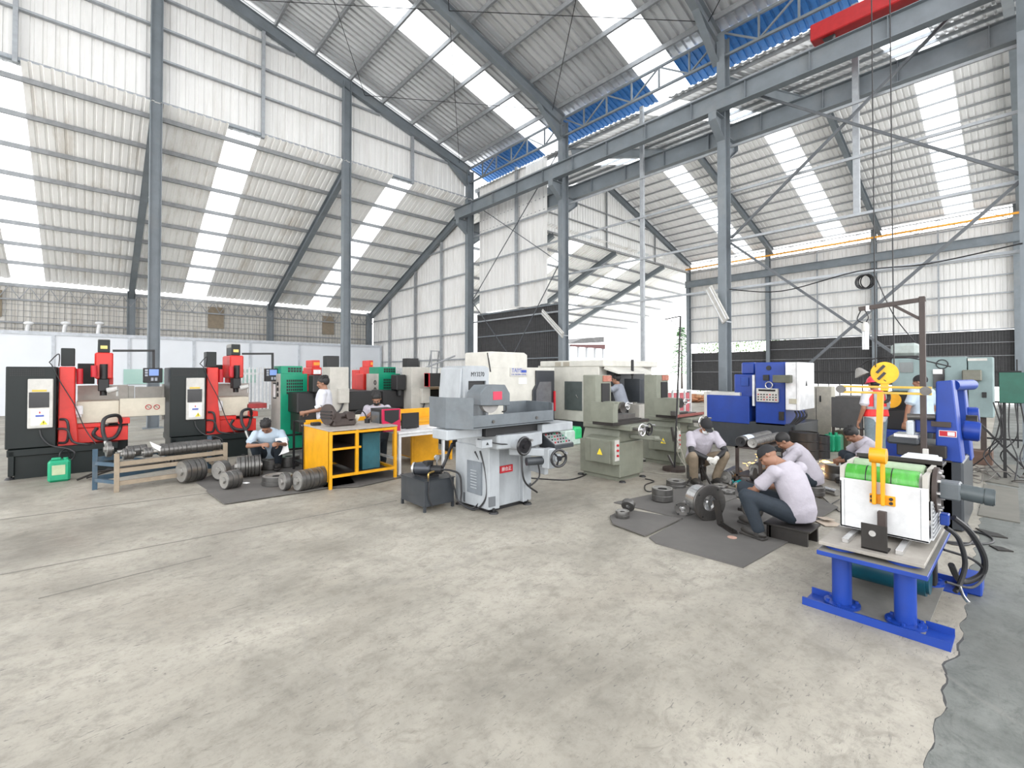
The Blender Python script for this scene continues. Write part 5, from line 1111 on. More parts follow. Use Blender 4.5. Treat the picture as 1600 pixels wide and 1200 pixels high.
r8 = Lr(Xt, 1511.5, 558, 1552, 652); cb2 = part('control_cabinet', MB().box(Xt, Xt + .5, r8[0], r8[1] - .01, r8[2], r8[3], .01), M_TEAL, t)
c = onX(1472, 569, Xt - .01); part('cable_ring', MB().torus((Xt - .012, c.y, c.z), (1, 0, 0), .085, .008), M_BLACK, cb)
r9 = Lr(Xt - .03, 1458, 577, 1476, 606); part('control_panel', MB().box(Xt - .04, Xt, r9[0], r9[1], r9[2], r9[3], .004), M_SCREEN, cb)
part('paper_label', MB().box(Xt - .045, Xt - .04, r9[0] + .03, r9[1], r9[3] - .09, r9[3], 0), M_PAPER, cb)
c = onX(1527, 562, Xt - .01); part('name_strip', MB().box(Xt - .006, Xt, c.y - .13, c.y + .13, c.z - .02, c.z + .025, 0), M_PANELG, cb2)
r10 = Lr(Xt - .15, 1503, 578, 1534, 595); part('bagged_switch_box', MB().box(Xt - .17, Xt - .0, r10[0], r10[1], r10[2], r10[3], .015), mat('smoky bag', (.13, .13, .10), .25), cb2)
c = onX(1538, 617, Xt); part('latch', MB().box(Xt - .02, Xt, c.y - .03, c.y + .03, c.z - .05, c.z + .05, .003), M_BLACK, cb2)
part('cabinet_stand', MB().box(Xt + .1, Xt + .18, r8[0] + .1, r8[0] + .18, 0, r8[2], 0), M_BROWN, t)
part('cabinet_stand', MB().box(Xt + .1, Xt + .18, r7[1] - .2, r7[1] - .12, 0, r7[2], 0), M_BROWN, t)
# dark sheet guard and tray left of the red vest man
r = Lr(12.0, 1299, 621, 1347, 669); t = thing('sheet_guard', 'dark steel sheet guard standing left of the man in the red vest', 'guard', (12.0, r[0], 0))
part('panel', MB().box(12.0, 12.03, r[0], r[1], r[2], r[3], .003), mat('blackened sheet', (.055, .055, .055), .55, 0, .4), t); part('leg', MB().box(12.03, 12.08, r[0], r[0] + .05, 0, r[3], 0), M_BROWN, t); part('leg', MB().box(12.03, 12.08, r[1] - .05, r[1], 0, r[3], 0), M_BROWN, t)
solo('loose_plate', MB().box(12.0, 12.5, r[0], r[0] + .45, r[3] + .003, r[3] + .03, .002), M_STL, 'pale loose plate lying on top of the dark sheet guard', 'plate')
r = Lr(11.3, 1367, 669, 1408, 695); solo('blue_bin', MB().box(11.5, 11.75, r[0] - .2, r[1], .0, .58, .01), M_BLUEP, 'blue steel bin in front of the men at the teal machine', 'bin')
# black picket fence behind
Xf = 15.6
t = thing('metal_fence', 'black metal picket fence behind the teal machine', 'fence', (Xf, -3, 0))
mb = MB(); y = -5
while y < 6.2: mb.box(Xf - .012, Xf + .012, y - .012, y + .012, 0, 2.0, 0); y += .26
part('pickets', mb, M_BLACK, t)
mb = MB()
for z in (.15, 1.0, 1.7): mb.box(Xf - .02, Xf + .02, -5, 6.2, z, z + .04, 0)
part('rails', mb, M_BLACK, t)
# green electrical box on legs with cables
Xg = 10.8; r = Lr(Xg, 1561, 582, 1612, 630)
t = thing('electrical_box', 'dark green electrical box on a tube stand at the right edge', 'electrical box', (Xg, r[0], 0))
part('box', MB().box(Xg, Xg + .3, r[0], r[1], r[2], r[3], .006), mat('dark green enamel', (.01, .09, .06), .4), t)
for y in (r[0] + .05, r[1] - .05): part('leg', MB().box(Xg + .12, Xg + .16, y - .02, y + .02, 0, r[2], 0), M_BLACK, t)
part('cross_brace', MB().obox((Xg + .14, r[0] + .05, .15), (Xg + .14, r[1] + .3, .95), .03, .03), M_BLACK, t)
mb = MB(); rr = random.Random(4)
for k in range(6):
    y = r[0] + .12 + k * .06; mb.tube([(Xg + .1, y, r[2]), (Xg + .1, y + rr.uniform(-.1, .1), .7), (Xg + rr.uniform(-.1, .2), y + rr.uniform(-.15, .25), .35), (Xg + rr.uniform(-.3, .3), y + rr.uniform(-.2, .5), .03)], .009)
part('cable', mb, M_RUBBER, t)
mb = MB()
for k in range(16):
    c = Vector((Xg + rr.uniform(-.6, .8), r[0] + rr.uniform(-.5, .8), .02)); pts = [c + Vector((math.cos(a_) * rr.uniform(.1, .4), math.sin(a_) * rr.uniform(.1, .3), rr.uniform(0, .12))) for a_ in (0, 1.2, 2.4, 3.8, 5.2)]; mb.tube(pts, .008)
solo('cable_heap', mb, mat('dusty cable', (.10, .09, .08), .6), 'heap of loose cables on the floor under the dark green electrical box', 'cables', kind='stuff')
q = gp(1535, 727); solo('rusty_block', MB().box(q.x, q.x + .4, q.y - .13, q.y + .16, 0, .25, .008), M_RUST, 'rusty steel block on the floor right of the blue press', 'block')
mat_slab2 = lambda pts, lab, z, m_: solo('floor_plate', MB().prism([(gp(*p).x, gp(*p).y) for p in pts], z, z + .012, 'Z'), m_, lab, 'plate')
M_PLATE = mat('dusty plate', (.14, .135, .115), .7, 0, .4, (.13, .12, .10), 3)
mat_slab2([(1540, 727), (1587, 727), (1592, 762), (1536, 752)], 'dusty floor plate farthest along the right wall walkway', 0.0, M_PLATE)
mat_slab2([(1537, 757), (1590, 765), (1594, 818), (1528, 806), (1534, 780)], 'large dusty floor plate nearest the camera at the right', 0.0, M_PLATE)
mat_slab2([(1524, 826), (1560, 835), (1575, 842), (1545, 838)], 'thin dark steel strip on the floor right of the roller machine', 0, M_DARKSTL)
mat_slab2([(1545, 853), (1565, 856), (1584, 863), (1560, 861)], 'pointed dark scrap strip on the floor at the right', 0, M_DARKSTL)

# ---- blue twin column machine
Xp = 6.9
t = thing('twin_column_machine', 'blue twin column machine on a dark base behind the roller machine', 'machine', (Xp, .5, 0))
def quadL(X, pts, dep): P = [onX(x, y, X) for x, y in pts]; return MB().prism([(p.y, p.z) for p in P], X, X + dep, 'X', .01)
part('front_column', quadL(Xp, [(1462, 596), (1488, 594), (1504, 724), (1462, 718)], .35), M_BLUEP, t)
part('rear_column', quadL(Xp + .75, [(1492, 606), (1507, 606), (1519, 720), (1500, 716)], .3), M_BLUEP, t)
r = Lr(Xp, 1464, 720, 1506, 838); part('base', MB().box(Xp, Xp + 1.2, r[0], r[1] + .1, 0, r[3], .02), M_SLATE, t)
sg = Lr(Xp - .005, 1467, 673, 1499, 683); pl_ = part('maker_plate', MB().box(Xp - .006, Xp + .01, sg[0] + .02, sg[1], sg[2], sg[3], 0), M_WHITE, t)
part('plate_border', MB().box(Xp - .008, Xp - .005, sg[0] + .025, sg[1] - .005, sg[2] + .006, sg[3] - .006, 0), M_REDS, pl_)
part('plate_field', MB().box(Xp - .010, Xp - .007, sg[0] + .035, sg[1] - .07, sg[2] + .014, sg[3] - .014, 0), M_WHITE, pl_)
c = onX(1489, 602, Xp + .3); part('cross_tube', MB().cyl(c + Vector((0, .0, 0)), c + Vector((.5, -.12, 0)), .06, n=20), M_BLUEP, t)
c = onX(1512, 648, Xp + .9); c2 = onX(1530, 648, Xp + .9); part('side_motor', MB().cyl(c, c2, .09, n=20, bev=.01), M_BLUEP, t)
c = onX(1505, 672, Xp + .4); c2 = onX(1532, 675, Xp + .4); part('side_motor', MB().cyl(c, c2, .11, n=20, bev=.01), M_BLUEP, t)
c = onX(1510, 662, Xp + .5); c2 = onX(1528, 663, Xp + .5); part('side_shaft', MB().cyl(c, c2, .10, n=20), M_DARKSTL, t)
r = Lr(Xp + .1, 1430, 655, 1463, 676); part('cross_arm', MB().box(Xp + .1, Xp + .4, r[0] - .05, r[1], r[2], r[3], .01), M_BLUEP, t)
c = onX(1418, 651, Xp + .05); c2 = onX(1462, 652, Xp + .05); part('spindle', MB().cyl(c, c2, .035), M_STL, t)
r = Lr(Xp - .1, 1392, 690, 1440, 712); mb = MB(); mb.box(Xp - .1, Xp + .6, r[0] - .2, r[1] - .05, r[2], r[3] - .02, .01); mb.box(Xp - .0, Xp + .5, r[0] - .25, r[1] - .12, .0, r[2], .02); part('knee', mb, M_DARKSTL, t)
r = Lr(Xp - .12, 1386, 683, 1436, 697); mb = MB(); mb.box(Xp - .15, Xp + .35, r[0], r[1], r[2] + .02, r[3], .02); part('vise', mb, M_SLATE, t)
r = Lr(Xp - .1, 1396, 680, 1434, 685); part('vise_plate', MB().box(Xp - .1, Xp + .2, r[0], r[1], r[2], r[3] + .01, .004), M_CHROME, t)
r = Lr(Xp, 1416, 657, 1428, 681); solo('clear_bottle', MB().box(Xp - .02, Xp + .10, r[0], r[1], r[2], r[3], .015), mat('grey clear plastic', (.5, .54, .56), .2), 'clear plastic bottle standing on the vise of the blue twin column machine', 'bottle')
c = onX(1464, 662, Xp - .02); r = Lr(Xp - .02, 1455, 659, 1486, 667); part('wood_block', MB().box(Xp - .04, Xp, r[0], r[1], r[2], r[3], .002), M_BROWN, t)
# lamp post with arm, brown pipe
pp = onX(1444, 740, 6.6); zt = onX(1444, 463, 6.6).z; a_ = onX(1342, 474, 6.6)
t = thing('lamp_gallows', 'brown steel pole with an arm holding a hanging bulb, beside the blue twin column machine', 'lamp post', (6.6, pp.y, 0))
part('pole', MB().box(6.575, 6.625, pp.y - .025, pp.y + .025, 0, zt, .003), M_BROWN, t)
part('arm', MB().obox((6.6, pp.y - .03, zt - .03), (6.6, a_.y, zt - .08), .045, .045), M_BROWN, t)
part('strut', MB().obox((6.6, pp.y, onX(1444, 500, 6.6).z), (6.6, onX(1396, 472, 6.6).y, zt - .07), .03, .03), M_BROWN, t)
part('tape', MB().box(6.57, 6.63, a_.y - .10, a_.y - .07, zt - .11, zt - .05, 0), M_PAPER, t)
r = Lr(6.57, 1442, 701, 1451, 711); part('socket_box', MB().box(6.54, 6.575, r[0], r[1], r[2], r[3], .004), M_PANELG, t)
bp = onX(1352, 526, 6.6); s1 = onX(1352, 508, 6.6)
t = thing('hanging_bulb', 'white compact fluorescent bulb hanging from the brown pole arm', 'lamp', bp)
mb = MB(); mb.tube([(6.6, a_.y - .02, zt - .09), (6.62, a_.y + .02, zt - .2), s1 + Vector((0, 0, .02))], .006); mb.tube([(6.6, a_.y - .05, zt - .09), (6.58, a_.y - .09, zt - .18), s1 + Vector((0, 0, .02))], .005); part('cord', mb, M_RUBBER, t)
part('lamp_socket', MB().lathe([(0, .04), (.02, .03), (.035, 0), (.035, -.07), (0, -.07)], s1, (0, 0, 1)), M_PANELG, t)
mb = MB()
for i in range(4): a2 = i * PI / 2 + .4; mb.cyl(s1 + Vector((.018 * math.cos(a2), .018 * math.sin(a2), -.07)), s1 + Vector((.018 * math.cos(a2), .018 * math.sin(a2), -.28)), .014, n=10)
part('glass_tubes', mb, M_WHITE, t)
# reflector lamp on a bent rod
c = onX(1345, 583, 11.5); t = thing('reflector_lamp', 'grey reflector lamp on a curved rod above the picket fence', 'lamp', c)
part('shade', MB().lathe([(.03, 0), (.06, -.03), (.13, -.16), (.12, -.16), (.03, -.02)], c + Vector((0, .05, .1)), (0, .5, 1)), mat('dull shade', (.30, .29, .27), .5, .3), t)
part('rod', MB().tube([c + Vector((0, .05, .1)), c + Vector((.0, -.2, .28)), c + Vector((.1, -.7, .3)), c + Vector((.3, -1.3, .12))], .012), M_BLACK, t)

# ---- roller machine on its blue stand
t = thing('roller_machine', 'white boxed roller machine with green rollers on a bright blue stand, right foreground', 'machine', (4.3, .75, 0))
mb = MB()
for x in (3.9, 4.95):
    mb.box(x, x + .24, .34, 1.14, 0, .015, 0); mb.box(x, x + .012, .34, 1.14, .0, .06, 0); mb.box(x + .228, x + .24, .34, 1.14, .0, .06, 0)
part('base_channel', MB().box(3.9, 4.14, .34, 1.14, 0.0, .012, 0).box(3.9, 3.912, .34, 1.14, .012, .055, 0).box(4.128, 4.14, .34, .48, .012, .055, 0).box(4.128, 4.14, 1.0, 1.14, .012, .055, 0), M_BLUEP, t)
part('base_channel', MB().box(4.95, 5.19, .34, 1.14, 0.0, .012, 0).box(5.178, 5.19, .34, 1.14, .012, .055, 0), M_BLUEP, t)
part('base_plate', MB().box(3.915, 5.1, .47, 1.01, .012, .024, 0), mat('dusty grey plate', (.16, .155, .14), .7, 0, .4), t)
for x, y in ((4.06, .93), (4.06, .575), (5.0, .93), (5.0, .575)):
    lg = part('leg', MB().cyl((x, y, .02), (x, y, .405), .060, n=28), M_BLUEP, t)
    fl = MB(); fl.cyl((x, y, .022), (x, y, .042), .11, n=28)
    part('flange', fl, M_BLUEP, lg)
    for k in range(6): aa = k * PI / 3; part('bolt', MB().cyl((x + .09 * math.cos(aa), y + .09 * math.sin(aa), .042), (x + .09 * math.cos(aa), y + .09 * math.sin(aa), .056), .012, n=6), M_BLUEP, lg)
    part('top_flange', MB().cyl((x, y, .432), (x, y, .458), .10, n=28), M_BLUEP, lg)
part('lower_plate', MB().box(3.88, 5.12, .44, 1.04, .400, .430, .003), M_BLUEP, t); part('plate_dust', MB().box(3.885, 5.1, .445, 1.035, .430, .4315, 0), mat('dusty grey plate', (.16, .155, .14)), t)
part('upper_plate', MB().box(3.93, 5.15, .46, 1.04, .458, .482, .003), mat('swarf dusted plate', (.30, .28, .25), .55, .1, .5, (.17, .15, .12), 6), t)
part('oil_tank', MB().cyl((4.55, .50, .19), (4.55, 1.02, .19), .12, n=28, bev=.02), mat('dark teal tank', (.0, .055, .085), .4), t)
part('black_block', MB().box(4.4, 4.9, .55, .95, .29, .39, .01).box(4.85, 4.95, .5, .98, .05, .39, .01), M_BLACK, t)  # plain black boxes above and behind the oil tank
part('sight_glass', MB().ell((4.2, .86, .36), (.03, .03, .03)), M_CHROME, t)
for y in (.90, .60): part('slide_rail', MB().box(4.02, 4.95, y - .02, y + .02, .482, .515, .003), M_CHROME, t)
zb = .53; wx = 4.27
cs = part('casing', MB().box(wx, wx + .012, .475, .985, zb, .90, .002).box(wx, wx + .50, .475, .985, zb, zb + .012, 0).box(wx, wx + .5, .973, .985, zb, .88, .002), mat('casing white', (.56, .565, .57), .4, 0, .1), t)
mb = MB(); mb.box(wx - .002, wx, .515, .517, zb + .01, .89, 0); mb.box(wx - .002, wx, .955, .957, zb + .01, .89, 0); part('panel_seam', mb, M_PURL, cs)
part('front_roller', MB().cyl((wx + .13, .53, .90), (wx + .13, .965, .90), .095, n=36, bev=.006), mat('bright green roller', (.06, .32, .04), .18, 0, .35, (.45, .55, .42), 9, stretch=(1, 3, 1)), t)
mb = MB()
for y in (.68, .83): mb.cyl((wx + .13, y, .90), (wx + .13, y + .006, .90), .0965, n=36)
part('roller_band', mb, M_BLACK, t)
part('rear_roller', MB().cyl((wx + .36, .53, .92), (wx + .36, .965, .92), .09, n=36, bev=.006), mat('wrapped roller', (.30, .40, .26), .22, 0, .5, (.5, .52, .46), 9), t)
part('plastic_film', MB().cyl((wx + .13, .50, .90), (wx + .13, .535, .90), .05, .09, n=14), mat('cloudy film', (.45, .45, .42), .2), t)
mb = MB()
for y in (.975, .495): part('bearing_plate', MB().box(wx + .02, wx + .24, y - .014, y + .014, .80, .985, .04).box(wx + .235, wx + .48, y - .014, y + .014, .82, 1.0, .04), M_BEIGE2, t)
part('rear_tray', MB().box(wx + .50, wx + .52, .45, .98, .6, 1.03, .002).box(wx + .50, wx + .75, .45, .98, .98, 1.0, .002), M_DARKSTL, t)
mb = MB(); mb.cyl((wx + .25, .47, .86), (wx + .25, .445, .86), .16, n=32); part('drive_flange', mb, M_BROWN, t)
mb = MB()
for k in range(10): aa = k * PI / 5; mb.cyl((wx + .25 + .135 * math.cos(aa), .445, .86 + .135 * math.sin(aa)), (wx + .25 + .135 * math.cos(aa), .425, .86 + .135 * math.sin(aa)), .011, n=6)
part('flange_bolts', mb, M_CHROME, t)
c = onX(1470, 777, wx + .25); mb = MB(); mb.box(wx + .19, wx + .33, .33, .445, .81, .93, .01); part('gearbox', mb, M_GREY, t)
mb = MB(); mb.cyl((wx + .25, .335, .87), (wx + .25, .22, .86), .055, n=24); mb.cyl((wx + .25, .22, .86), (wx + .25, .165, .858), .058, n=24, bev=.006); part('drive_motor', mb, mat('motor grey', (.06, .075, .08), .4), t)
part('slatted_side', MB().box(wx + .1, wx + .5, .462, .476, zb, .80, 0), M_WHITE, t)
mb = MB()
for k in range(9): mb.box(wx + .09, wx + .5, .458, .463, zb + .02 + k * .028, zb + .032 + k * .028, 0)
part('slats', mb, M_PURL, t)
part('blue_valve', MB().box(wx + .3, wx + .38, .40, .45, .60, .68, .006), M_BLUEP, t)
mb = MB(); mb.box(3.99, 4.0, .655, .80, .485, .66, .002); mb.box(3.99, 4.1, .655, .80, .482, .492, 0); part('angle_plate', mb, M_DARKSTL, t)
part('angle_bolt', MB().cyl((3.98, .735, .60), (3.992, .735, .60), .02, n=20), M_CHROME, t)
mb = MB(); mb.box(wx - .05, wx, .70, .75, .515, .70, .003); part('tan_post', mb, M_BROWN, t)
# yellow swing arm
M_AMB = mat('amber paint', (.72, .30, .003), .35, 0, .08, (.55, .3, .02), 4)
bk = part('arm_bracket', MB().box(wx - .012, wx, .652, .80, .745, .815, .003), M_AMB, t)
part('bracket_bolts', MB().cyl((wx - .012, .675, .765), (wx - .022, .675, .765), .011).cyl((wx - .012, .675, .795), (wx - .022, .675, .795), .011).cyl((wx - .012, .785, .765), (wx - .022, .785, .765), .011).cyl((wx - .012, .785, .795), (wx - .022, .785, .795), .011), M_BLACK, bk)
for y in (.768, .718): part('arm_bar', MB().box(wx - .05, wx - .012, y - .012, y + .012, .745, 1.05, .004), M_AMB, t)
zh = 1.10; part('arm_hub', MB().cyl((wx - .03, .695, zh), (wx - .03, .79, zh), .055, n=26), M_AMB, t)
part('upper_bar', MB().obox((wx - .03, .742, zh), (wx - .03, .725, 1.56), .035, .035, (1, 0, 0)), M_AMB, t)
zt_ = 1.575; yl = onX(1314, 606, wx - .03).y; yr = onX(1456, 606, wx - .03).y
for dz in (-.021, .021): part('jib_bar', MB().box(wx - .045, wx - .015, yr, yl, zt_ + dz - .008, zt_ + dz + .008, .002), mat('dull yellow', (.50, .33, .05), .5, 0, .3), t)
mb = MB()
for y in (yl, yr + .03): part('jib_pin', MB().cyl((wx - .05, y, zt_), (wx - .01, y, zt_), .03, n=20), M_STL, t)
mb = MB(); mb.tube([(wx + .34, .38, .66), (wx + .45, .30, .55), (wx + .6, .24, .35), (wx + .65, .26, .2), (wx + .55, .36, .15), (wx + .4, .40, .3)], .02)
mb.tube([(wx + .34, .42, .58), (wx + .4, .36, .5), (wx + .45, .33, .32), (wx + .42, .36, .16), (wx + .38, .38, .12)], .016)
mb.tube([(wx + .4, .44, .4), (wx + .55, .3, .33), (wx + .65, .24, .22), (wx + .5, .3, .14), (wx + .3, .42, .2)], .009); part('hydraulic_hose', mb, M_RUBBER, t)
part('ball_valve', MB().tube([(wx + .42, .36, .16), (wx + .3, .33, .13), (wx + .25, .30, .11)], .011), M_CHROME, t)
part('rear_block', MB().box(wx + .75, wx + 1.0, .26, .40, .0, .12, .01), M_BLUEP, t)
solo('plastic_case', MB().box(wx + .53, wx + .72, .47, .70, 1.003, 1.035, .006).box(wx + .55, wx + .70, .49, .68, 1.035, 1.05, .006), mat('milky case', (.72, .76, .80), .3), 'milky plastic case resting on the back tray of the roller machine', 'case')
solo('floor_cable', MB().tube([gp(1505, 810, .012), gp(1520, 835, .012), gp(1515, 850, .012), gp(1490, 850, .012), gp(1475, 845, .012)], .010).tube([gp(1500, 826, .01), gp(1540, 835, .01), gp(1552, 846, .01), gp(1530, 850, .01), gp(1478, 846, .01)], .010), M_RUBBER, 'black cable looping on the floor beside the blue twin column machine', 'cable')

# ---- centre right working area
mat_slab('rubber_mat', [(959, 786), (1067, 812), (1078, 806), (1152, 778), (1180, 768), (1090, 758)], 'grey mat under the single flat disc and the large flanged wheel')
mat_slab('rubber_mat', [(953, 809), (975, 798), (1065, 813), (1008, 840), (957, 821)], 'small grey mat at the far left of the right group, under the stacked pulleys', .013)
mat_slab('rubber_mat', [(1014, 841), (1025, 850), (1161, 888), (1228, 850), (1270, 826), (1150, 780), (1075, 808)], 'big grey mat nearest the camera under the seated man in the beanie', .0)
mat_slab('rubber_mat', [(1150, 777), (1262, 823), (1310, 795), (1230, 760)], 'grey mat under the second seated man', .013)
def at_mat(x, y, z=.02): return gp(x, y, 0) + Vector((0, 0, z))
dd = disc('steel_disc', at_mat(1041, 787) + Vector((.06, .09, 0)), .135, .16, 'single dark disc with a bright top standing on the mat', M_GROOVE, .45)
disc('steel_disc', at_mat(976, 814, .026) + Vector((.03, .05, 0)), .08, .075, 'small pulley lying flat on the small mat', M_GROOVE)
t = disc('steel_disc', at_mat(984, 808, .03) + Vector((.08, .08, .06)), .08, .06, 'small pulley leaning on the flat one', M_GROOVE); t.rotation_euler = (.2, 1.0, .6)
disc('steel_disc', at_mat(1063, 764, .0) + Vector((.06, .1, 0)), .14, .05, 'thin disc at the bottom of the two stacked by the masked man', M_GROOVE)
disc('steel_disc', at_mat(1063, 764, .052) + Vector((.06, .1, 0)), .14, .05, 'thin disc on top of the two stacked by the masked man', M_GROOVE)
disc('steel_disc', at_mat(1090, 760, 0) + Vector((.06, .08, 0)), .15, .02, 'flat brake plate in front of the small vise stand', M_GROOVE)
disc('steel_disc', at_mat(1130, 767, 0) + Vector((.05, .06, 0)), .10, .07, 'black ring disc right of the vise stand, the farther one', M_GROOVE)
disc('steel_disc', at_mat(1140, 774, 0) + Vector((.05, .04, 0)), .09, .055, 'black ring disc right of the vise stand, the nearer one', M_GROOVE)
# flanged wheel
def flanged(loc, rz, lab, R, Rb, L, holes=True):
    t = thing('flanged_wheel', lab, 'wheel', loc, rz, None, True)     # axis along local X, face looks to -X
    part('flange', MB().lathe([(R * .42, 0), (R * .9, -.004), (R * .97, 0), (R, .01), (R, .022), (R * .97, .03), (R * .42, .03), (R * .42, 0)], (0, 0, R), (1, 0, 0), 44), M_STL, t)
    part('drum', MB().lathe([(Rb - .012, .028), (Rb, .028), (Rb, L), (Rb - .012, L), (Rb - .012, .028)], (0, 0, R), (1, 0, 0), 40), M_CHROME, t)
    mb = MB()
    for k in range(3): a_ = k * 2 * PI / 3 + .4; mb.obox((.04, 0, R), (.04, math.cos(a_) * Rb * .95, R + math.sin(a_) * Rb * .95), .03, .05, (1, 0, 0))
    mb.cyl((.0, 0, R), (L * .8, 0, R), R * .16); part('spokes', mb, M_CHROME, t)
    mb = MB()
    for k in range(4): a_ = k * PI / 2 + .6; mb.cyl((-.006, math.cos(a_) * R * .85, R + math.sin(a_) * R * .85), (-.001, math.cos(a_) * R * .85, R + math.sin(a_) * R * .85), .010, n=10)
    part('bolt_holes', mb, M_BLACK, t); return t
flanged(at_mat(1112, 817, .0) + Vector((.03, .03, 0)), 1.08, 'large flanged steel wheel standing on the mat in front of the masked man', .21, .16, .24)
flanged(at_mat(1071, 809, .0) + Vector((.02, .05, 0)), .38, 'small brown flanged hub beside the large flanged wheel', .088, .06, .16)
flanged(at_mat(1183, 818, .0) + Vector((.12, .1, 0)), .1, 'bright flanged wheel under the knee of the seated man in the beanie', .12, .09, .1)
q = at_mat(1130, 838, 0); mb = MB(); e_ = Vector((.24, -.10, 0)).normalized()
a0 = at_mat(1126, 822); a1 = at_mat(1148, 836)
mb.obox(a0, a1, .07, .006); mb.obox(a0 + Vector((-.02, -.03, .02)), a1 + Vector((-.02, -.03, .02)), .006, .035); mb.obox(a0 + Vector((.02, .03, .02)), a1 + Vector((.02, .03, .02)), .006, .035)
mb.obox(a0, a0 + Vector((-.02, .04, .26)), .075, .008, (1, 0, 0)); solo('angle_bracket', mb, M_DARKSTL, 'bent dark channel bracket propped in front of the large flanged wheel', 'bracket')
solo('grinding_disc', MB().lathe([(.008, 0), (.045, 0), (.045, .004), (.008, .004)], at_mat(1144, 842, .014)), mat('reddish disc', (.45, .28, .22), .8), 'small reddish cutting disc on the mat by the bent bracket', 'disc')
# steel beam seats, upright block
q = gp(1247, 850)
mb = MB(); s0 = gp(1247, 850); e = gp(1210, 838); d_ = (Vector((s0.x, s0.y, 0)) - Vector((e.x, e.y, 0)))
mb.box(5.20, 5.235, 1.47, 1.84, .0, .14, 0); mb.box(5.44, 5.475, 1.45, 1.82, .0, .14, 0); mb.box(5.17, 5.52, 1.44, 1.86, .14, .16, .003); mb.box(5.2, 5.47, 1.80, 1.815, .0, .14, 0)
solo('steel_bench', mb, M_DARKSTL, 'low dark steel beam stool under the seated man in the beanie', 'stool')
q = at_mat(1160, 800, 0); mb = MB(); mb.box(q.x, q.x + .22, q.y - .02, q.y + .02, .0, .30, .004); mb.box(q.x - .02, q.x + .28, q.y - .14, q.y + .05, .0, .05, .004); solo('angle_block', mb, M_DARKSTL, 'dark upright angle block in front of the beanie man\'s knee', 'block')
disc('steel_disc', gp(1277, 777) + Vector((.0, .05, .03)), .14, .12, 'round steel block used as a seat by the second seated man', M_STL, .0)
disc('steel_disc', gp(1311, 752) + Vector((.1, .05, .0)), .16, .24, 'black drum disc beside the third seated man\'s shins', M_GROOVE, .0)
t = thing('vise_stand', 'small tripod vise stand between the knees of the masked squatting man', 'stand', at_mat(1092, 757, 0)); q = at_mat(1094, 757, 0)
part('vise', MB().box(q.x - .05, q.x + .05, q.y - .06, q.y + .06, .30, .43, .01).cyl((q.x, q.y, .26), (q.x, q.y, .31), .03), M_DARKSTL, t)
for k, a_ in enumerate((.3, 2.4, 4.5)): part('leg', MB().obox((q.x, q.y, .31), (q.x + .2 * math.cos(a_), q.y + .2 * math.sin(a_), 0.015), .022, .022), M_DARKSTL, t)
# rack with ribbed rollers
rx, ry = 7.35, 2.68
t = thing('steel_rack', 'small brown angle steel rack holding ribbed rollers behind the seated men', 'rack', (rx, ry, 0))
for x, y in ((rx, ry), (rx, ry + .33), (rx + .95, ry), (rx + .95, ry + .33)): part('upright', MB().box(x - .02, x + .02, y - .02, y + .02, 0, .58, 0), M_BROWN, t)
for z in (.13, .555): part('shelf', MB().box(rx - .02, rx + .97, ry - .02, ry + .35, z, z + .025, 0), M_BROWN, t)
roller('ribbed_roller', 1.05, .075, .045, (rx - .08, ry + .08, .582), 0, 'ribbed roller on the rack top with a drilled round end face', seed=31)
roller('ribbed_roller', 1.1, .078, .06, (rx - .05, ry + .26, .582), 0, 'darker ribbed roller on the rack top with a paper band', endm=M_BLACK, seed=32)
solo('paper_band', MB().lathe([(.080, 0), (.081, 0), (.081, .25), (.080, .25)], (rx + .05, ry + .26, .66), (1, 0, 0)), mat('printed band', (.55, .62, .75), .4), 'pale printed wrapper around the darker ribbed roller', 'wrapper')
roller('ribbed_roller', .75, .085, .06, (rx + .1, ry + .12, .157), 0, 'dark roller on the lower shelf of the brown rack', seed=33)
roller('ribbed_roller', .55, .10, .08, (rx - .12, ry + .46, 0), .1, 'short thick roller on the floor left of the brown rack', seed=34)
# power tools on the floor
def tool(px, py, lab, rz):
    t = thing('angle_grinder', lab, 'power tool', gp(px, py), rz, None, True)
    part('motor_housing', MB().cyl((0, 0, .04), (.17, 0, .045), .036, .03, n=16, bev=.004), mat('teal plastic', (.0, .30, .32), .35), t); part('gear_head', MB().cyl((-.09, 0, .035), (0, 0, .04), .018, .03, n=16), M_CHROME, t)
    part('cord', MB().tube([(.17, 0, .045), (.26, .03, .02), (.36, -.06, .01), (.5, .02, .01)], .006), M_RUBBER, t)
tool(1142, 757, 'teal power tool lying on the floor, the farther of two', .3); tool(1150, 760, 'teal power tool lying on the floor, the nearer of two', .05)
q = gp(1184, 758); solo('yellow_box', MB().box(q.x, q.x + .2, q.y - .1, q.y + .12, 0, .06, .006), mat('pale yellow', (.75, .6, .12), .5), 'small yellow box on the floor under the brown rack', 'box')
q = gp(1160, 764); solo('wood_offcut', MB().box(q.x, q.x + .08, q.y - .12, q.y + .1, 0, .05, .006), M_WOOD, 'small wooden offcut on the floor near the teal tools', 'wood')
q = gp(1195, 778); t = thing('bench_grinder_stand', 'low thin legged stand carrying a wheel behind the beanie man', 'stand', q)
for dx, dy in ((0, 0), (.0, .2), (.2, 0), (.2, .2)): part('leg', MB().box(q.x + dx - .006, q.x + dx + .006, q.y + dy - .006, q.y + dy + .006, 0, .17, 0), M_BLACK, t)
part('top', MB().box(q.x - .02, q.x + .22, q.y - .02, q.y + .22, .17, .19, 0), M_BLACK, t); part('wheel', MB().cyl((q.x + .1, q.y + .16, .28), (q.x + .1, q.y + .2, .28), .09, n=24), M_STL, t)
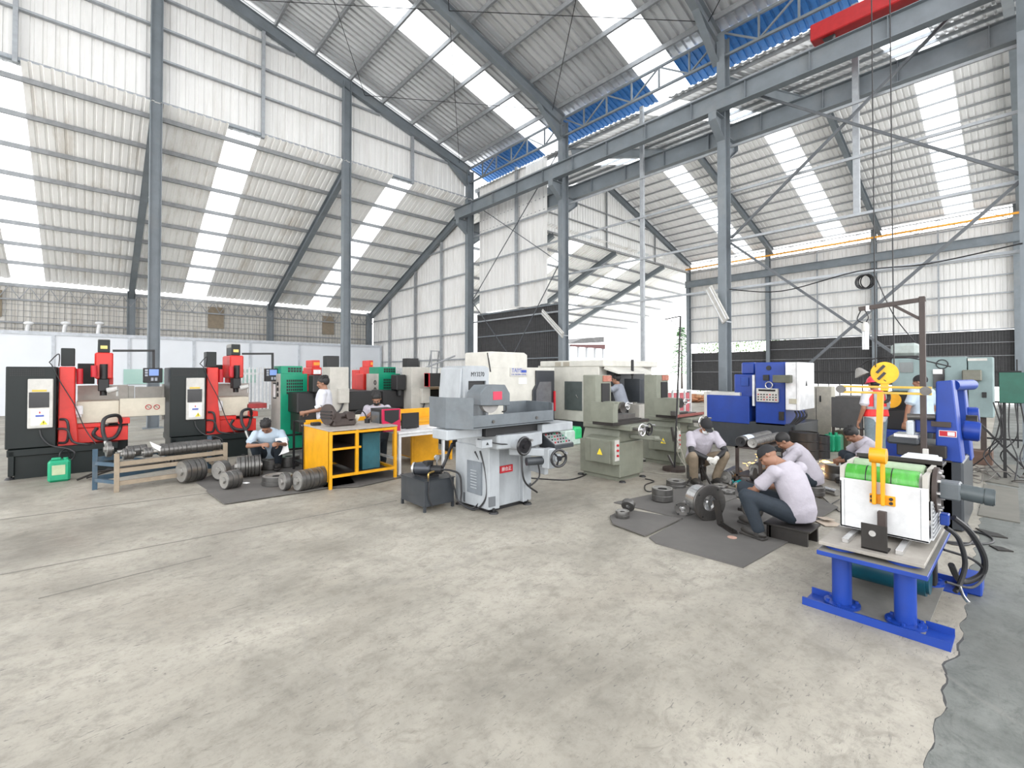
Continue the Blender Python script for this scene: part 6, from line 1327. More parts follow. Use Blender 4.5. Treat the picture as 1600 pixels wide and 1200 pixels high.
# pipe and bits
solo('steel_tube', MB().cyl(gp(1283, 763, .05), gp(1308, 770, .05), .045, n=20), M_CHROME, 'bright steel tube lying on the floor beside the second seated man', 'tube')
q = gp(1290, 815); solo('cardboard_scrap', MB().obox(gp(1286, 813, .012), gp(1304, 822, .012), .2, .006).obox(gp(1284, 808, .03), gp(1296, 812, .05), .12, .005), mat('card', (.45, .38, .31), .8), 'crumpled cardboard scrap behind the beam stool', 'cardboard')
# sparks
sp = MB(); rs = random.Random(5); m_sp = emit('glowing sparks', (1, .50, .12), 3.0)
for k in range(260):
    x = rs.uniform(8.55, 9.3); y = rs.uniform(2.2, 3.4); z = abs(rs.gauss(0, .10)) + .01; dx, dy = rs.gauss(0, .02), rs.gauss(0, .05); sp.obox((x, y, z), (x + dx, y + dy, z + rs.uniform(-.01, .02)), .0035, .0035)
solo('sparks', sp, m_sp, 'orange grinding sparks spraying behind the brown roller rack', 'sparks', kind='stuff')
sp = MB(); b0 = gp(1283, 727)
for k in range(90):
    f = rs.random(); c = b0 + Vector((.0, -.42 * f, .08 - .06 * f + rs.gauss(0, .012))); c.x += rs.gauss(0, .05) * f; sp.obox(c, c + Vector((0, -.08, -.01)), .004, .004)
solo('sparks', sp, m_sp, 'thin fan of yellow sparks on the floor before the third seated man', 'sparks', kind='stuff')
# cylinder stand lamp (tall black pole by second green grinder)
q = gp(1053, 736); tp_ = onX(1063, 492, 7.0); q = Vector((7.1, 3.85, 0)); q = gp(1054, 735)
t = thing('pole_lamp', 'tall thin black pole on a round base beside the farther green grey grinder', 'lamp', q)
part('base', MB().cyl(q, q + Vector((0, 0, .05)), .20, n=28), M_BROWN, t)
zp = onX(1063.5, 494, q.x).z; ypt = onX(1063.5, 494, q.x).y
part('pole', MB().tube([q + Vector((0, 0, .04)), (q.x, ypt, zp)], .016, 8, False), M_BLACK, t)
part('pole_arm', MB().tube([(q.x, ypt, zp), (q.x, ypt + .30, zp - .03)], .010, 6, False).tube([(q.x, ypt + .02, zp - .2), (q.x, ypt + .2, zp - .04)], .006, 6, False), M_BLACK, t)
part('clamp', MB().box(q.x - .03, q.x + .03, q.y - .04, q.y + .06, .95, 1.03, .008).obox((q.x, q.y, .5), (q.x, q.y + .05, .75), .04, .04).obox(q + Vector((0, 0, .04)), (q.x, q.y + .12, .25), .03, .03), M_STL, t)
mb = MB(); mb.tube([(q.x, q.y - .02, .85), (q.x, q.y - .10, .55), (q.x + .02, q.y - .05, .3), (q.x, q.y - .25, .05), (q.x - .1, q.y - .4, .01), (q.x - .4, q.y - .1, .01), (q.x - .5, q.y + .3, .01)], .006); mb.tube([(q.x, q.y - .02, .6), (q.x, q.y - .15, .3), (q.x - .2, q.y - .3, .01), (q.x - .25, q.y - .05, .01)], .006); part('wire', mb, mat('pale wire', (.35, .33, .28), .5), t)
solo('floor_cable', MB().tube([gp(1008, 748, .01), gp(1022, 752, .01), gp(1008, 758, .01), gp(1015, 768, .01), (gp(1060, 757, .01))], .008).tube([gp(830, 747, .01), gp(880, 750, .01), gp(905, 746, .01), gp(920, 738, .01)], .010), M_RUBBER, 'thin dark cables trailing over the floor between the grinders', 'cable')
solo('floor_cable', MB().tube([gp(1284, 776, .012), gp(1300, 790, .012), gp(1312, 800, .012)], .006).tube([gp(1276, 800, .012), gp(1295, 790, .012), gp(1312, 780, .012)], .006), M_RUBBER, 'crossed thin cables behind the second seated man', 'cable')
# white chair by the door, black box, orange heap, outdoor things
q = gp(1085, 633); 
heap = MB(); rs = random.Random(9)
for k in range(60): heap.ell(Vector((26.5 + rs.uniform(-1, 1), 13.9 + rs.uniform(-1.6, 1.2), rs.uniform(.05, .35))), (rs.uniform(.15, .3), rs.uniform(.15, .3), rs.uniform(.06, .16)), n=8)
solo('scrap_heap', heap, mat('orange brown scrap', (.45, .20, .10), .8, 0, .5, (.3, .35, .2), 3), 'heap of orange and brown scrap on the bright floor before the black wall', 'scrap', kind='stuff')
f0 = gp(1001, 652); f1 = gp(1079, 648); fd = (f1 - f0) / 8
t = thing('barrier', 'row of low red and white barrier panels in the bright opening', 'barrier', f0)
for k in range(9): part('post', MB().obox(f0 + fd * k, f0 + fd * k + Vector((0, 0, 1.02)), .07, .05, (1, 0, 0)), M_WHITE, t)
for k in range(8): part('panel', MB().obox(f0 + fd * (k + .22) + Vector((0, 0, .5)), f0 + fd * (k + .78) + Vector((0, 0, .5)), .02, .8), mat('faded red panel', (.45, .10, .12), .6), t)
for z in (.1, .5, .98): part('rail', MB().obox(f0 + Vector((0, 0, z)), f1 + Vector((0, 0, z)), .04, .06), M_WHITE, t)
bd = MB(); c0 = onY(888, 545, 60); c1 = onY(941, 545, 60); zt0 = onY(915, 527, 60).z
t = thing('far_shed', 'open sided shed with a maroon fascia far outside beyond the open gable', 'shed', (c0.x, 60, 0)); zz = lambda y: onY(915, y, 60).z
part('roof', MB().prism([(c0.x, zz(538)), (c1.x, zz(533)), (c1.x, zz(524)), (c0.x + 4, zz(529))], 59.5, 66, 'Y'), mat('far grey roof', (.05, .05, .05), .7, 0, .6, (.12, .12, .12), 2), t)
part('fascia', MB().prism([(c0.x, zz(543)), (c1.x, zz(544)), (c1.x, zz(537)), (c0.x, zz(540))], 59.2, 59.5, 'Y'), mat('far maroon', (.05, .012, .012), .7), t)
for k in range(5): xx = c0.x + (c1.x - c0.x) * k / 4; part('post', MB().box(xx - .2, xx + .2, 59.6, 60, 0, zz(540), 0), M_PURL, t)
solo('far_wall', MB().box(c0.x - 2, 60, 50, 50.3, 0, 4.2, 0), M_PANEL, 'long white wall outside in the glare', 'wall')
# conifer outside
t = thing('tree', 'green conifer outside at the edge of the bright opening', 'tree', (33.2, 24.5, 0))
cq = onY(1065, 520, 24.5); t.location = (cq.x, 24.5, 0); ORG[t.name] = Vector((cq.x, 24.5, 0))
part('trunk', MB().cyl((cq.x, 24.5, 0), (cq.x, 24.5, 6.2), .12, .03), M_BROWN, t)
fo = MB(); rs = random.Random(3)
for k in range(900):
    z = rs.uniform(1.6, 6.5); R = (6.8 - z) * .32 * rs.uniform(.4, 1); a_ = rs.uniform(0, 2 * PI); c = Vector((cq.x + R * math.cos(a_), 24.5 + R * math.sin(a_), z - R * .2)); fo.obox(c, c + Vector((math.cos(a_) * .3, math.sin(a_) * .3, -.06)), .10, .02)
part('foliage', fo, mat('conifer green', (.10, .22, .09), .8, 0, .3), t)
# shrubs seen in the gap above the low black wall
hg = MB()
for k in range(2200): c = Vector((37 + rs.uniform(0, 1.2), rs.uniform(11.5, 18.5), rs.uniform(0, 4.3))); d_ = Vector((rs.gauss(0, 1), rs.gauss(0, 1), rs.gauss(0, 1))).normalized() * .16; hg.obox(c, c + d_, .10, .01)
solo('hedge', hg, mat('leaf green', (.22, .36, .14), .8), 'light green hedge showing above the low black wall', 'hedge', kind='stuff')

# ---- overhead: crane, hook, ropes, strip lights
t = thing('bridge_crane', 'red overhead bridge crane on the runway beam at the top right', 'crane', (12.95, 3, 9.54))
ya = onX(1266, 70, 12.8).y; yb_ = onX(1376, 30, 12.8).y
M_CRN = mat('crane red', (.40, .012, .015), .45, 0, .1)
part('end_truck', MB().box(12.78, 13.12, yb_ - 2.4, ya, 9.66, 10.05, .02), M_CRN, t)
part('main_girder', MB().box(-8, 13.1, yb_ - 1.4, yb_ - .7, 10.05, 10.75, .02), M_CRN, t)
mb = MB()
for y in (ya - .35, yb_ - 2.0): part('wheel', MB().cyl((12.9, y, 9.67), (13.0, y, 9.67), .125, n=20), M_BLACK, t)
hk = atD(1382, 583, 6.3)
t = thing('crane_hook', 'yellow round hook block with black stripes hanging above the red helmet', 'hook', hk)
q = hk; n_ = Vector((-hk.x, -hk.y, 0)).normalized(); s_ = Vector((_cr[0], _cr[1], 0)); R = .150
part('sheave_cover', MB().cyl(q + n_ * .05, q - n_ * .05, R, n=36, bev=.01), mat('hook yellow', (.90, .48, .01), .4, 0, .1), t)
mb = MB()
for k, (o_, L) in enumerate(((-.10, .10), (0, .17), (.10, .10))):
    c = q + n_ * .052 + (s_ * .7 + Vector((0, 0, -.7))) * o_ * .75; d_ = (s_ * .72 + Vector((0, 0, .69))) * L * .72; mb.obox(c - d_, c + d_, .034, .006, n_)
part('black_stripe', mb, M_BLACK, t)
part('hook_shank', MB().box(q.x - .04, q.x + .04, q.y - .04, q.y + .04, q.z - .24, q.z - R + .03, .008), mat('hook yellow', (.9, .48, .01)), t)
part('hook', MB().tube([q + Vector((0, 0, -.24)), q + Vector((0, 0, -.28)) + s_ * .05, q + Vector((0, 0, -.36)) + s_ * .05, q + Vector((0, 0, -.39)) - s_ * .01, q + Vector((0, 0, -.36)) - s_ * .06], .022), M_DARKSTL, t)
for px, ps in ((1365, -.12), (1397, .13)):
    a_ = q + s_ * ps; solo('hoist_rope', MB().tube([a_ + Vector((0, 0, .08)), a_ + Vector((0, 0, 8.0))], .007, 6, False), M_BLACK, 'dark hoist rope, ' + ('left' if ps < 0 else 'right') + ' one of the pair above the yellow hook block', 'rope', org=a_ + Vector((0, 0, .08)))
def strip(x0, y0, x1, y1, X, lab):
    a_ = onX(x0, y0, X); b_ = onX(x1, y1, X - .1); t = thing('strip_light', lab, 'lamp', (a_ + b_) / 2); d_ = (b_ - a_).normalized(); up = Vector((-1, .2, -.4))
    part('fitting', MB().obox(a_, b_, .26, .05, up, .006), M_PANELG, t)
    r_ = d_.cross(up).normalized(); u_ = r_.cross(d_)
    for s in (-.07, .07): part('tube', MB().cyl(a_ + r_ * s + u_ * .035 + d_ * .03, b_ + r_ * s + u_ * .035 - d_ * .03, .016, n=10), M_WHITE, t)
    part('stay', MB().obox(b_, b_ + Vector((.35, 0, .0)), .03, .03).obox(a_, a_ + Vector((.3, .0, .02)), .02, .02), M_STEELL, t)
strip(847, 487, 880, 524, 13.2, 'tilted strip light fixed to the column beside the black cladding'); strip(1107, 450, 1134, 502, 13.2, 'tilted strip light fixed to the column behind the blue machine')
mb = MB(); c = onX(1352, 440, 13.4)
for k in range(5): mb.torus(c + Vector((0, .02 * k - .04, 0)), (1, .3 * k - .5, .2), .16, .014, 24, 6)
solo('cable_coil', mb, M_BLACK, 'black coil of cable hanging under the white channel post', 'cable', org=c)
solo('hanging_cable', MB().tube([onX(1140, 452, 13.3), onX(1220, 455, 13.3), onX(1340, 424, 13.3), onX(1450, 412, 13.3), onX(1598, 380, 13.3)], .014).tube([onX(1365, 425, 13.3), onX(1395, 490, 13.2), onX(1430, 535, 13.1)], .010), M_BLACK, 'black cable sagging along the girt between the right columns', 'cable', org=onX(1140, 452, 13.3))
# ================================================================== people
M_SKIN = mat('brown skin', (.26, .13, .08), .55, 0, 0, var=.06); M_HAIR = mat('black hair', (.012, .011, .011), .6)
M_LILAC = mat('pale lilac cotton', (.40, .375, .42), .85, 0, 0, var=.05, bump=1.0, scale=6)
M_WHITET = mat('white cotton', (.54, .545, .59), .85, 0, 0, var=.05, bump=1.0, scale=6)
M_PBLUE = mat('pale blue cotton', (.40, .48, .56), .85, 0, 0, var=.06, bump=1.0, scale=6)
M_GREYT = mat('grey cotton', (.23, .25, .29), .85, 0, 0, var=.06, bump=1.0, scale=6)
M_DENIM = mat('dark blue denim', (.016, .024, .034), .8, 0, 0, bump=.3, scale=12)
M_TANT = mat('tan trousers', (.21, .165, .115), .8, 0, 0, bump=.3, scale=12)
M_JEAN = mat('washed jeans', (.15, .20, .23), .8, 0, 0, bump=.3, scale=12)
M_SHOE = mat('dusty black shoe', (.028, .026, .024), .5, 0, .3); M_VEST = mat('red safety vest', (.75, .03, .03), .6); M_REFL = mat('grey reflective tape', (.27, .28, .29), .4)
M_GLOVE = mat('white work glove', (.62, .61, .57), .8)
def remesh(name, mb, m, parent, vox=.011, sm=3, label=None):
    me = bpy.data.meshes.new('t'); mb.bm.to_mesh(me); mb.bm.free(); o = bpy.data.objects.new('t', me); COL.objects.link(o)
    r = o.modifiers.new('r', 'REMESH'); r.mode = 'VOXEL'; r.voxel_size = vox; r.adaptivity = 0
    s = o.modifiers.new('s', 'SMOOTH'); s.iterations = sm; s.factor = .5
    dg = bpy.context.evaluated_depsgraph_get(); dg.update(); m2 = bpy.data.meshes.new_from_object(o.evaluated_get(dg)); bpy.data.objects.remove(o)
    m2.name = name; m2.materials.clear(); m2.materials.append(m); m2.shade_smooth()
    ob = bpy.data.objects.new(name, m2); COL.objects.link(ob); ob.parent = parent; ORG[ob.name] = None
    if label: ob['label'] = label
    return ob
def loft(mb, st, n=20):
    """st: (centre, right, half width, half depth)"""
    prev = None; first = None
    for i, (c, r, hw, hd) in enumerate(st):
        c = Vector(c); a = Vector(st[max(i - 1, 0)][0]); b = Vector(st[min(i + 1, len(st) - 1)][0]); d = (b - a).normalized(); r = Vector(r); r = (r - d * r.dot(d)).normalized(); f = d.cross(r)
        ring = []
        for k in range(n):
            t_ = 2 * PI * k / n; x = math.copysign(abs(math.cos(t_)) ** .85, math.cos(t_)); y = math.copysign(abs(math.sin(t_)) ** .9, math.sin(t_)); ring.append(mb.bm.verts.new(c + r * hw * x + f * hd * y))
        if prev:
            for k in range(n): mb.bm.faces.new((prev[k], prev[(k + 1) % n], ring[(k + 1) % n], ring[k]))
        else: first = ring
        prev = ring
    mb.bm.faces.new(first[::-1]); mb.bm.faces.new(prev)
def limb(mb, pts, rs):
    """overlapping tapered capsules"""
    for (a, b), (ra, rb) in zip(zip(pts, pts[1:]), zip(rs, rs[1:])):
        mb.cyl(a, b, ra, rb, n=14); mb.ell(a, ra, n=12); mb.ell(b, rb, n=12)
def hand(mb, w, d, n, side, curl=.5, k=1.0):
    d = Vector(d).normalized(); n = Vector(n); n = (n - d * n.dot(d)).normalized(); s = d.cross(n) * side
    R = Matrix((s, d, n)).transposed()
    mb.ell(w + d * .045, (.040 * k, .052 * k, .017 * k), R, 12); mb.cyl(w - d * .02, w + d * .03, .026 * k, .03 * k, n=12)
    for i, L in enumerate((.068, .078, .073, .058)):
        b = w + d * .085 + s * (.030 - .020 * i); a1 = curl * .9; a2 = curl * 1.9
        p1 = b + (d * math.cos(a1) + n * math.sin(a1)) * L * .55; p2 = p1 + (d * math.cos(a2) + n * math.sin(a2)) * L * .45
        mb.tube([b - d * .03, b, p1, p2], [.0095 * k, .0095 * k, .009 * k, .0075 * k], 8, False)
    b = w + d * .03 + s * .034; p1 = b + (d * .55 + s * .6 + n * .35).normalized() * .036; p2 = p1 + (d * .85 + s * .1 + n * .5).normalized() * .030
    mb.tube([b - s * .02, b, p1, p2], [.012 * k, .0115 * k, .010 * k, .0085 * k], 8, False)
def person(label, loc, rz, J, wear, S=1.0):
    """J: joints in a frame facing +Y, x to the right; wear: materials and extras"""
    t = thing('person', label, 'person', loc, rz, None, True)
    P = {k: Vector(v) * S for k, v in J.items() if isinstance(v, tuple) and len(v) == 3}
    R = lambda a, b: (P[a] - P[b]).normalized()
    hipr = R('hipR', 'hipL'); shr = R('shR', 'shL'); neck = P['neck']; head = P['head']
    body = MB()
    def torso(mb, e):
        pel, wst, che = P['pelvis'], P['waist'], P['chest']
        loft(mb, [(pel - (wst - pel).normalized() * (.07 + e), hipr, .12 + e, .09 + e), (pel, hipr, .165 + e, .115 + e), (wst, (hipr + shr), .140 + e * 1.6, .10 + e * 1.6), (che, shr, .165 + e, .115 + e), (che.lerp(neck, .6), shr, .165 + e, .095 + e), (neck, shr, .075 + e, .065 + e)])
        for s in ('R', 'L'): mb.ell(P['sh' + s], .056 + e * .8, n=12)
    torso(body, 0)
    for s in ('R', 'L'):
        limb(body, [P['sh' + s], P['el' + s], P['wr' + s]], [.050, .038, .026]); limb(body, [P['hip' + s], P['kn' + s], P['an' + s]], [.085, .056, .040])
        body.ell(P['an' + s] + Vector((0, .06, -.03)), (.035, .09, .03))
        fd = (P['wr' + s] - P['el' + s]).normalized(); hd = Vector(J.get('hd' + s, tuple(fd))); hn = J.get('hn' + s, (0, .2, -1)); 
        if not wear.get('gloves'): hand(body, P['wr' + s], hd, hn, -1 if s == 'R' else 1, J.get('curl', .6))
        else:
            g = MB(); hand(g, P['wr' + s], hd, hn, -1 if s == 'R' else 1, J.get('curl', .6), 1.18); remesh('glove', g, M_GLOVE, t, .007, 1)
    body.cyl(neck - (head - neck) * .2, head, .052, .050, n=14)
    # head
    f = Vector(J['face']).normalized(); up = (head - neck).normalized(); up = Vector(J.get('hup', tuple(up))); r = f.cross(up).normalized(); up = r.cross(f); HM = Matrix((r, f, up)).transposed()
    hp = lambda x, y, z: head + HM @ Vector((x, y, z))
    body.ell(hp(0, -.012, .035), (.074, .093, .085), HM, 18); body.ell(hp(0, .022, -.03), (.060, .066, .078), HM, 16); body.ell(hp(0, .058, -.078), (.027, .022, .02), HM, 10)
    body.ell(hp(0, .094, -.012), (.012, .017, .022), HM, 10); body.ell(hp(0, .084, .018), (.009, .012, .022), HM, 10); body.ell(hp(0, .078, .034), (.046, .016, .009), HM, 12); body.ell(hp(0, .083, -.046), (.022, .010, .010), HM, 10)
    for s in (-1, 1): body.ell(hp(.075 * s, -.008, -.002), (.009, .018, .030), HM, 10); body.ell(hp(.040 * s, .062, -.015), (.02, .018, .018), HM, 10)
    remesh('body', body, M_SKIN, t, .0085, 2)
    ey = MB()
    for s in (-1, 1): ey.ell(hp(.029 * s, .081, .014), (.012, .006, .0055), HM, 10)
    part('eyes', ey, M_BLACK, t); part('mouth', MB().ell(hp(0, .0905, -.047), (.020, .004, .004), HM, 10), mat('lip', (.30, .12, .10), .5), t)
    # hair or hat
    hr = MB(); hk = wear.get('hat')
    if hk == 'helmet':
        hr.ell(hp(0, -.01, .055), (.105, .125, .095), HM, 24); geom = hr.bm.verts[:] + hr.bm.edges[:] + hr.bm.faces[:]; bmesh.ops.bisect_plane(hr.bm, geom=geom, plane_co=hp(0, 0, .035), plane_no=up, clear_inner=True)
        hr.lathe([(.0, .035), (.108, .035), (.125, .03), (.125, .036), (.10, .045)], head, tuple(up)); hr.ell(hp(0, .12, .036), (.07, .05, .008), HM); hr.box(-.012, .012, -.1, .09, .145, .155, .003, Matrix.Translation(head) @ HM.to_4x4()); part('hard_hat', hr, mat('helmet red', (.80, .04, .08), .3), t)
        nh = MB(); nh.ell(hp(0, -.022, .01), (.077, .088, .07), HM, 16); part('hair', nh, M_HAIR, t)
    elif hk in ('beanie', 'cap'):
        hr.ell(hp(0, -.012, .038), (.084, .103, .092), HM, 22); geom = hr.bm.verts[:] + hr.bm.edges[:] + hr.bm.faces[:]; bmesh.ops.bisect_plane(hr.bm, geom=geom, plane_co=hp(0, 0, .012), plane_no=(up - f * .25).normalized(), clear_inner=True)
        if hk == 'cap': hr.ell(hp(0, .105, .045), (.06, .05, .008), HM)
        part('knit_cap' if hk == 'beanie' else 'cap', hr, mat('black knit', (.018, .018, .02), .9), t)
    else:
        sc = .5 if hk == 'buzz' else 1.0
        hr.ell(hp(0, -.022, .042), (.076 + .010 * sc, .092 + .008 * sc, .084 + .016 * sc), HM, 22); geom = hr.bm.verts[:] + hr.bm.edges[:] + hr.bm.faces[:]
        bmesh.ops.bisect_plane(hr.bm, geom=geom, plane_co=hp(0, .035, .035), plane_no=(up * 1 - f * .9).normalized(), clear_inner=True)
        if sc == 1:
            rh = random.Random(int(loc[0] * 10))
            for k in range(40): a_ = rh.uniform(0, 2 * PI); b_ = rh.uniform(.2, 1.2); d_ = Vector((math.cos(a_) * math.sin(b_), math.sin(a_) * math.sin(b_) - .15, math.cos(b_))); hr.ell(hp(d_.x * .078, -.02 + d_.y * .088, .045 + d_.z * .09), (.022, .022, .012), HM, 8)
        part('hair', hr, M_HAIR, t)
    if wear.get('mask'):
        mk = MB(); mk.ell(hp(0, .058, -.045), (.058, .052, .045), HM, 18); part('face_mask', mk, wear['mask'], t); el = MB()
        for s in (-1, 1): el.tube([hp(.05 * s, .07, -.03), hp(.076 * s, .0, .0)], .003, 6, False)
        part('mask_strap', el, wear['mask'], t)
    # clothes
    sh = MB(); torso(sh, .022)
    if wear.get('loose'): sh.ell(P['pelvis'].lerp(P['waist'], .35), (.19, .15, .12))
    for s in ('R', 'L'):
        m_ = P['sh' + s].lerp(P['el' + s], .72); limb(sh, [P['sh' + s], P['sh' + s].lerp(m_, .9)], [.066, .066]); sh.cyl(P['sh' + s].lerp(m_, .5), m_, .066, .076, n=16)
    remesh('shirt', sh, wear['top'], t, .012, 3)
    if wear.get('sleeves'):
        for s in ('R', 'L'):
            sl_ = MB(); limb(sl_, [P['sh' + s].lerp(P['el' + s], .6), P['el' + s], P['el' + s].lerp(P['wr' + s], .92)], [.052, .045, .034]); remesh('arm_sleeve', sl_, M_BLACK, t, .010, 2)
    tr = MB(); loft(tr, [(P['pelvis'] - (P['waist'] - P['pelvis']).normalized() * .09, hipr, .12, .10), (P['pelvis'], hipr, .185, .135), (P['pelvis'].lerp(P['waist'], .55), hipr, .165, .125)])
    for s in ('R', 'L'): limb(tr, [P['hip' + s], P['kn' + s], P['an' + s] + Vector((0, 0, .02))], [.105, .075, .060])
    remesh('trousers', tr, wear['legs'], t, .012, 3)
    for s in ('R', 'L'):
        a = P['an' + s]; tow = Vector(J.get('toe', (0, 1, 0))); tow.z = 0; tow.normalize(); sd = Vector((tow.y, -tow.x, 0)); RM = Matrix((sd, tow, Vector((0, 0, 1)))).transposed()
        so = MB(); so.ell(a + tow * .055 + Vector((0, 0, -.025)), (.052, .145, .055), RM, 16); so.cyl(a + Vector((0, 0, -.05)), a + Vector((0, 0, .03)), .05, .05); so.box(-.048, .048, -.08, .195, -.08, -.045, .012, Matrix.Translation(a) @ RM.to_4x4())
        part('shoe', so, M_SHOE, t)
    if wear.get('vest'):
        v = MB(); loft(v, [(P['pelvis'].lerp(P['waist'], .1), hipr, .205, .16), (P['waist'], hipr, .195, .155), (P['chest'], shr, .20, .150), (P['chest'].lerp(neck, .65), shr, .165, .125), (neck + (neck - P['chest']) * .02, shr, .09, .09)]); vo = remesh('safety_vest', v, M_VEST, t, .012, 2)
        b_ = MB(); c = P['waist'].lerp(P['chest'], .2); loft(b_, [(c - Vector((0, 0, .025)), shr, .208, .163), (c + Vector((0, 0, .025)), shr, .208, .163)], 28); part('reflective_band', b_, M_REFL, vo)
        for s in (-1, 1):
            c1 = P['chest'] + shr * s * .12; b_ = MB(); b_.obox(c + shr * s * .12 + Vector((0, -.150, 0)), P['chest'].lerp(neck, .8) + shr * s * .10 + Vector((0, -.125, 0)), .05, .02, (0, -1, 0)); part('reflective_band', b_, M_REFL, vo)
    return t
def heading(dx, dy): return math.atan2(dy, dx) - PI / 2      # world direction the figure faces
LEFT = Vector((-_cr[0], -_cr[1], 0)); AWAY = Vector((_cf[0], _cf[1], 0)); RIGHT = -LEFT; TOCAM = -AWAY
def hd_(v): return heading(v.x, v.y)
def stand(armR, armL, face=(0, 1, -.1), lean=0.0, hz=1.0, **kw):
    z = 1.0
    J = dict(pelvis=(0, 0, .93), waist=(0, .01 + lean * .3, 1.07), chest=(0, .02 + lean * .7, 1.26), neck=(0, .01 + lean, 1.43), head=(0, .035 + lean * 1.15, 1.535), shR=(.18, .01 + lean * .9, 1.36), shL=(-.18, .01 + lean * .9, 1.36),
             hipR=(.09, 0, .90), hipL=(-.09, 0, .90), knR=(.10, .02, .48), knL=(-.10, .02, .48), anR=(.11, -.02, .08), anL=(-.11, -.02, .08), elR=armR[0], wrR=armR[1], elL=armL[0], wrL=armL[1], face=face, hup=(0, .1, 1)); J.update(kw); return J
DOWN = (0, .62, -.78)
# 1 squatting man with papers
sqt = dict(pelvis=(0, -.08, .27), waist=(0, -.03, .38), chest=(0, .09, .53), neck=(0, .18, .64), head=(.02, .26, .71), shR=(.185, .14, .58), shL=(-.185, .14, .58), hipR=(.09, -.06, .25), hipL=(-.09, -.06, .25),
           knR=(.17, .30, .42), knL=(-.17, .30, .42), anR=(.14, .10, .08), anL=(-.14, .10, .08), elR=(.26, .30, .42), wrR=(.05, .45, .45), elL=(-.28, .28, .42), wrL=(-.20, .52, .46), face=DOWN, hup=(0, .75, .65), hnR=(-1, 0, -.3), hnL=(1, 0, -.2), curl=.9)
q = gp(415, 737) + Vector((.1, .15, .0)); q.z = .02
person('squatting man in a pale blue shirt reading a sheet of paper by the green cabinet', q, hd_(TOCAM + RIGHT * .35), sqt, dict(top=M_PBLUE, legs=M_DENIM), 1.07)
c = atD(440, 697, 8.0); solo('drawing_sheet', MB().quad(c + Vector((-.08, .08, .13)), c + Vector((.06, -.06, .15)), c + Vector((.10, -.07, -.10)), c + Vector((-.04, .07, -.17))), M_PAPER, 'white sheet of paper held by the squatting man in pale blue', 'paper', org=c)
# 2 standing man, facing left
d_ = 8.25; p = atD(508, 600, d_)
person('standing man in a white shirt seen from the side behind the yellow table', (p.x, p.y, 0), hd_(LEFT + TOCAM * .25), stand(((.22, .05, 1.08), (.16, .28, 1.02)), ((-.2, .06, 1.08), (-.14, .30, 1.03)), face=(0, 1, -.28), hnR=(-1, 0, 0), hnL=(1, 0, 0), curl=1.0), dict(top=M_WHITET, legs=M_JEAN), .985)
c = atD(493, 637, 7.95); solo('white_cup', MB().lathe([(0, 0), (.03, 0), (.033, .08), (0, .08)], c, (.5, -.4, .3)), M_WHITE, 'white cup held by the standing man in the white shirt', 'cup', org=c)
# 3 masked man behind the desk
p = atD(592, 620, 8.75)
J = stand(((.27, .12, .95), (.12, .36, .93)), ((-.27, .12, .95), (-.20, .38, .95)), face=(-.1, .8, -.6), lean=.16, hup=(0, .5, .85), hnR=(-1, 0, 0), hnL=(1, 0, 0), curl=.8)
for k in ('pelvis', 'waist', 'chest', 'neck', 'head', 'shR', 'shL'): v = J[k]; J[k] = (v[0], v[1], v[2] - .32)
J['hipR'] = (.09, 0, .58); J['hipL'] = (-.09, 0, .58); J['knR'] = (.14, .34, .46); J['knL'] = (-.14, .34, .46); J['anR'] = (.12, .22, .08); J['anL'] = (-.12, .22, .08); J['elR'] = (.27, .18, .80); J['elL'] = (-.27, .18, .80)
person('man with a black face mask bending over the desk beside the computer', (p.x, p.y, 0), hd_(TOCAM + RIGHT * .1), J, dict(top=M_LILAC, legs=M_DENIM, mask=M_BLACK))
# 4 man reaching into the machining centre
p = atD(974, 600, 10.9)
person('man in a grey shirt seen from behind, reaching into the pale machining centre', (p.x, p.y, 0), hd_(LEFT + AWAY * .55), stand(((.26, .25, 1.28), (.18, .46, 1.42)), ((-.25, .25, 1.28), (-.14, .48, 1.40)), face=(0, 1, -.2), lean=.12, hnR=(-1, 0, 0), hnL=(1, 0, 0)), dict(top=M_GREYT, legs=M_BLACK, loose=1))
# 5 squatting masked man
q = gp(1102, 760) + Vector((.25, .2, 0))
J5 = dict(sqt); J5.update(pelvis=(0, -.10, .34), waist=(0, -.05, .48), chest=(0, .05, .66), neck=(0, .13, .80), head=(0, .20, .88), shR=(.19, .09, .73), shL=(-.19, .09, .73), hipR=(.09, -.08, .32), hipL=(-.09, -.08, .32), knR=(.24, .30, .46), knL=(-.24, .30, .46), anR=(.17, .16, .08), anL=(-.17, .16, .08),
          elR=(.26, .28, .52), wrR=(.07, .42, .43), elL=(-.26, .28, .52), wrL=(-.06, .42, .44), face=(0, .72, -.70), hup=(0, .65, .72))
person('squatting man in tan trousers, black cap and white mask working at a small vise', q, hd_(TOCAM + RIGHT * .05), J5, dict(top=M_LILAC, legs=M_TANT, hat='cap', mask=M_WHITE, gloves=1, sleeves=1))
q2_ = q + Vector((.16, .14, 0)); disc('steel_disc', (q2_.x, q2_.y, 0), .15, .22, 'dark round block under the squatting masked man', M_GROOVE, .0)
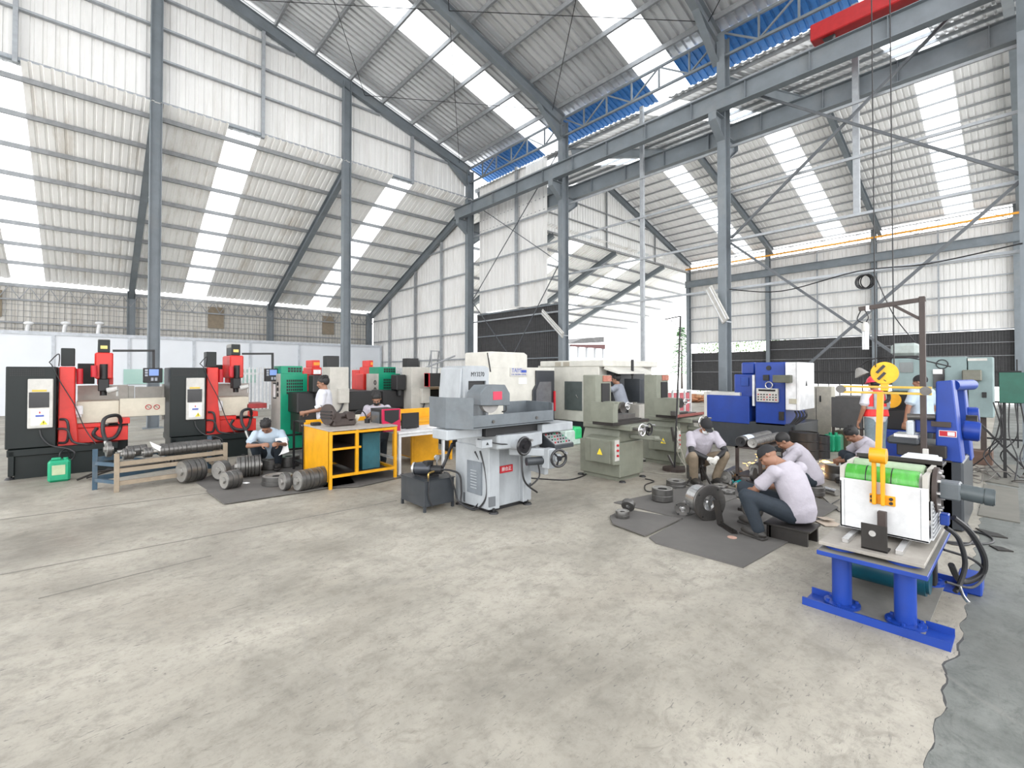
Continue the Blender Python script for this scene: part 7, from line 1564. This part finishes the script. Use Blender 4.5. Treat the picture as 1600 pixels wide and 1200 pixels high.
# 6, 7, 8 seated men seen from behind
seat = dict(pelvis=(0, 0, .25), waist=(0, .05, .38), chest=(0, .16, .55), neck=(0, .27, .69), head=(0, .36, .745), shR=(.19, .20, .63), shL=(-.19, .20, .63), hipR=(.09, .02, .24), hipL=(-.09, .02, .24), knR=(.16, .43, .43), knL=(-.16, .43, .43), anR=(.12, .36, .08), anL=(-.12, .36, .08),
            elR=(.26, .38, .42), wrR=(.08, .52, .36), elL=(-.25, .38, .42), wrL=(-.06, .54, .36), face=(0, .68, -.73), hup=(0, .73, .68), hnR=(-1, 0, -.2), hnL=(1, 0, -.2), curl=.9)
s6 = dict(seat); s6.update(knL=(-.43, .25, .40), anL=(-.38, .16, .08), knR=(-.16, .48, .40), anR=(-.10, .40, .08), neck=(-.02, .17, .69), head=(-.09, .25, .75), chest=(0, .09, .54), waist=(0, .02, .38), shR=(.20, .12, .63), shL=(-.20, .12, .63), elR=(.25, .30, .42), elL=(-.27, .28, .42), face=(-.45, .5, -.75))
person('seated man in a black beanie and lilac shirt seen from behind, nearest the camera', (5.42, 1.60, -.0), hd_(LEFT * .45 + AWAY * .9), s6, dict(top=M_LILAC, legs=M_DENIM, hat='beanie', loose=1), 1.07)
p = gp(1268, 780); s7 = dict(seat)
person('seated man with cropped hair bending just behind the man in the beanie', (p.x + .25, p.y + .05, .0), hd_(LEFT + AWAY * .6), s7, dict(top=M_LILAC, legs=M_DENIM, hat='buzz', loose=1), .96)
p = gp(1352, 768)
person('seated man with thick black hair just left of the yellow swing arm', (p.x + .45, p.y - .12, .0), hd_(LEFT + AWAY * .40), seat, dict(top=M_LILAC, legs=M_DENIM, loose=1), 1.02)
disc('steel_disc', (p.x + .45, p.y - .12, 0), .15, .13, 'low round block under the seated man with thick black hair', M_GROOVE, .0)
# 9, 10 men at the teal machine
p = atD(1368, 620, 8.4)
person('man in a red safety vest and red helmet seen from behind', (p.x, p.y, 0), hd_(AWAY + LEFT * .05), stand(((.27, .08, 1.10), (.24, .30, 1.08)), ((-.25, -.02, 1.09), (-.27, .06, .86)), face=(.1, 1, -.15)), dict(top=M_WHITET, legs=M_JEAN, hat='helmet', vest=1), .97)
p = atD(1441, 620, 8.0)
person('man in a light blue shirt and dark cap seen from behind beside the brown pole', (p.x, p.y, 0), hd_(AWAY + LEFT * .2), stand(((.26, -.0, 1.10), (.25, .10, .88)), ((-.27, .02, 1.10), (-.30, .05, .86)), face=(-.3, 1, -.15)), dict(top=M_PBLUE, legs=M_DENIM, hat='beanie', loose=1), 1.0)
